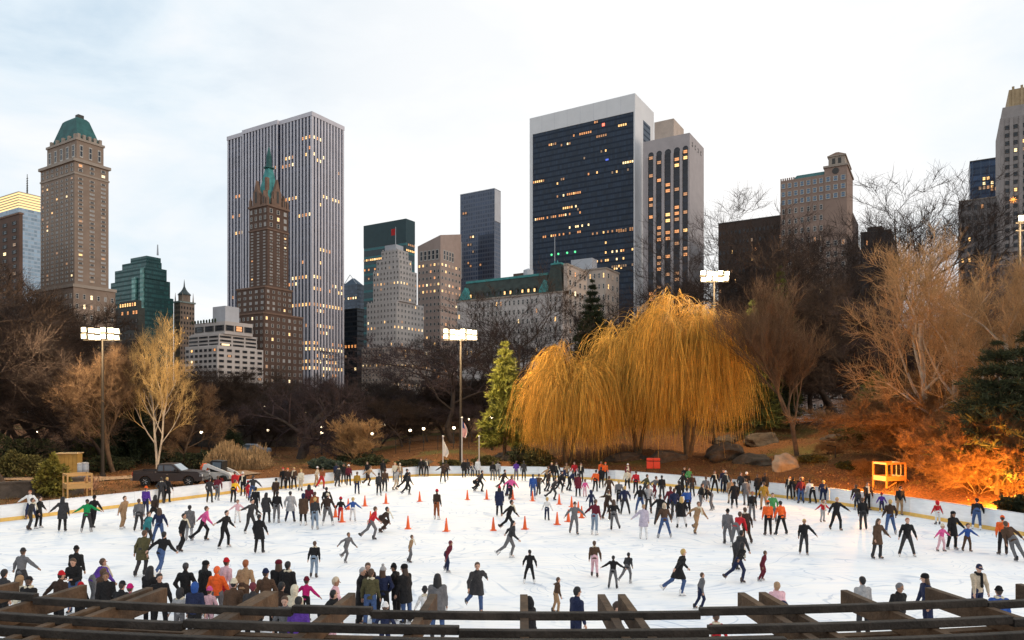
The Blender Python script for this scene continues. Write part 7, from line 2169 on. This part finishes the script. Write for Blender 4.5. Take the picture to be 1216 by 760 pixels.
# one line each: column, row of feet (or of head top when it starts with H), facing degrees (0 = towards viewer), pose, coat?, jacket, trousers, headgear, its colour, extras
P_ = '''
20.5 617 15 arms j wh nv short ro|beside the left boards under the stone wall
44 628 100 hold c bk bk short db|beside the left boards, taller of a pair
38 629 110 glide j dg dg short db|half behind the tall black coat at left
74 631 200 hold c dg bk long bk|on the ice below the left wooden stand
103 632 190 arms j eg dg cap bk|on the ice right of the left wooden stand
111 627 170 arms j bk bk beanie bk|half behind the emerald jacket
146 628 80 glide j tn tn short br|small against the left boards
173 613 170 stand j pu nv beanie or|before the rear wheel of the pickup
165 630 190 glide j g dg short br|left of the purple jacket
182.5 624 175 stride j db bk long bk|below the pickup truck
189 646 190 wide j nv jn long br|in front of the long haired skater
175 650 90 glide j tl dg short br|left of the navy jacket
192 598 180 pockets j dg dg short bk|at the left boards beside the pickup
197.5 597 180 stand c bk bk short bd|at the left boards beside the pickup, blond
225 642 180 stand2 c g lg short bk|alone below the middle of the left boards
241 643 110 stride j pk bk short br|behind the tall grey coat, bent over
266 651 75 arms2 j bk bk short bk|flailing in the left half of the ice
216 655 90 glide j bk bk short bk|left of the grey coat's skates
249 597 180 stand j dg dg short bk|below the loader's cab
258 594 180 glide j mr g short br|just right of the loader's wheels
277 597 180 bend j yl bk short br|at the left boards below the reeds
272 586 180 stand j rd rd short br|at the boards behind the yellow jacket
288.5 589 0 stand j bk bk beanie wh|before the reeds by the left boards
300 595 180 arms j dg jn short db|right of the white hatted skater
294 592 150 kid j rd rd beanie rd|between two dark skaters by the reeds
282 621 30 kid_arms j lp wh short br|below the yellow jacket
297 633 60 arms2 j dg dg short bk|left of the standing row
303 612 180 glide j bk bk short bk|behind the left end of the standing row
316.5 621 185 stand c dg bk long bk|left end of the standing row
328.5 621 180 stand j bk g short bk|second in the standing row
345 620 180 wide c lg nv short bk|in the standing row near the left cones
360 624 175 stand c br bk hood nv|in the standing row, hooded
367 610 180 stand j mr bk long bk|behind the hooded brown coat
373 618 180 glide j ro g short br|behind the charcoal jacket in the row
374 629 180 stand j dg lj short bd|near right end of the standing row
388 612 180 stand j bk bk short bk|behind the right end of the standing row
389 624 180 wide j db g beanie cr|right end of the standing row
327 596 180 glide j db db short bk|behind the standing row
404.5 619 185 kid j bk rd beanie rd|beside the left cones
419 619 185 kid_arms j bl wh short bd|beside the left cones
336 581 0 stand j bk bk beanie rd|against boards left of the far gap
342 582 0 stand j db bk beanie or|against boards left of the far gap
349 581 0 stand j br bk short bd|against boards left of the far gap
357 583 170 glide j cr be short bd|near the far left boards
376 578 90 arms j be tn beanie wh|near the far left boards
382 581 170 stride j ro rd short br|near the far left boards
394 573 180 stand j nv bk short bk|by the far boards left of the flags
401 578 160 glide j dg dg short bk|by the far boards left of the flags
414 577 180 stand j mr bk beanie wh|by the far boards left of the flags
408 575 20 stand j bk dg short bk|by the far boards left of the flags
424 587 180 stand j mu nv short br|left of the lone far skater
425 568 0 stand j bk bk short br|by the far boards left of the flags
437 577 90 stride j tn db short br|left of the lone far skater
446 567 180 stand j bk bk cap bk|by the far boards left of the flags
450 589 180 stand j dg bk short bk|alone just behind the far cones
457 584 180 glide j br dg beanie db|right of the lone far skater
469 572 0 stand j cr g short bd|by the far boards left of the white flag
475 573 0 stand j tn g beanie cr|by the far boards left of the white flag
481 582 110 stride j bk bk cap bk|left of the white flag
484 588 100 stride2 j dg bk short bk|left of the white flag
470 582 80 glide j lg be short br|left of the white flag
500.5 566 0 stand j bk bk short br|at far boards left of the white flag, one of two
506 566 0 stand j dg bk short bk|at far boards left of the white flag, one of two
526 573 180 arms j db db beanie dg|under the white flag
530 570 180 stand j br bk short bk|under the white flag
551 567 0 stand c bk bk short br|at far boards under the striped flag
555 566 180 stand j dg bk short bk|at far boards under the striped flag
561.5 566 0 kid j nv nv short br|at far boards under the bare pole
567 566 0 stand c wh bk short bk|at far boards under the bare pole
563 583 90 crouch j bk bk short bk|before the far cones under the bare pole
570 584 100 stride j dg bk short bk|before the far cones under the bare pole
518.5 617 150 stand j db ro beanie rd|alone between far and near cones
452 632 90 crouch j db db short bk|left of the near cones, bent double
441 641 120 stride j rd g short br|left of the near cones
591 570 160 stand j lg g short br|at the far boards below the rock
585 571 180 glide j bk g short br|at the far boards below the rock
597 583 90 stride j db dg short bk|below the dark sloping rock
603 589 100 bend j br nv short br|below the dark sloping rock
613 571 180 phone j pu g short br|at the far boards below the rock
622 571 180 stand j dg dg short bk|at the far boards under the lowest willow
606 594 150 stride j pk bk short br|beside the far cones
633 593 180 stand j bl jn short bk|beside the far cones
639 589 160 stride j br dg short br|beside the far cones
593 613 175 stand c nv bk bobble rd|alone inside the ring of cones
648 577 90 stride j tn bk short br|under the lowest willow
650 584 100 glide j db dg short bk|under the lowest willow
655 573 0 stand j bk bk short bd|at the boards under the lowest willow
661 572 0 stand j dg bk short bk|at the boards under the lowest willow
668 578 80 stride j nv bk short br|under the lowest willow
673 573 0 pockets j tn dg short br|at the boards under the lowest willow
676 583 100 bend j nv bk short br|under the lowest willow
682 572 0 stand j rd bk short br|at the boards under the willows
690 573 0 stand j bk bk short br|at the boards under the willows
686.5 590 180 stand c mr bk short bk|behind the pink child
694.5 590 20 kid j pk lp short br|under the gap between willows
657 594 100 stride j dg dg short bk|behind the farthest cones
665 586 80 stride2 j bk bk beanie dg|behind the farthest cones
707 584 160 glide j or bk short bk|below the gap in the far boards
649.5 618 160 kid j wh nv short bd|inside the ring of cones at right
702 607 185 kid j nv nv hood nv|behind the cluster of cones
682 635 10 arms j g g beanie dg|in front of the cluster of cones
706 635 150 hold j mr lj short br|right of the cluster of cones
604 632 80 stride j bk bk short bk|between two near cones
714 580 180 stand j bk bk short bk|beside the orange marshals at the far boards
721 569 20 stand j or bk short br|at the far boards under middle willow
727 568 0 stand j or bk beanie or|at the far boards under middle willow
723 594 170 stride j br db short br|right of the gap in the boards
720 617 120 arms2 j db db short br|right of the navy child
729 630 175 stride j bk g long br|right of the cluster of cones, in front
735 600 170 glide j g bk short bd|behind the navy skater with legs apart
742 611 175 wide j nv dg short bd|middle right of the ice
745 584 170 stand j cr bk beanie cr|below the middle willow
752 572 0 stand j mr bk beanie wh|at the boards left of the red barrier
755 586 170 glide j rd bk short br|below the middle willow
760.5 610 180 wide j bk jn short bk|middle right of the ice, one of a couple
770 610 0 stand j lg dg long br|middle right of the ice, one of a couple
766 590 90 stride j ol dg short br|left of the red barrier
777 592 110 stride j g mr short br|below the red barrier
786 593 175 stand j bk dg short bk|below the red barrier
796 613 180 stand j mr bk short br|in the trio behind the long blond hair
801 617 180 stand j nv dg short br|in the trio behind the long blond hair
806 604 180 stand j bk bk short bk|behind the blue jacket
816 614 185 hold j bl bk short bk|right of the long blond hair
809 627 180 wide c bk wh long bd|right middle of the ice, with long hair
789 639 180 wide j br jn hood be|right middle of the ice, broad and hooded
783 624 150 arms j bk dg short bk|half behind the broad hooded skater
764 640 170 hold c li wh short tn|right middle of the ice, alone
827 634 30 stride j tn tn short br|right of the blond haired skater
832 607 100 hold j bk g short br|below the right willow
845 606 260 bend j bk g short br|below the right willow
834 578 20 pockets j gn dg short br|at the boards under the right willow
840 577 0 stand j bk bk short br|at the boards under the right willow
849 586 0 wide j bk bk short br|at the boards under the right willow, legs apart
859 585 0 stand j nv nv short br|at the boards under the right willow
810 588 100 arms j bk bk short bk|at the boards right of the red barrier
822 590 180 glide j db dg short br|at the boards right of the red barrier
838 596 170 stand j g be short br|below the right willow
862 586 0 stand j dg bk beanie wh|at the boards left of the pale boulder
868 598 180 stand j tn be short br|left of the pale boulder
872 604 175 stand c bk bk short bk|left of the pale boulder
880 589 0 stand j dg bk short br|at the boards left of the pale boulder
887 588 180 stand j bk bk helmet wh|at the boards left of the pale boulder
886 600 180 stand j g g short br|left of the pale boulder
900 592 190 stand c bk bk short br|at the boards below the pale boulder
909 591 180 stand j bk bk short br|at the boards below the pale boulder
907 606 180 stand j mu tn short br|behind the man in green
917.5 622 0 pockets j gn g short br|behind the two orange marshals
912 636 180 stand j or bk cap or|right middle of the ice, facing the green man
927.5 635 200 wide j or bk short bk|right middle of the ice, legs apart
893 619 10 stand j bk g short ro|left of the two orange marshals
864 646 180 glide j g g beanie bk|right half of the ice
874 650 130 bend j rd g short br|beside the grey skater, bent over
887 645 190 glide j db db short br|behind the bent red jacket
951 598 180 stand j mr jn short br|at the right boards, first of a row
957 594 180 bend j bk bk short bk|at the right boards, second of a row
965 598 190 bend j wh bk short bk|at the right boards, over the top
979 598 150 bend j nv nv short bd|at the right boards, last of a row
977 620 10 kid_arms j rd lg short br|below the right boards
993 630 0 arms j bk bk short bd|below the right boards
955 659/616 350 hold j bk dg short bd|alone in the right half
1022 592 0 stand j bk bk short br|left of the right wooden stand
1030 592 0 stand j db bk short be|left of the right wooden stand
1014 590 0 stand j bk dg beanie bk|left of the right wooden stand
1025 629 160 glide j bk dg short br|below the right wooden stand
1019 606 180 bend j db dg short br|below the right wooden stand
1038 604 0 kid j pu nv short br|under the right wooden stand
1047 609 160 kid j pu nv beanie mr|under the right wooden stand
1055 606 0 stand j db bk short br|under the right wooden stand
1068.5 612 350 stand j bk tn cap bk|right of the wooden stand at the boards
1057 635 180 wide j db jn short bd|below the right wooden stand
1042 664 20 hold c br dg long br|right part of the ice, long coat flaring
1077 661 350 wide j bk dg short ro|right part of the ice
1113.5 623 180 kid j rd wh hood rd|by the right boards, alone
1118 655 20 kid_arms j pk lp beanie cr|holding hands with the black coated woman
1131 653 10 hold c bk bk beret bk|between pink and blue children
1148.5 655 0 kid_arms j bl br short br|holding hands with the black coated woman
1160 629 150 bend j bk jn cap bk|leaning over the right boards near the orange light
1191 659 170 stand j or bk cap or|near the right edge, one of a leaning pair
1203 667 165 lean j br g short br|near the right edge, one of a leaning pair
530 681/641 100 lean j mr nv short mr|centre front of the ice, slanting
566 728/666 10 stride c dg jn short br|front of the ice behind the pergola
629 693/653 180 wide j bk bk short bk|alone, centre front of the ice
706 685/643 170 glide j br lp short br|right of the centre front
728 699/665 160 arms j bk g short bk|front right, larger of two dark skaters
745 693/667 150 stride j dg g short bk|front right, smaller of two dark skaters
660 729/687 100 arms2 j br tn short br|front, just left of the navy backed man
805 707/652 100 stride c bk jn short bd|front right of the ice, hair flying
877 692/643 110 stride j bk nv long bk|right of centre, with flying arm
874 676 120 bend j dg dg short bk|right of centre, just behind another
905 690/655 70 glide c mr mr short br|right of centre, dark red
832 724/680 90 glide j g nv short br|front right, above the beam splice
605 663/618 80 stride j dg g short bk|centre of the ice under the near cones
373 686/643 180 glide j bk lj short br|left centre of the ice
308 657 180 stand c bk bk short bk|left of centre, alone
411 668/632 70 stride j g g short br|left centre of the ice
168 684 175 glide c ol dg short br|left front, one of a skating couple
191 685 160 stride j bk jn short bk|left front, one of a skating couple
487 668/638 95 glide j tn g short br|centre of the ice, blurred tan
930 H694 190 bend j lp nv short tn|front right, bent behind the rafters
25 H650 170 arms j g dg beanie dg|far left front, arms spread
4 H676 150 stand j dg bk short bk|left front row, first at the edge
22 H682 170 stand j cr wh hood tn|left front row, cream backed
34 H683 165 stand j bk bk cap bk|left front row, capped
71 H677 170 hold j db bk beanie rd|left front row, red hat
90 H647 180 stand j bk bk beanie bk|left front, tall and behind
89 H662 5 phone j bk jn short br|left front, facing the camera
93 H691 180 kid j bk bk beanie rd|left front row beside the rafter end
110 H665 150 bend j pu g short br|left front, bent behind the row
120 H675 140 stand j br bk short br|left front, brown backed
126 H679 20 stand j bk bk short br|left front row, looking back
143 H689 160 stand j bk nv cap bk|left front row, near a rafter end
161 H691 180 kid j ma bk beanie ma|left front row, small
170 H672 160 stand j bk bk long bk|left front row, long black hair
190 H681 20 stand j bk bk short bk|left front row, facing the camera
222 H668 180 pockets j bk bk short dg|left front row, very broad back
243 H665 160 stand c bk bk beret bk|left front row, slim with beret
231 H690 180 stand j nv bk hood bl|left front row, hood down in blue
213 H697 180 kid j lg g hood dg|left front row, silver back
257 H673 180 stand j or g short or|left front row, bright back
262 H663 150 glide j lp rd beanie rd|left front, blurred behind the orange back
249 H695 175 kid j lp lp beanie pk|left front row, small pink hat
277 H686 180 stand j br dg beanie cr|left front row, cream hat
277 H697 20 kid j dg bk cap or|left front row, bright cap
289 H666 170 glide j tn br short ro|left front, taller and blurred
300 H692 190 stand j dg bk short mr|left front row, near a rafter
316 H674 185 stand j br bk beanie nv|left front row, fur collar
332 H665 190 stand j bk bk beret mr|left front row, one of a close pair
340 H666 170 stand j bk bk short bk|left front row, one of a close pair
363 H684 170 kid_arms j ma bk beanie mr|left of the standing group, arms out
348 H692 160 stand j cr cr hood cr|left front row, cream hood
333 H693 170 stand j db bk short bk|left front row behind the beam
339 H707 350 stand j g dg short br|front row, head just above the beam
354 H709 180 stand j pu bk short bk|front row, low behind the beam
382 H702 120 bend j bk bk short bk|front row, bent over
396 H685 100 hold j lp lp short be|front row, blurred pale back
428.5 H673 90 stand c bk bk short lg|left of the standing group before the pergola
436 H668 30 stand j db bk short br|in the standing group, facing the camera
439.5 H676 180 stand j ol jn short br|in the standing group, olive back
455 H671 180 pockets j nv bk bobble lg|in the standing group, broad back
470 H668 250 stand c bk bk beanie bk|in the standing group, facing left
482 H669 230 stand c bk jn beret bk|right end of the standing group
457 H714 180 kid j nv nv beanie wh|small, before the standing group
504.5 H695 190 kid j wh wh beanie dg|small, beside the long grey coat
519.5 H680 185 stand c g jn long bk|before the pergola with long dark hair
631 H707 240 stand j bk bk hood bk|before the pergola beside the centre rafter
684 H697 120 stand j nv nv short bk|before the pergola, profile
729 H714 60 stand j br br short db|before the pergola behind the paired rafters
851 H726 180 kid j rd bk cap nv|low behind the right beam splice
1025 H685 185 stand j lg dg short bk|right front row, hood down
1067 H692 20 pockets j bk bk short g|right front row, leaning forward
1101 H680 270 stand j nv nv beret bk|right front row, profile
1161 H668 10 stand j be nv cap nv|right front, tall with dark scarf
1187 H695 170 stand j bl bl beanie bk|right front row beside the tall beige man
'''
HEADTXT = {'short': '{} hair', 'long': 'long {} hair', 'beanie': '{} knit hat', 'bobble': '{} bobble hat', 'cap': '{} cap', 'beret': '{} beret', 'hood': '{} hood', 'helmet': '{} helmet'}
people = []
prng = random.Random(77)
for ln in P_.strip().splitlines():
    a, where = ln.split('|')
    px, py, fac, pose, kind, jc, tc_, hg, hc = a.split()
    px = float(px)
    kid = pose.startswith('kid')
    if pose in VAR: pose = prng.choice(VAR[pose])
    p = PO[pose]
    s = .70 if kid else prng.uniform(.955, 1.02)
    if kid: s = prng.uniform(.70, .78)
    if py[0] == 'H':
        ht = p.height * s + (.05 if hg != 'short' else .01)
        Y = F * (CH - ht) / (float(py[1:]) - HY)
        x = (px - CX) / F * Y
    else:
        if '/' in py:                                      # row of the feet / row of the head top
            py, hy = py.split('/')
            s = min(1.02, max(.66, (float(py) - float(hy)) * (CH / (float(py) - HY)) / (p.height + (.05 if hg != 'short' else .01))))
        x, Y = G(px, float(py))
    # keep clear of the boards
    q = np.array([x, Y])
    for _ in range(6):
        d = float(inside_dist(np.array([q[0]]), np.array([q[1]]))[0])
        if d > -.38:
            cdir = np.array([0, 45.0]) - q; q = q + cdir / np.linalg.norm(cdir) * (d + .40)
    people.append([px, q[0], q[1], float(fac), pose, kind, jc, tc_, hg, hc, where, s, kid])
# no two bodies in one place: push neighbours apart a little
for _ in range(12):
    for i in range(len(people)):
        for j in range(i):
            a, b = people[i], people[j]
            dx, dy = a[1] - b[1], a[2] - b[2]; d = math.hypot(dx, dy)
            if d < .52:
                k = (.52 - d) / 2 / max(d, .01)
                if d < .02: dy, k = .02, 10
                a[2] += dy * k * 1.0 + (.02 if dy >= 0 else -.02); b[2] -= dy * k * 1.0 + (.02 if dy >= 0 else -.02); a[1] += dx * k * .5; b[1] -= dx * k * .5
for e in people:                                          # pushing must not put anyone through the boards
    q = np.array([e[1], e[2]])
    for _ in range(6):
        d = float(inside_dist(np.array([q[0]]), np.array([q[1]]))[0])
        if d > -.36:
            cdir = np.array([0, 45.0]) - q; q = q + cdir / np.linalg.norm(cdir) * (d + .38)
    e[1], e[2] = q
labels = {}
for i, (px, x, Y, fac, pose, kind, jc, tc_, hg, hc, where, s, kid) in enumerate(people):
    p = PO[pose]
    who = 'child' if kid else 'person'
    w = f"{who} in {CO[jc][0]} {'coat' if kind == 'c' else 'jacket'}, {HEADTXT[hg].format(CO[hc][0])}, {where}"
    pose0 = pose.split('~')[0]
    if len(w.split()) < 15 and pose0 in ('arms', 'stride', 'bend', 'crouch', 'arms2', 'lean', 'glide', 'wide'):
        w = f"{who} {PTXT[pose0].replace('with both ', '').replace('standing ', '')} in {CO[jc][0]} {'coat' if kind == 'c' else 'jacket'}, {HEADTXT[hg].format(CO[hc][0])}, {where}"
    if len(w.split()) > 16:
        w = f"{who} in {CO[jc][0]}, {HEADTXT[hg].format(CO[hc][0])}, {where}"
    if len(w.split()) > 16:
        w = f"{who} in {CO[jc][0]}, {where}"
    if w in labels:
        w = f"{who} in {CO[jc][0]} and {CO[tc_][0]}, {where}"
        assert w not in labels, w
    labels[w] = 1
    root = empty('person', (x, Y, 0), R(fac), w, 'person', 'people on the ice')
    root.scale = (s if prng.random() < .5 or 'one arm' in PTXT[pose0] else -s, s, s)
    sk = SKINS[(i * 7) % 5]
    inst('body', pm(pose, 'body'), root, color=sk)
    inst('trousers', pm(pose, 'trousers'), root, color=CO[tc_][1])
    inst('coat' if kind == 'c' else 'jacket', pm(pose, 'coat' if kind == 'c' else 'jacket'), root, color=CO[jc][1])
    M = Matrix(p.H.tolist()).to_4x4()
    k = p.hd
    nm, me = HP[hg]
    def on_head(nm, me, col):
        o = inst(nm, me, root, color=col)
        o.matrix_basis = Matrix.Translation(Vector(p.headc)) @ M @ Matrix.Scale(k, 4)
        return o
    on_head(nm, me, CO[hc][1])
    if hg in ('beanie', 'cap', 'beret', 'bobble') :
        on_head('hair', HP['long' if hg in ('beret', 'bobble') else 'short'][1], [CO['db'][1], CO['br'][1], CO['bk'][1]][i % 3]).scale = (k * .93,) * 3
    if i % 5 == 2 or 'scarf' in where:
        on_head('scarf', SCARF, CO['bk' if 'scarf' in where else ['dg', 'mr', 'cr', 'g', 'nv'][i % 5]][1])
    sc_ = CO[['bk', 'wh', 'db', 'bk', 'lg'][i % 5]][1]
    for e in (0, 1):
        o = inst('skate', SKATE, root, color=sc_)
        an, kn = p.an[e], p.kn[e]
        sh = kn - an; sh = sh / np.linalg.norm(sh)
        # foot stays flat when it bears weight, follows the shin a little when lifted
        lift = an[2] - .135
        pitch = 0 if lift < .03 else math.atan2(-sh[1], sh[2]) * .8
        o.matrix_basis = Matrix.Translation(Vector(an - rotx(-pitch) @ v3(0, 0, .13))) @ Matrix(rotx(-pitch).tolist()).to_4x4() @ Matrix.Rotation(R(-12 if e == 0 else 12), 4, 'Z')
